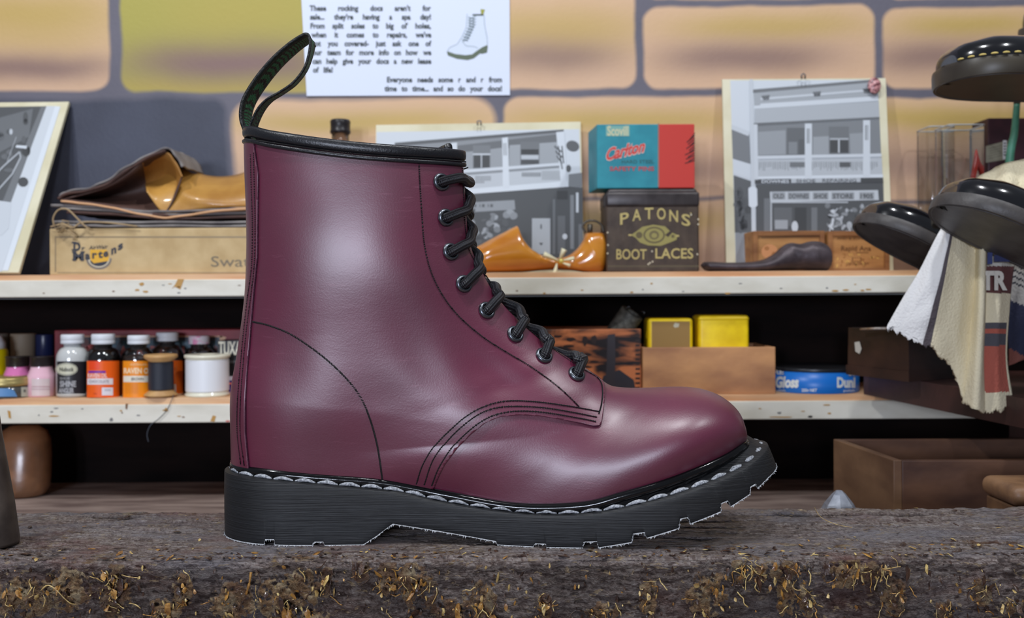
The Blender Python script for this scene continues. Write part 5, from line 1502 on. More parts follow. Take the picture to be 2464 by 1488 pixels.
A.poly([(1583, 297), (1586, 297), (1586, 450), (1583, 450)][::-1], C(150, 110, 100), 1)
for i in range(12): A.line([(1672, 320 + i * 6), (1648 + rng.rand() * 12, 338 + i * 5)], 2.2, C(60, 24, 24), 2)
A.build('print', t)

# polished wooden shoe last with a hinge gap bow
amber = mat('varnished_amber_wood', C(208, 138, 44), rough=.22, col2=C(186, 112, 30), vscale=18, stretch=(1, 1, 3), coat=.8, coat_rough=.08)
t = thing('shoe_last', 'glossy amber wooden shoe last with a hooked heel beside the brown tin', 'shoe last', at(1290, 655, 1.12) * 1.0)
ROOT[t] = Vector((at(1290, 655, 1.12).x, 1.12, ZU)); t.location = ROOT[t]
Yl = 1.115
topl = crom([(1050, 640), (1085, 625), (1130, 602), (1180, 574), (1215, 556), (1236, 545), (1246, 543), (1252, 562), (1265, 585), (1290, 606), (1325, 618), (1360, 616), (1385, 600), (1400, 580), (1408, 562), (1420, 558), (1445, 558), (1453, 562)], 120)
botl = crom([(1050, 652), (1090, 655), (1140, 656), (1200, 655), (1260, 653), (1300, 650), (1340, 647), (1380, 650), (1420, 655), (1445, 655), (1456, 640), (1460, 605), (1453, 562)], 120)
rings = []
zsh = ZU - at(1232, 656, Yl).z
for i in range(120):
    u_ = i / 119
    T, B_ = topl[i], botl[i]
    if i > 100: pass
    tp_, bp2 = at(T[0], T[1], Yl), at(B_[0], B_[1], Yl); tp_.z += zsh; bp2.z += zsh
    hw = .0215 * (1 - (2 * min(u_, .45) / .9 - 1) ** 4) ** .5 if u_ < .45 else np.interp(u_, [.45, .65, .8, .93, 1.0], [.0215, .016, .018, .014, .004])
    if u_ < .45: hw = .022 * min(1, (u_ / .2 + .02)) ** .6
    ring = []
    for k in range(20):
        a = 2 * math.pi * k / 20; cy = math.cos(a); cz = math.sin(a)
        cz2 = math.copysign(abs(cz) ** .8, cz); wid = hw * (1 - .45 * max(0, cz2) * (1 if .15 < u_ < .5 else .2))
        c_ = (tp_ + bp2) / 2; h_ = (tp_ - bp2) / 2
        ring.append(c_ + h_ * cz2 + Vector((0, wid * math.copysign(abs(cy) ** .8, cy), 0)))
    rings.append(ring)
v, f = loft(rings)
v = [Vector((q.x, q.y, max(q.z, ZU + .0002))) for q in v]
mk('last_body', v, f, amber, t)
hk = [at(1409, 560, Yl), at(1402, 545, Yl), at(1412, 533, Yl), at(1432, 532, Yl), at(1448, 543, Yl), at(1452, 560, Yl)]
mk('hook', *join(tube(crom([tuple(q) for q in hk], 24), .0013, 8), tube([at(1419, 562, Yl), at(1420, 540, Yl)], .003, 8)), mat('old_iron', C(90, 84, 76), rough=.4, metal=.7), t)
# cream bow
bow_m = mat('cream_ribbon', C(236, 228, 190), rough=.5, sheen=.3)
t = thing('ribbon_bow', 'small cream ribbon bow tied on the amber shoe last', 'bow', at(1350, 640, Yl - .021))
gs = []
bc = at(1350, 629, Yl - .0215)
for (ax, ay, bx2, by2, wd) in ((1344, 628, 1308, 612, 14), (1346, 626, 1358, 600, 14), (1352, 628, 1382, 622, 10), (1340, 634, 1334, 663, 13), (1350, 632, 1372, 640, 8)):
    a = at(ax, ay, Yl - .0215); b = at(bx2, by2, Yl - .026); d = (b - a); nrm = d.cross(Vector((0, 1, 0))).normalized(); k_ = wd * Yl / F
    pts = []
    for i in range(7):
        u_ = i / 6; wv = k_ * (.25 + .75 * u_) * .55
        c_ = a + d * u_ + Vector((0, -.003 * math.sin(math.pi * u_), 0))
        pts.append([c_ + nrm * wv, c_ + Vector((0, -.0016 * u_, 0)), c_ - nrm * wv, c_ + Vector((0, .0006, 0))])
    gs.append(loft(pts))
mk('ribbon', *join(*gs), bow_m, t, smooth=True)
kb = lathe([(.0, -.0028), (.0022, -.0022), (.003, 0), (.0022, .0022), (0, .0028)], 14); mk('knot', *xf(kb, Matrix.Translation(bc + Vector((0, -.002, 0)))), mat('gold_bead', C(226, 206, 110), rough=.25, metal=.4), t)

# iron last
iron = mat('dark_cast_iron', C(84, 74, 78), rough=.42, col2=C(60, 52, 56), vscale=60, bump=.35, bscale=160, metal=.35)
Yi = 1.10
t = thing('iron_last', 'dark cast iron shoe last lying in front of the two small wooden boxes', 'shoe last', (at(1850, 650, Yi).x, Yi, ZU))
topl = crom([(1688, 632), (1700, 625), (1750, 627), (1800, 626), (1835, 620), (1862, 606), (1880, 590), (1900, 580), (1925, 582), (1950, 576), (1975, 578), (1992, 590), (1997, 615)], 90)
botl = crom([(1688, 636), (1705, 648), (1760, 650), (1820, 650), (1850, 648), (1880, 646), (1910, 645), (1935, 644), (1950, 646), (1970, 647), (1988, 647), (1994, 640), (1997, 618)], 90)
zsh = ZU - at(1850, 649, Yi).z; rings = []
for i in range(90):
    u_ = i / 89; tp_, bp2 = at(*topl[i], Yi), at(*botl[i], Yi); tp_.z += zsh; bp2.z += zsh
    hw = np.interp(u_, [0, .08, .3, .55, .75, .92, 1], [.006, .017, .020, .013, .016, .014, .004]); ring = []
    for k in range(18):
        a = 2 * math.pi * k / 18; c_ = (tp_ + bp2) / 2; h_ = (tp_ - bp2) / 2
        ring.append(c_ + h_ * math.copysign(abs(math.sin(a)) ** .8, math.sin(a)) + Vector((0, hw * math.cos(a), 0)))
    rings.append(ring)
v, f = loft(rings); v = [Vector((q.x, q.y, max(q.z, ZU + .0002))) for q in v]
mk('last_body', v, f, iron, t)

# two small carved wooden boxes
oak = mat('pale_oak', C(190, 138, 82), rough=.55, col2=C(156, 104, 56), vscale=40, stretch=(.4, 1, 2), bump=.3, bscale=160)
oak_d = mat('darker_oak', C(160, 108, 62), rough=.6, col2=C(126, 80, 44), vscale=40, stretch=(.4, 1, 2), bump=.3, bscale=160)  # darker oak tone for the raised frames
def panel_box(label, px0, px1, pyt, Y, depth, texts):
    x0, x1 = at(px0, 600, Y).x, at(px1, 600, Y).x; zt_ = at((px0 + px1) / 2, pyt, Y).z
    t = thing('wooden_box', label, 'box', ((x0 + x1) / 2, Y + depth / 2, ZU))
    mk('body', *box(x0, x1, Y + .0015, Y + depth, ZU, zt_, .0008), oak, t, smooth=False)
    fw = .0055
    mk('frame', *join(box(x0, x0 + fw, Y - .001, Y + .0014, ZU, zt_, .0004), box(x1 - fw, x1, Y - .001, Y + .0014, ZU, zt_, .0004), box(x0 + fw, x1 - fw, Y - .001, Y + .0014, zt_ - fw, zt_, .0004), box(x0 + fw, x1 - fw, Y - .001, Y + .0014, ZU, ZU + fw * .7, .0004)), oak_d, t, smooth=False)
    A = Art(proj_plane((0, Y + .0014, 0), (0, -1, 0)))
    for q in texts(A): pass
    A.build('carving', t)
    return t
dkc = C(104, 66, 34)
def tx1(A):
    A.oval(1852, 606, 20, 18, C(206, 140, 90), 1, 18); A.line([(1832, 572), (1975, 568)], 2, dkc, 1); A.oval(1845, 598, 6, 5, C(170, 110, 60), 1.5); A.oval(1862, 612, 5, 6, C(170, 110, 60), 1.5)
    yield 0
def tx2(A):
    A.text('AND & SONS', 2014, 571, 2080, 577, dkc, 1, .01); A.text('Rapid Ana', 2024, 592, 2096, 604, dkc, 1, .01, ref='R'); A.line([(2060, 608), (2090, 608)], 1.5, dkc, 1); A.rect(2050, 620, 2072, 630, dkc, 1); A.rect(2052, 621, 2070, 629, C(180, 128, 74), 1.5); A.text('SHOE CREAM', 2036, 632, 2090, 638, dkc, 1, .0)
    for i in range(26): A.oval(2012 + rng.rand() * 110, 612 + rng.rand() * 30, 3 + 3 * rng.rand(), 1 + rng.rand(), C(212, 166, 90) if i % 2 else C(150, 98, 50), .6, 8, rng.rand() * 3)
    yield 0
panel_box('small oak box with a recessed blank panel behind the iron last', 1812, 1984, 556, 1.128, .05, tx1)
panel_box('small oak box with carved lettering to the right of the iron last', 1992, 2140, 556, 1.128, .05, tx2)
# ------------------------------------------------------------------ lower shelf, left half
# maroon cigar-style box standing behind the bottles
YM = 1.150
x0, x1 = at(131, 880, YM).x, at(640, 880, YM).x; zt_ = at(380, 794, YM).z
maroon = mat('maroon_card', C(146, 52, 62), rough=.5, col2=C(110, 36, 44), vscale=40)
t = thing('display_box', 'wide maroon display box with faded lettering standing behind the row of bottles', 'box', ((x0 + x1) / 2, YM + .025, ZL))
mk('body', *box(x0, x1, YM, YM + .05, ZL, zt_, .001), maroon, t, smooth=False)
A = Art(proj_plane((0, YM, 0), (0, -1, 0)))
A.rect(156, 808, 535, 930, C(70, 74, 86), 1); A.rect(156, 808, 535, 812, C(190, 140, 110), 1.5); A.poly([(530, 808), (545, 812), (538, 822), (528, 818)][::-1], C(206, 160, 120), 1.5)
A.rect(156, 820, 530, 838, C(66, 96, 112), 1.3)
for k in range(24): A.oval(165 + rng.rand() * 360, 825 + rng.rand() * 60, 6 + 12 * rng.rand(), 4 + 8 * rng.rand(), (C(60, 66, 80), C(84, 110, 122), C(110, 70, 70), C(50, 50, 62))[k % 4], 1.6 + (k % 5) * .05, 9, rng.rand() * 3)
for ch, x in (('M', 206), ('A', 288), ('R', 330), ('D', 362), ('E', 384), ('L', 438)): A.text(ch, x, 833, x + 18, 856, C(196, 104, 94), 2, .03)
A.poly([(206, 836), (228, 822), (232, 828), (212, 842)][::-1], C(206, 90, 86), 2)
A.build('print', t)

YBt = 1.092
white_cap = mat('white_plastic_cap', C(216, 220, 226), rough=.45)
labels_m = inkmat('paper_label', .45)
def liquid(nm, c): return mat(nm, c, rough=.12, coat=.6)
def bottle(label, name, pxl, pxr, py_top, cap_h, neck_px, shoulder_py, fill, cap_m, Y=YBt, cap_px=None, art=None, group='dye bottles on the lower shelf', body=None, seeth=None):
    """a round bottle: glass body showing its fill, ribbed cap, wrap-round label"""
    pc = at((pxl + pxr) / 2, 900, Y); k = Y / F; R_ = (pxr - pxl) / 2 * k; cx = pc.x
    zc = at((pxl + pxr) / 2, py_top, Y).z; zcb = zc - cap_h * k; zs_ = at((pxl + pxr) / 2, shoulder_py, Y).z; rn = neck_px / 2 * k; rc = (cap_px or neck_px + 8) / 2 * k
    t = thing('bottle', label, 'bottle', (cx, Y, ZL), group)
    pr = [(0, ZL), (R_ - .002, ZL), (R_, ZL + .002), (R_, zs_ - .001)]
    for i in range(1, 9):
        a = i / 8 * math.pi / 2; pr.append((rn + (R_ - rn) * math.cos(a) ** 1.1, zs_ + (zcb - .004 - zs_) * math.sin(a)))
    pr += [(rn, zcb + .001), (0, zcb + .001)]
    if seeth is not None:
        zsf = seeth
        mk('bottle_body', *lathe(pr, 36, cx, Y), glass, t, fixn=True)
        pr2 = [(0, ZL + .0012), (R_ - .0022, ZL + .0012), (R_ - .0012, ZL + .003)] + [(max(0, r - .0012), z) for r, z in pr[3:] if z < zsf] + [(0, min(zsf, zcb))]
        mk('dye', *lathe(pr2, 36, cx, Y), fill, t)
    else:
        mk('bottle_body', *lathe(pr, 36, cx, Y), fill, t)
    # ribbed cap
    n = 72; V, Fq = [], []
    prc = [(rc * .97, zcb), (rc, zcb + .0006), (rc, zcb + (zc - zcb) * .30), (rc * .965, zcb + (zc - zcb) * .36), (rc, zcb + (zc - zcb) * .42), (rc, zc - .0012), (rc * .94, zc), (0, zc)]
    mk('cap', *lathe(prc, 40, cx, Y), cap_m, t)
    if art:
        A = Art(proj_cyl(cx, Y, R_ + .0001), .0002, 5.0); art(A); A.build('label', t, labels_m, smooth=False)
    return t
blackish = liquid('black_dye', C(20, 17, 20)); brownish = liquid('dark_brown_dye', C(58, 42, 34)); greyw = liquid('grey_white_dye', C(196, 198, 196)); clearw = liquid('clear_brown', C(128, 112, 104))
def a1(A):
    A.rect(137, 870, 212, 948, C(34, 31, 36), 1, 8); A.rect(137, 948, 212, 952, C(196, 196, 190), 1, 8)
    A.oval(160, 889, 27, 15, C(206, 206, 184), 2); A.oval(160, 889, 25.5, 13.5, C(60, 58, 50), 2.4); A.oval(160, 889, 24.5, 12.6, C(206, 204, 180), 2.8); A.text('Nubuck', 143, 884, 178, 894, C(60, 60, 50), 3.4, .03, ref='N')
    A.text('SHOE', 144, 908, 168, 914, C(150, 150, 150), 2, .02); A.text('SHINE', 144, 917, 183, 931, C(170, 170, 172), 2, .04); A.text('ANGLER', 141, 934, 178, 946, C(170, 170, 172), 2, .04)
def a2(A):
    A.rect(209, 869, 288, 957, C(240, 96, 10), 1, 8); A.rect(214, 869, 240, 890, C(236, 70, 20), 1.5, 2)
    A.rect(213, 893, 254, 898, C(110, 36, 160), 2, 3); A.text('RAVEN OIL', 211, 899, 258, 909, C(246, 210, 200), 2, .03); A.rect(210, 911, 272, 926, C(232, 224, 224), 2, 5); A.text('CHOCOLATE', 214, 915, 262, 922, C(130, 120, 130), 3, .01)
    A.rect(245, 933, 272, 952, C(226, 224, 232), 2, 3); A.text('250', 251, 937, 266, 941, C(150, 150, 160), 3, .0); A.text('ML', 225, 946, 234, 950, C(190, 60, 10), 2, .0)
def a3(A):
    A.rect(296, 869, 372, 957, C(240, 142, 16), 1, 8); A.text('AUSTRALIAN', 313, 875, 352, 880, C(246, 210, 150), 2, .01); A.text('RAVEN OIL', 298, 886, 368, 899, C(250, 222, 180), 2, .035)
    A.rect(297, 905, 368, 920, C(232, 224, 206), 2, 5); A.text('BROWN', 316, 909, 346, 916, C(110, 100, 96), 3, .02)
    for k in range(5): A.text('LEATHER DRESSING', 301, 924 + k * 5, 332, 926 + k * 5, C(206, 116, 20), 2, .0)
def a4(A):
    A.rect(364, 868, 440, 954, C(240, 104, 14), 1, 8); A.line([(424, 880), (422, 900), (424, 930)], 2.5, C(220, 120, 60), 2); A.rect(418, 925, 424, 945, C(232, 210, 200), 2)
bottle('bottle with black label and milky neck, leftmost of the white-capped bottles', 'bottle', 138, 212, 805, 22, 40, 866, greyw, white_cap, cap_px=53, art=a1)
bottle('white-capped bottle of black dye with a bright orange-red label', 'bottle', 208, 290, 804, 24, 40, 868, blackish, white_cap, cap_px=54, art=a2, seeth=at(250, 838, YBt).z)
bottle('white-capped bottle of brown dye with an amber-yellow label', 'bottle', 294, 374, 807, 21, 38, 868, brownish, white_cap, Y=1.094, cap_px=51, art=a3, seeth=at(330, 853, YBt).z)
bottle('taller white-capped bottle half hidden behind the spool of black thread', 'bottle', 364, 442, 800, 21, 36, 866, clearw, white_cap, Y=1.126, cap_px=51, art=a4, seeth=at(404, 868, YBt).z)
pinkcap = mat('pink_cap', C(232, 150, 190), rough=.4, col2=C(224, 216, 224), vscale=90, ramp=(.45, .55))
bottle('clear bottle with a pink and white cap behind the big white spool', 'bottle', 444, 516, 808, 20, 40, 862, clearw, pinkcap, Y=1.130, cap_px=49, seeth=at(480, 890, 1.13).z)

# thread spools
def spool(label, pxl, pxr, pyt, Y, wood, thread, fl_h, core, group=None, tn='thread'):
    k = Y / F; c = at((pxl + pxr) / 2, 900, Y); R_ = (pxr - pxl) / 2 * k; zt = at((pxl + pxr) / 2, pyt, Y).z; rc = R_ * core
    t = thing('thread_spool', label, 'spool', (c.x, Y, ZL), group)
    h = fl_h * k
    if core < .9:
        mk('spool_body', *lathe([(R_ * .55, ZL), (R_, ZL + h * .25), (R_, ZL + h * .4), (rc * .9, ZL + h), (rc * .9, zt - h), (R_, zt - h * .45), (R_, zt - h * .1), (R_ * .95, zt), (R_ * .2, zt), (R_ * .2, zt - .004), (0, zt - .004)], 40, c.x, Y), wood, t)
        prt = []; n = 34
    else:
        mk('spool_body', *lathe([(R_ * .96, ZL), (R_, ZL + .0006), (R_, ZL + h * .5), (rc * .98, ZL + h * .7), (rc * .98, zt - h * .9), (R_ * 1.03, zt - h * .6), (R_ * 1.03, zt - h * .15), (R_, zt), (R_ * .35, zt), (R_ * .3, zt - .005), (0, zt - .005)], 44, c.x, Y), wood, t)
        n = 46
    prt = [(rc * .9, ZL + h * 1.02)]
    z0, z1 = ZL + h * 1.02, zt - h * 1.02
    for i in range(n): prt.append((rc + (.00025 if i % 2 else 0), z0 + (z1 - z0) * (i + .5) / n))
    prt.append((rc * .9, z1))
    mk(tn, *lathe(prt, 40, c.x, Y), thread, t)
    return t
wood_sp = mat('pale_turned_wood', C(206, 164, 108), rough=.5, col2=C(180, 136, 84), vscale=60)
spool('wooden spool wound with dark blue-black thread in front of the bottles', 348, 426, 853, 1.0815, wood_sp, mat('navy_thread', C(38, 42, 52), rough=.4, bump=.3, bscale=2000), 17, .74)
spool('wide cream spool wound with glossy white thread, beside the boot heel', 447, 551, 853, 1.094, mat('cream_plastic', C(232, 228, 206), rough=.35, coat=.4), mat('white_thread_wound', C(232, 234, 238), rough=.4, sheen=.2), 11, .965)
# loose thread hanging off the shelf
t = thing('loose_thread', 'loose dark thread trailing from the black spool over the front of the lower shelf', 'thread', at(395, 960, SH - .004))
mk('strand', *tube(crom([tuple(at(*q)) for q in ((418, 950, SH + .006), (415, 958, SH - .002), (408, 975, SH - .005), (398, 992, SH - .005), (380, 1010, SH - .005), (362, 1024, SH - .006), (354, 1045, SH - .006), (357, 1064, SH - .006))], 50), .0004, 5), mat('dark_thread', C(70, 76, 86), rough=.6), t)

# boxes of polish at the heel of the boot: black TUXAN carton over a striped one
Yx = 1.112
def carton(label, name, pxl, pxr, pyt, zb, Y, depth, m, art, cat='box'):
    x0, x1 = at(pxl, 880, Y).x, at(pxr, 880, Y).x; zt = at((pxl + pxr) / 2, pyt, Y).z
    t = thing(name, label, cat, ((x0 + x1) / 2, Y + depth / 2, zb))
    mk('carton', *box(x0, x1, Y, Y + depth, zb, zt, .0006), m, t, smooth=False)
    A = Art(proj_plane((0, Y, 0), (0, -1, 0))); art(A); A.build('print', t)
    return zt
blkcard = mat('black_card', C(28, 28, 32), rough=.45)
def ax1(A):
    A.rect(550, 906, 700, 916, C(216, 214, 226), 1); A.rect(550, 917, 700, 920, C(90, 50, 150), 1); A.rect(550, 921, 700, 926, C(226, 120, 120), 1); A.rect(550, 927, 700, 932, C(70, 40, 130), 1)
    A.poly([(562, 933), (580, 933), (560, 955), (550, 955)][::-1], C(206, 90, 90), 1.5); A.poly([(552, 933), (564, 933), (552, 950)][::-1], C(70, 50, 150), 1.4)
zc_ = carton('dark polish carton with violet and coral stripes at the heel of the boot', 'polish_carton', 548, 720, 903, ZL, Yx, .04, blkcard, ax1)
def ax2(A):
    A.poly([(523, 822), (640, 816), (640, 856), (528, 858)][::-1], C(30, 30, 34), 1)
    A.text('TUXAN', 526, 822, 594, 854, C(236, 232, 210), 2, .02)
    A.rect(552, 868, 600, 874, C(90, 92, 96), 1)
carton('black polish carton with tall cream lettering stacked on the striped carton', 'polish_carton', 523, 700, 820, zc_ + .0002, Yx + .001, .036, blkcard, ax2)

# left cluster
pinkdye = liquid('pink_dye', C(214, 120, 176)); paledye = liquid('pale_pink_dye', C(232, 186, 200))
def pot(label, pxl, pxr, pyt, Y, capm, liq, art=None):
    k = Y / F; c = at((pxl + pxr) / 2, 900, Y); R_ = (pxr - pxl) / 2 * k; zt = at((pxl + pxr) / 2, pyt, Y).z; zn = at(0, 882, Y).z; zs_ = at(0, 903, Y).z
    t = thing('dye_pot', label, 'pot', (c.x, Y, ZL), 'pink dye pots')
    mk('pot_body', *lathe([(0, ZL), (R_ - .001, ZL), (R_, ZL + .001), (R_, zs_ - .002), (R_ * .96, zs_), (R_ * .78, zn - .003), (R_ * .76, zn), (R_ * .76, zn + .001), (0, zn + .001)], 36, c.x, Y), liq, t)
    mk('cap', *lathe([(R_ * .80, zn), (R_ * .82, zn + .001), (R_ * .82, zt - .001), (R_ * .86, zt - .0006), (R_ * .85, zt), (0, zt)], 36, c.x, Y), capblk, t)
    if art: A = Art(proj_cyl(c.x, Y, R_ + .0001), .0002, 5.0); art(A); A.build('label', t, labels_m)
pot('black-capped pot of bright pink dye behind the gold-lidded jar', 10, 76, 858, 1.115, capblk, pinkdye)
def apk(A):
    A.rect(76, 912, 120, 953, C(214, 196, 196), 1, 5); A.rect(76, 930, 120, 932, C(190, 150, 156), 2, 5); A.rect(76, 936, 120, 938, C(190, 160, 166), 2, 5)
pot('black-capped pot of pale pink dye with a plain pale label', 68, 132, 858, 1.098, capblk, paledye, apk)
# gold-lidded jar
k = 1.0935 / F; c = at(18, 900, 1.0935); R_ = 58 * k; zt = at(18, 906, 1.0935).z; zn = at(18, 926, 1.0935).z
t = thing('glass_jar', 'squat glass jar with a gold lid and a pale blue label at the left end', 'jar', (c.x, 1.0935, ZL))
mk('jar_body', *lathe([(0, ZL), (R_ * .95, ZL), (R_, ZL + .002), (R_, zn - .002), (R_ * .9, zn), (0, zn)], 40, c.x, 1.0935), mat('dark_jar_glass', C(74, 74, 70), rough=.1, coat=.6), t)
mk('lid', *lathe([(R_ * .98, zn - .0005), (R_ * 1.02, zn + .001), (R_ * 1.02, zn + .004), (R_ * .99, zn + .005), (R_ * 1.01, zt - .002), (R_ * .96, zt), (0, zt)], 40, c.x, 1.0935), mat('gold_lid', C(178, 160, 104), rough=.35, metal=.6), t)
A = Art(proj_cyl(c.x, 1.0935, R_ + .0001), .0002, 5.0)
A.poly([(-35, 938), (-10, 935), (20, 935), (34, 940), (42, 955), (20, 955), (0, 955), (-35, 955)][::-1], C(92, 140, 190), 1); A.rect(51, 932, 72, 955, C(176, 180, 164), 1, 2); A.rect(57, 938, 62, 944, C(90, 96, 90), 2)
A.build('label', t, labels_m)
# yellow-and-white bottle at the frame edge
k = 1.14 / F; c = at(-10, 900, 1.14); R_ = 27 * k
z1 = at(0, 838, 1.14).z; z0 = at(0, 892, 1.14).z; zc = at(0, 808, 1.14).z
t = thing('bottle', 'yellow-bodied bottle with a white cap cut off by the left edge', 'bottle', (c.x, 1.14, ZL))
mk('bottle_body', *lathe([(0, ZL), (R_, ZL), (R_, z0), (R_, z1 - .003), (R_ * .8, z1), (0, z1)], 30, c.x, 1.14), mat('yellow_plastic', C(226, 206, 10), rough=.35), t)
mk('cap', *lathe([(R_ * .85, z1 - .001), (R_ * .8, z1 + .006), (R_ * .5, zc), (0, zc)], 30, c.x, 1.14), white_cap, t)
# grey and navy tubs at the back
def tub(label, pxl, pxr, pyt, pyb, Y, m, name='tub'):
    k = Y / F; c = at((pxl + pxr) / 2, 850, Y); R_ = (pxr - pxl) / 2 * k; zt = at((pxl + pxr) / 2, pyt, Y).z; zm = at((pxl + pxr) / 2, pyb, Y).z
    t = thing('tub', label, 'tub', (c.x, Y, ZL))
    mk('tub_body', *lathe([(0, ZL), (R_ * .9, ZL), (R_ * .92, zm), (0, zm)], 36, c.x, Y), capblk, t)
    mk('lid', *lathe([(R_ * .93, zm - .0005), (R_, zm), (R_, zt - .001), (R_ * .97, zt), (0, zt)], 36, c.x, Y), m, t)
tub('grey-lidded tub at the back, cut off by the left edge', -48, 21, 803, 862, 1.175, mat('grey_lid', C(112, 106, 98), rough=.6))
tub('grey-beige lidded tub at the back beside the navy one', 28, 86, 803, 866, 1.178, mat('beige_lid', C(136, 124, 106), rough=.6))
tub('navy blue tub at the back against the maroon box', 88, 130, 805, 880, 1.182, mat('navy_lid', C(28, 38, 76), rough=.3))

# ------------------------------------------------------------------ lower shelf, right half
burnt = mat('scorched_wood', C(26, 20, 24), rough=.55, col2=C(190, 112, 68), vscale=34, stretch=(.55, 1, 1.9), ramp=(.42, .58), bump=.4, bscale=120, dist=.8, detail=8)
def obox(label, pxl, pxr, pyt, Y, depth, m, zbase, th=.005, name='wooden_box', floor_h=.004, cat='box', fingers=None, yaw=0.0):
    """open-topped wooden box of four boards and a bottom"""
    x0, x1 = at(pxl, 880, Y).x, at(pxr, 880, Y).x; zt = at((pxl + pxr) / 2, pyt, Y).z
    t = thing(name, label, cat, ((x0 + x1) / 2, Y + depth / 2, zbase))
    mk('front_board', *box(x0, x1, Y, Y + th, zbase, zt, .0008), m, t, smooth=False)
    mk('back_board', *box(x0, x1, Y + depth - th, Y + depth, zbase, zt, .0008), m, t, smooth=False)
    mk('side_board', *box(x0, x0 + th, Y + th, Y + depth - th, zbase, zt - .0003, .0006), m, t, smooth=False)
    mk('side_board', *box(x1 - th, x1, Y + th, Y + depth - th, zbase, zt - .0003, .0006), m, t, smooth=False)
    mk('bottom_board', *box(x0 + th, x1 - th, Y + th, Y + depth - th, zbase, zbase + floor_h), m, t, smooth=False)
    return t, x0, x1, zt
t, x0, x1, zt_ = obox('scorched wooden crate with finger joints on the lower shelf behind the laces', 1180, 1543, 793, 1.085, .09, burnt, ZL)
A = Art(proj_plane((0, 1.085, 0), (0, -1, 0)))
for i in range(12): A.rect(1529, 806 + i * 11.4, 1540, 811 + i * 11.4, C(44, 28, 24), 1)
A.poly([(1462, 806), (1480, 804), (1481, 870), (1476, 938), (1456, 938), (1460, 870)][::-1], C(48, 44, 50), 1)
A.poly([(1440, 940), (1452, 905), (1490, 890), (1525, 915), (1530, 940)][::-1], C(44, 42, 50), .8)
for x, y, w_, h_ in ((1330, 806, 22, 8), (1362, 812, 26, 10), (1352, 830, 30, 7), (1400, 806, 14, 26), (1422, 806, 14, 24), (1345, 852, 34, 8), (1400, 850, 24, 8), (1425, 842, 20, 6), (1395, 880, 30, 7), (1330, 880, 18, 10), (1420, 868, 22, 6)):
    A.poly(blob(x + w_ / 2, y + h_ / 2, w_ / 2, h_ / 2, 11), C(42, 28, 26), 1)
A.build('branding', t)
# grey pipe leaning in the crate
t = thing('pipe', 'grey mottled metal tube poking out of the scorched crate', 'pipe', at(1490, 800, 1.12))
a_, b_ = at(1440, 870, 1.115), at(1522, 752, 1.10); d_ = (b_ - a_).normalized()
u, v, n = basis(d_); M = Matrix(((u.x, v.x, n.x, a_.x), (u.y, v.y, n.y, a_.y), (u.z, v.z, n.z, a_.z), (0, 0, 0, 1))); Lp = (b_ - a_).length
pipe_m = mat('grey_mottled_metal', C(112, 112, 104), rough=.55, col2=C(70, 70, 64), vscale=160)
mk('tube_wall', *xf(lathe([(.0135, 0), (.0138, Lp - .001), (.0133, Lp), (.0100, Lp), (.0096, Lp - .002), (.0096, 0)], 30), M), pipe_m, t)
mk('wire', *join(tube([at(1500, 748, 1.095), at(1508, 742, 1.093), at(1513, 738, 1.092), at(1517, 741, 1.092)], .0008, 6), tube([at(1540, 752, 1.095), at(1546, 750, 1.093), at(1551, 752, 1.092), at(1548, 757, 1.093)], .0008, 6)), steel, t)
# light box and the two yellow tins standing behind it
lightw = mat('rubbed_pine_box', C(200, 146, 98), rough=.5, col2=C(158, 110, 78), vscale=20, stretch=(.7, 1, 1.8), bump=.3, bscale=140, detail=8)
t, x0, x1, zt_ = obox('plain rubbed pine box in front of the two yellow tins', 1547, 1866, 836, 1.078, .085, lightw, ZL)
yellow = mat('yellow_tin', C(244, 210, 24), rough=.4, col2=C(226, 188, 18), vscale=60, bump=.1, bscale=200)
def ytin(label, pxl, pxr, pyt, pyd, Y, panel):
    x0, x1 = at(pxl, 800, Y).x, at(pxr, 800, Y).x; zt = at((pxl + pxr) / 2, pyt, Y).z; zd = at(0, pyd, Y).z; z0 = ZL + .0045
    t = thing('yellow_tin', label, 'tin', ((x0 + x1) / 2, Y + .02, z0), 'yellow tins in the pine box')
    mk('body', *box(x0, x1, Y, Y + .040, z0, zt, .004, 4), yellow, t, auto=50)
    if panel:
        A = Art(proj_plane((0, Y, 0), (0, -1, 0))); A.rect(pxl + 8, pyt + 8, pxr - 8, 860, C(150, 116, 60), 1); A.poly(blob(1628, 783, 8, 6), C(190, 184, 160), 2); A.build('panel', t)
    else:
        mk('lid', *box(x0 - .0006, x1 + .0006, Y - .0006, Y + .0406, zd, zt + .0006, .0045, 4), mat('yellow_tin_lid', C(236, 200, 26), rough=.4), t, auto=50)
ytin('dull yellow tin with a brown front panel, left of the pair in the pine box', 1560, 1668, 766, 790, 1.0845, True)
ytin('bright yellow tin with a rounded lid, right of the pair in the pine box', 1682, 1803, 760, 786, 1.0845, False)
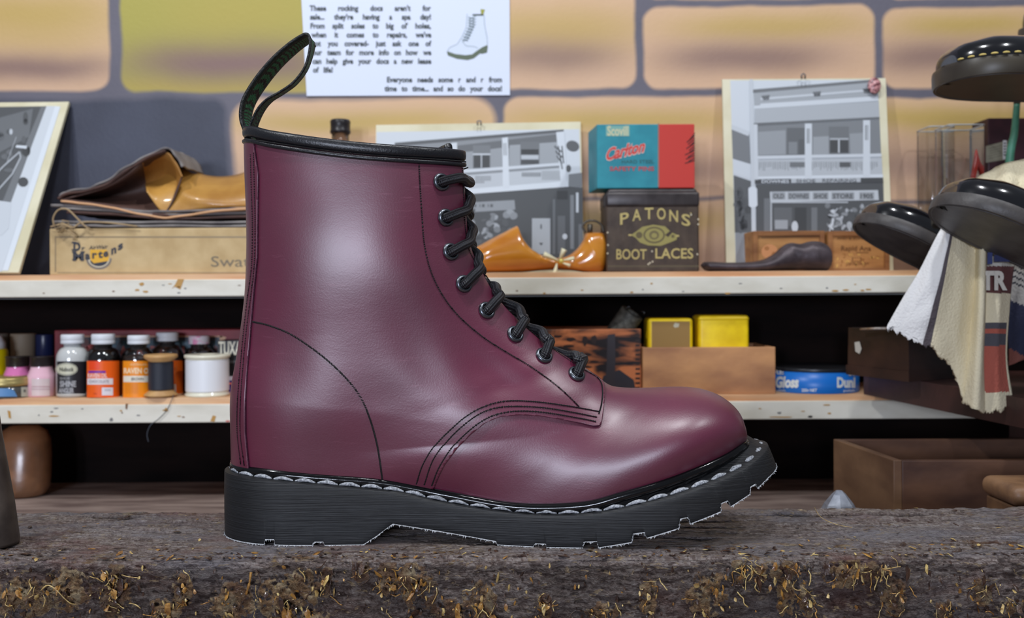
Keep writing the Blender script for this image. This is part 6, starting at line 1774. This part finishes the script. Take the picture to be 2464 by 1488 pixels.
# blue polish tin
Yb = 1.12; k = Yb / F; c = at(1958, 900, Yb); R_ = 104 * k; zt = at(1958, 880, Yb).z
blue = mat('blue_tin', C(28, 112, 200), rough=.35); blue_lid = mat('black_tin_lid', C(52, 54, 58), rough=.3, metal=.5)
t = thing('polish_tin', 'round bright blue tin with white lettering on the lower shelf', 'tin', (c.x, Yb, ZL))
mk('body', *lathe([(0, ZL), (R_ * .985, ZL), (R_, ZL + .001), (R_, zt - .004), (0, zt - .004)], 64, c.x, Yb), blue, t)
mk('lid', *lathe([(R_ * 1.0, zt - .0042), (R_ * 1.012, zt - .0036), (R_ * 1.012, zt - .0012), (R_ * .99, zt), (R_ * .96, zt - .001), (0, zt - .001)], 64, c.x, Yb), blue_lid, t)
A = Art(proj_cyl(c.x, Yb, R_ + .0001), .0002, 5.0); wt = C(226, 230, 226)
A.text('Gloss', 1866, 906, 1922, 932, wt, 2, .05, shear=.15, ref='G'); A.text('Dunl', 2014, 908, 2058, 932, wt, 2, .05, ref='D'); A.text('250g NET', 1929, 936, 1966, 943, wt, 2, .02); A.text('RE', 1862, 890, 1886, 901, wt, 2, .03); A.text('Bu', 2042, 889, 2058, 904, wt, 2, .04)
A.text('polish', 1862, 937, 1890, 943, wt, 2, .0); A.text('polish', 2030, 937, 2056, 943, wt, 2, .0)
A.build('print', t, labels_m)

# ------------------------------------------------------------------ right: chest on a plank
darkw = mat('dark_stained_wood', C(58, 38, 32), rough=.42, col2=C(34, 24, 24), vscale=22, stretch=(.6, 1, 2), bump=.3, bscale=120, detail=8)
redw = mat('reddish_brown_plank', C(74, 44, 40), rough=.45, col2=C(50, 30, 28), vscale=20, bump=.2, bscale=150)
a_ = at(2078, 895, 1.055); b_ = at(2560, 960, .745)
zt_, zb_ = a_.z, .0262
t = thing('plank', 'reddish-brown plank jutting diagonally out under the dark chest', 'plank', ((a_.x + b_.x) / 2, .9, zb_))
d_ = Vector((b_.x - a_.x, b_.y - a_.y, 0)); back = Vector((.16, .12, 0))
pts = [Vector((a_.x, a_.y, 0)), Vector((b_.x, b_.y, 0)), Vector((b_.x, b_.y, 0)) + Vector((.12, .22, 0)), Vector((a_.x, a_.y, 0)) + Vector((.30, .0, 0))]
mk('board', [p + Vector((0, 0, zb_)) for p in pts] + [p + Vector((0, 0, zt_)) for p in pts], [(3, 2, 1, 0), (4, 5, 6, 7), (0, 1, 5, 4), (1, 2, 6, 5), (2, 3, 7, 6), (3, 0, 4, 7)], redw, t, smooth=False)
# bracket that carries the plank, standing on the bench out of sight to the right
mk('support', *box(.485, .515, .925, .955, BZ, zb_, .001), redw, t, smooth=False)
cz0 = zt_ + .0003; cz1 = at(2187, 797, .93).z
P_ = [at(2187, 900, .935), at(2040, 900, 1.02), at(2345, 900, .99)]
c0_, cl, cr = [Vector((p.x, p.y, 0)) for p in P_]
ex = (cr - c0_); ey = (cl - c0_)
far = c0_ + ex + ey
t = thing('dark_chest', 'dark stained wooden chest with a chipped rim behind the hanging towel', 'chest', ((c0_ + far) / 2) + Vector((0, 0, cz0)))
def tap(p, s_, z): c = (c0_ + far) / 2; q = c + (p - c) * s_; return Vector((q.x, q.y, z))
bt = [tap(p, 1.03, cz0) for p in (c0_, cr, far, cl)]; bt1 = [tap(p, 1.03, cz0 + .010) for p in (c0_, cr, far, cl)]; tp1 = [tap(p, .985, cz1) for p in (c0_, cr, far, cl)]; tpi = [tap(p, .90, cz1) for p in (c0_, cr, far, cl)]; tpb = [tap(p, .90, cz0 + .012) for p in (c0_, cr, far, cl)]
bt2 = [tap(p, 1.0, cz0 + .0102) for p in (c0_, cr, far, cl)]
v, f = loft([bt, bt1, bt2, tp1, tpi, tpb]); mk('chest_body', v, f, darkw, t, smooth=False)
A = Art(lambda x, y, l: on_plane(x, y, tp1[0] * .5 + bt2[0] * .5, (tp1[0] - bt2[0]).cross(cl - c0_).normalized()) + Vector((-.3, -1, 0)).normalized() * (.0012 + l))
A.poly([(2056, 824), (2068, 822), (2073, 840), (2068, 852), (2058, 846)][::-1], C(190, 186, 176), 1)
A.build('paint_smear', t)
mk('rim_chip', *join(tube([at(2072, 793, .99), at(2110, 791, .97), at(2150, 791, .95), at(2178, 797, .935)], .0022, 6, flat=.6)), mat('pale_chipped_edge', C(196, 190, 184), rough=.5, col2=C(150, 120, 90), vscale=90), t)

# open drawer box on the bench, lower right
Yd = .80; dw = mat('old_drawer_wood', C(98, 68, 50), rough=.5, col2=C(64, 42, 34), vscale=18, stretch=(.6, .6, 1.8), bump=.3, bscale=120, detail=8)
dwl = mat('old_drawer_end', C(122, 92, 66), rough=.55, col2=C(88, 62, 44), vscale=18, stretch=(.6, .6, 1.8), bump=.3, bscale=120)
p0 = at(2150, 1108, Yd); ztd = p0.z; pb_ = at(2005, 1055, .915)
x0, x1 = p0.x, p0.x + .25; yb_ = .915; th = .007
t = thing('drawer_box', 'open brown wooden drawer box standing on the bench at the lower right', 'drawer', ((x0 + x1) / 2, .86, BZ))
skx = pb_.x - p0.x
def skb(g): return [Vector((q.x + skx * (q.y - Yd) / (yb_ - Yd), q.y, q.z)) for q in g[0]], g[1]
mk('front_board', *skb(box(x0 + th, x1, Yd, Yd + th, BZ, ztd - .0006, .0008)), dw, t, smooth=False)
mk('back_board', *skb(box(x0 + th, x1, yb_ - th, yb_, BZ, ztd, .0008)), dw, t, smooth=False)
mk('side_board', *skb(box(x0, x0 + th, Yd, yb_, BZ, ztd, .0008)), dwl, t, smooth=False)
mk('side_board', *skb(box(x1 - th, x1, Yd + th, yb_ - th, BZ, ztd, .0008)), dw, t, smooth=False)
mk('bottom_board', *skb(box(x0 + th, x1 - th, Yd + th, yb_ - th, BZ, BZ + .006)), dw, t, smooth=False)
# grey nozzle behind the block
c = at(2019, 1180, .70)
t = thing('nozzle_bottle', 'grey conical metal nozzle poking up behind the wooden block', 'nozzle', (c.x, .70, BZ))
gm = mat('galvanised_metal', C(150, 154, 164), rough=.45, col2=C(112, 116, 126), vscale=90, metal=.3, bump=.4, bscale=120)
mk('cone', *lathe([(.0125, c.z - .014), (.0105, c.z - .010), (.0050, c.z - .003), (.0022, c.z - .0003), (.0, c.z)], 7, c.x, .70), gm, t, smooth=False)
mk('can', *lathe([(0, BZ), (.0225, BZ), (.0225, c.z - .045), (.0175, c.z - .024), (.0125, c.z - .0139), (0, c.z - .0139)], 28, c.x, .70), gm, t)
# wooden handle end at the right
c0x = at(2421, 1190, .685).x; ztw = at(2440, 1166, .685).z
wv = mat('old_handle_wood', C(140, 104, 72), rough=.5, col2=C(96, 68, 48), vscale=40, bump=.3, bscale=200)
t = thing('wooden_form', 'rounded brown wooden form cut off by the right edge, behind the wooden block', 'wooden form', (c0x + .03, .70, BZ))
mk('form_top', *box(c0x, c0x + .06, .675, .725, ztw - .0145, ztw, .0065, 4), wv, t, auto=60)
mk('form_base', *box(c0x + .0035, c0x + .058, .678, .722, BZ, ztw - .0143, .002), wv, t, smooth=False)

# ------------------------------------------------------------------ left: last and iron post
cl_ = at(56, 1195, 1.13); R_ = 66 * 1.13 / F
lastw = mat('glazed_brown_wood', C(150, 104, 72), rough=.3, col2=C(104, 70, 46), vscale=22, coat=.6, coat_rough=.2, bump=.2, bscale=160)
prf = [(0, BZ), (R_ * .70, BZ), (R_ * .88, BZ + .003), (R_ * .98, BZ + .010), (R_, BZ + .022), (R_ * .99, BZ + .045), (R_ * .94, BZ + .064), (R_ * .80, BZ + .074), (R_ * .5, BZ + .080), (0, BZ + .081)]
v, f = lathe(prf, 40, 0, 0)
v = [Vector((cl_.x - .002 + q.x, 1.13 + q.y * .8 + (q.z - BZ) * .1, q.z)) for q in v]
o = mk('wooden_last', v, f, lastw); rebase(o, (cl_.x, 1.13, BZ)); tag(o, 'rounded brown wooden last standing in the shade under the lower shelf', 'wooden last')
cp = at(-34, 1315, .545)
iron2 = mat('worn_grey_iron', C(96, 86, 78), rough=.45, col2=C(66, 58, 54), vscale=60, metal=.3, bump=.3, bscale=160)
v, f = lathe([(0, .0004), (.0170, .0004), (.0172, .002), (.0148, .022), (.0112, .045), (.0085, .062), (.0070, .075), (.0072, .082), (.0, .084)], 36, cp.x, .545)
o = mk('iron_post', v, f, iron2); rebase(o, (cp.x, .545, 0)); tag(o, 'tapered grey iron post standing on the wooden block at the left edge', 'iron post')

# ------------------------------------------------------------------ right: things behind the shoes
rimm = mat('glass_edge', C(190, 196, 200), rough=.15, spec=.8)
def glasstube(label, pxl, pxr, pyt, Y, dep):
    x0, x1 = at(pxl, 400, Y).x, at(pxr, 400, Y).x; zt = at((pxl + pxr) / 2, pyt, Y).z; th = .0016
    t = thing('glass_holder', label, 'holder', ((x0 + x1) / 2, Y + dep / 2, ZU))
    r = .004
    def rr(x0, x1, y0, y1, z, r):
        out = []
        for cx, cy, a0 in ((x1 - r, y1 - r, 0), (x0 + r, y1 - r, 90), (x0 + r, y0 + r, 180), (x1 - r, y0 + r, 270)):
            for i in range(5): a = math.radians(a0 + 90 * i / 4); out.append(Vector((cx + r * math.cos(a), cy + r * math.sin(a), z)))
        return out
    rings = [rr(x0, x1, Y, Y + dep, ZU + .0004, r), rr(x0, x1, Y, Y + dep, zt, r)]
    v, f = loft(rings, cap=False); mk('vessel', v, f, glass, t)
    mk('base', *loft([rr(x0, x1, Y, Y + dep, ZU, r), rr(x0, x1, Y, Y + dep, ZU + .003, r)]), glass, t)
    mk('rim', *tube(rr(x0, x1, Y, Y + dep, zt, r), .0008, 6, closed=True), rimm, t)
    return t, x0, x1
glasstube('tall clear glass holder at the back beside the red stick', 2238, 2300, 304, 1.150, .04)
glasstube('tall clear glass holder in front, holding the red stick', 2284, 2372, 300, 1.100, .04)
t = thing('red_stick', 'flat red stick leaning inside the clear glass holder', 'stick', at(2320, 520, 1.12))
a_, b_ = at(2300, 600, 1.115), at(2357, 345, 1.122)
a_.z = ZU + .0036
mk('stick_body', *tube([a_, a_.lerp(b_, .5), b_], .0042, 12, flat=.5), mat('red_plastic', C(206, 62, 48), rough=.4), t)
Ym = 1.135; x0, x1 = at(2378, 400, Ym).x, at(2500, 400, Ym).x; zt_ = at(2430, 284, Ym).z
t = thing('maroon_box', 'dark maroon box with a grey text label behind the glass holders', 'box', ((x0 + x1) / 2, Ym + .02, ZU))
mk('body', *box(x0, x1, Ym, Ym + .04, ZU, zt_, .001), mat('deep_maroon', C(62, 30, 38), rough=.5, col2=C(46, 22, 30), vscale=60), t, smooth=False)
A = Art(proj_plane((0, Ym, 0), (0, -1, 0))); A.poly([(2372, 352), (2424, 338), (2424, 384), (2372, 392)][::-1], C(124, 120, 104), 1)
for i in range(5): A.line([(2380, 358 + i * 6), (2410, 350 + i * 6)], 1.2, C(84, 80, 70), 2)
A.rect(2413, 338, 2422, 384, C(196, 196, 200), 2)
for i in range(5): A.rect(2415, 343 + i * 7, 2420, 347 + i * 7, C(90, 90, 94), 3)
A.build('label', t)
t = thing('paint_brush', 'slim brush with a green handle standing upright at the right edge', 'brush', at(2425, 500, 1.05))
q = [at(2418, 520, 1.085), at(2429, 390, 1.080), at(2441, 320, 1.078), at(2447, 250, 1.076)]
q[0] = Vector((q[0].x - .004, q[0].y, ZU))
mk('handle', *tube(crom([tuple(a) for a in q], 30), [.0050 - .0016 * i / 29 for i in range(30)], 10), mat('green_lacquer', C(70, 126, 104), rough=.4, col2=C(56, 104, 84), vscale=80), t)
e = at(2452, 178, 1.074)
mk('ferrule', *tube([q[3], q[3] + (e - q[3]) * .5, e], [.0036, .0034, .0046], 10), mat('dull_ferrule', C(96, 92, 92), rough=.35, metal=.6), t)

# ------------------------------------------------------------------ black shoes on their rack
shoe_up = mat('polished_black_leather', C(16, 16, 20), rough=.16, coat=.8, coat_rough=.06)
shoe_sole = mat('black_shoe_sole', C(78, 74, 72), rough=.45, col2=C(58, 55, 54), vscale=60, bump=.2, bscale=300)
sole_brown = mat('smoked_rubber_sole', C(66, 60, 50), rough=.4, col2=C(54, 48, 42), vscale=30)
y_th = mat('yellow_thread', C(214, 190, 110), rough=.6)
def shoe(label, toe, heelward, upv, Ls, hwid, th_, domeh, sm, stitch=False):
    """a low shoe: toe tip, unit direction toe->heel, up direction"""
    e = Vector(heelward).normalized(); u_ = Vector(upv).normalized(); u_ = (u_ - e * u_.dot(e)).normalized(); sd = e.cross(u_).normalized()
    def P(l, s_, h): return Vector(toe) + e * l + sd * s_ + u_ * h
    t = thing('black_shoe', label, 'shoe', P(Ls * .5, 0, -th_), 'black shoes on the rack')
    n = 60; ls = Ls * (.5 - .5 * np.cos(np.linspace(0, math.pi, n)))
    hw = []
    for l in ls:
        d1 = min(1, l / (Ls * .20)); d2 = min(1, (Ls - l) / (Ls * .14)); b_ = np.interp(l / Ls, [0, .25, .5, .75, 1], [1.0, 1.0, .78, .74, .72])
        hw.append(hwid * b_ * (1 - (1 - d1) ** 2.2) ** (1 / 2.1) * (1 - (1 - d2) ** 2.2) ** (1 / 2.1))
    def outline_pts(off, h):
        a = [P(l, -(w_ + off if w_ > 1e-6 else 0), h) for l, w_ in zip(ls, hw)]; b = [P(l, (w_ + off if w_ > 1e-6 else 0), h) for l, w_ in zip(ls, hw)]
        a[0] = P(-off, 0, h); 
        return a + b[1:-1][::-1]
    rings = [outline_pts(-.010, -th_), outline_pts(-.001, -th_), outline_pts(.0008, -th_ * .7), outline_pts(.0008, -th_ * .2), outline_pts(0, 0), outline_pts(-.006, .001)]
    v, f = loft(rings); mk('sole', v, f, sm, t, auto=50)
    # welt groove on the underside
    ring = outline_pts(-.005, -th_ - .0001)
    mk('sole_groove', *tube(ring, .0006, 5, closed=True), shoe_sole, t)
    rings = []
    for i in range(n):
        l = ls[i]; w_ = max(hw[i] - .005, .0002); q = l / Ls
        hh = domeh * np.interp(q, [0, .04, .12, .25, .42, .55, .75, 1.0], [.25, .66, .92, 1.0, 1.25, 1.75, 2.0, 2.1]) * min(1, (l + .0006) / .005) ** .4
        ll = l + .004 if i == 0 else l
        ring = []
        for k in range(25):
            a = math.pi * k / 24; ring.append(P(max(ll, .0045), -w_ * math.copysign(abs(math.cos(a)) ** .7, math.cos(a)), .0008 + hh * math.sin(a) ** .75))
        rings.append(ring)
    v, f = loft(rings, closed_ring=False, cap=False); mk('upper', v, f, shoe_up, t)
    if stitch:
        a = [P(l, -(w_ - .0022), .0012) for l, w_ in zip(ls, hw)]
        sg = 1 if (a[30] - CAM).length < (P(ls[30], hw[30], 0) - CAM).length else -1
        R2 = resample(np.array([tuple(P(l, sgn * (w_ - .0022), .0014)) for sgn in (sg * 1,) for l, w_ in zip(ls[3:40], [-x for x in hw[3:40]])]), .0088)
        gs = [capsule(Vector(R2[i]) * .82 + Vector(R2[i + 1]) * .18, Vector(R2[i]) * .18 + Vector(R2[i + 1]) * .82, u_, .0011, .0003) for i in range(len(R2) - 1)]
        o = mk('welt_stitching', *join(*gs), y_th, t); o['label'] = 'yellow stitches along the welt'
    return t
Ys = .80
tA = at(2078, 512, .875); tB = at(2266, 466, .765); tC = at(2268, 162, .84)
shoe('polished black shoe pointing left, lowest on the rack beside the towel', tA, (.88, .20, -.44), (.40, .08, .90), .26, .042, .0095, .024, shoe_sole)
shoe('polished black shoe resting in front of the towel, middle of the rack', tB, (.88, .10, -.42), (.34, .10, .90), .27, .045, .0105, .026, shoe_sole)
shoe('black shoe with yellow welt stitching at the top right', tC, (.97, .20, -.02), (-.02, .06, 1), .27, .047, .0145, .026, sole_brown, True)
# the shoe whose edge shows above it
p = at(2480, 62, 1.02)
shoe('glossy black boot toe just showing at the top right corner', p, (.9, .3, .1), (-.1, -.1, 1), .25, .04, .012, .03, shoe_sole)
rackm = mat('dark_rack_metal', C(40, 40, 44), rough=.4, metal=.6)
rk = thing('shoe_rack', 'dark metal shoe rack post standing beyond the right edge', 'rack', (.80, .93, BZ))
mk('pole', *lathe([(.012, BZ), (.012, .50)], 20, .80, .93), rackm, rk)
for tx_, ty_, tz_ in [tuple(Vector(t0) + Vector(e0).normalized() * .235 + Vector((0, 0, -.018))) for t0, e0 in ((tA, (.88, .20, -.44)), (tB, (.88, .10, -.42)), (tC, (.97, .20, -.02)))]:
    mk('arm', *tube([(.80, .93, tz_ - .01), ((tx_ + .80) / 2, (ty_ + .93) / 2, tz_ - .012), (tx_, ty_, tz_ - .004)], .005, 10), rackm, rk)
mk('base_plate', *box(.74, .86, .90, .99, BZ, BZ + .006, .001), rackm, rk, smooth=False)

# ------------------------------------------------------------------ towel
cols_t = [  # u, list of px points from top to bottom with depth
    (0.00, [(2292, 520, .825), (2262, 560, .822), (2222, 640, .82), (2178, 715, .82), (2133, 790, .822)]),
    (0.18, [(2292, 512, .822), (2266, 590, .816), (2232, 680, .812), (2190, 760, .812), (2168, 806, .815)]),
    (0.30, [(2290, 506, .818), (2276, 590, .812), (2256, 680, .808), (2232, 760, .808), (2212, 828, .81)]),
    (0.36, [(2296, 506, .818), (2284, 590, .812), (2268, 680, .808), (2252, 760, .808), (2238, 834, .81)]),
    (0.50, [(2316, 520, .822), (2318, 600, .818), (2312, 690, .814), (2300, 790, .812), (2290, 886, .815)]),
    (0.62, [(2345, 540, .828), (2350, 620, .826), (2346, 720, .822), (2332, 840, .82), (2318, 966, .82)]),
    (0.70, [(2366, 560, .812), (2364, 640, .808), (2362, 740, .80), (2356, 860, .80), (2348, 984, .802)]),
    (0.74, [(2372, 560, .826), (2368, 640, .824), (2366, 740, .82), (2362, 860, .816), (2366, 992, .812)]),
    (0.88, [(2406, 580, .822), (2404, 650, .818), (2400, 740, .814), (2396, 860, .812), (2400, 988, .812)]),
    (1.00, [(2444, 600, .830), (2432, 660, .828), (2424, 740, .824), (2418, 860, .82), (2434, 968, .82)])]
NU, NV = 130, 130
us_ = np.array([c[0] for c in cols_t]); tg = []
for c in cols_t: tg.append(crom(c[1], NV))
tg = np.array(tg)                      # columns x NV x 3
V, Fq, Cq = [], [], []
uu2 = np.linspace(0, 1, NU)
for j in range(NV):
    for i, u_ in enumerate(uu2):
        q = [np.interp(u_, us_, tg[:, j, k]) for k in range(3)]
        fray = (rng.randn() * 3.0 if j == NV - 1 else 0) + (3 * math.sin(i * .5) if j > NV - 4 else 0)
        V.append(at(q[0], q[1] + fray, q[2] + .0015 * noise.noise(Vector((u_ * 9, j * .04, 1)))))
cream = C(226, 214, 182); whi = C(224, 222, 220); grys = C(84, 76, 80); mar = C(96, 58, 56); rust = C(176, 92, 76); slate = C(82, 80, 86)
for j in range(NV - 1):
    for i in range(NU - 1):
        Fq.append((j * NU + i, (j + 1) * NU + i, (j + 1) * NU + i + 1, j * NU + i + 1))
        u_, v_ = uu2[i], j / (NV - 1)
        y_ = np.interp(u_, us_, tg[:, j, 1])
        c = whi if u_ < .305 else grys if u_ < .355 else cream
        if u_ > .745:
            if y_ < 705: c = mar if y_ > 640 else C(190, 186, 176)
            elif y_ < 776: c = cream
            elif y_ < 790: c = slate
            elif y_ < 800: c = rust
            elif y_ < 830: c = slate
            elif y_ < 942: c = rust
            if y_ > 776 and u_ > .97: c = cream
        Cq.append(c)
tw_ = thing('towel', 'cream and white striped terry towel hanging between the black shoes', 'towel', at(2330, 760, .82))
ob_ = mk('cloth', V, Fq, inkmat('terry_cloth', .9, bump=.5), tw_, cols=Cq); add_mod(ob_, 'SOLIDIFY', thickness=.0022, offset=1.0)
A = Art(lambda x, y, l: at(x, y, .8085 - l))
A.text('TR', 2362, 652, 2424, 696, C(206, 200, 188), 1, .05); A.rect(2360, 652, 2390, 659, C(206, 200, 188), 1.4)
A.rect(2376, 608, 2388, 636, C(56, 66, 112), 1); A.rect(2392, 614, 2430, 630, C(46, 52, 90), 1)
A.build('printed_letters', tw_, inkmat('terry_cloth', .9))
# the part of the towel gathered over the rack above the middle shoe
tp_ = crom([(2330, 460, .86), (2360, 430, .86), (2400, 408, .86), (2440, 394, .86), (2520, 380, .86)], 50); bt_ = crom([(2360, 520, .83), (2400, 500, .83), (2440, 480, .83), (2480, 470, .83), (2540, 460, .83)], 50)
V, Fq = [], []
for i in range(50):
    for j in range(14):
        f = j / 13; q = tp_[i] * (1 - f) + bt_[i] * f
        V.append(at(q[0], q[1], q[2] - .010 * math.sin(math.pi * f) + .004 * math.sin(i * .33 + 5 * f)))
for i in range(49):
    for j in range(13): Fq.append((i * 14 + j, (i + 1) * 14 + j, (i + 1) * 14 + j + 1, i * 14 + j + 1))
o = mk('gathered_cloth', V, Fq, mat('cream_terry', cream, rough=.9, bump=1.0, bscale=500, bdist=.002), tw_); add_mod(o, 'SOLIDIFY', thickness=.003)
# second cloth at the edge: grey and navy stripes
V, Fq, Cq = [], [], []
for j in range(60):
    for i in range(30):
        u_, v_ = i / 29, j / 59
        px = (2424 - 10 * v_ - 12 * math.sin(v_ * 5)) * (1 - u_) + 2540 * u_; py = 590 + 290 * v_ + (60 * (1 - v_)) * (1 - u_) * 0 - 40 * u_
        V.append(at(px, py, .845 + .006 * math.sin(u_ * 7 + v_ * 3)))
for j in range(59):
    for i in range(29):
        Fq.append((j * 30 + i, (j + 1) * 30 + i, (j + 1) * 30 + i + 1, j * 30 + i + 1))
        v_ = j / 59 - i / 29 * .35
        Cq.append(C(110, 110, 112) if v_ < .0 else C(44, 44, 50) if (int(v_ * 60) % 3 == 0 and v_ < .28) else C(150, 146, 140) if v_ < .42 else C(34, 38, 60) if v_ < .85 else C(120, 70, 60))
o = mk('striped_cloth', V, Fq, inkmat('terry_cloth', .9), None, cols=Cq); add_mod(o, 'SOLIDIFY', thickness=.002)
rebase(o, at(2470, 860, .845)); tag(o, 'navy and grey striped cloth hanging at the right edge behind the towel', 'cloth')
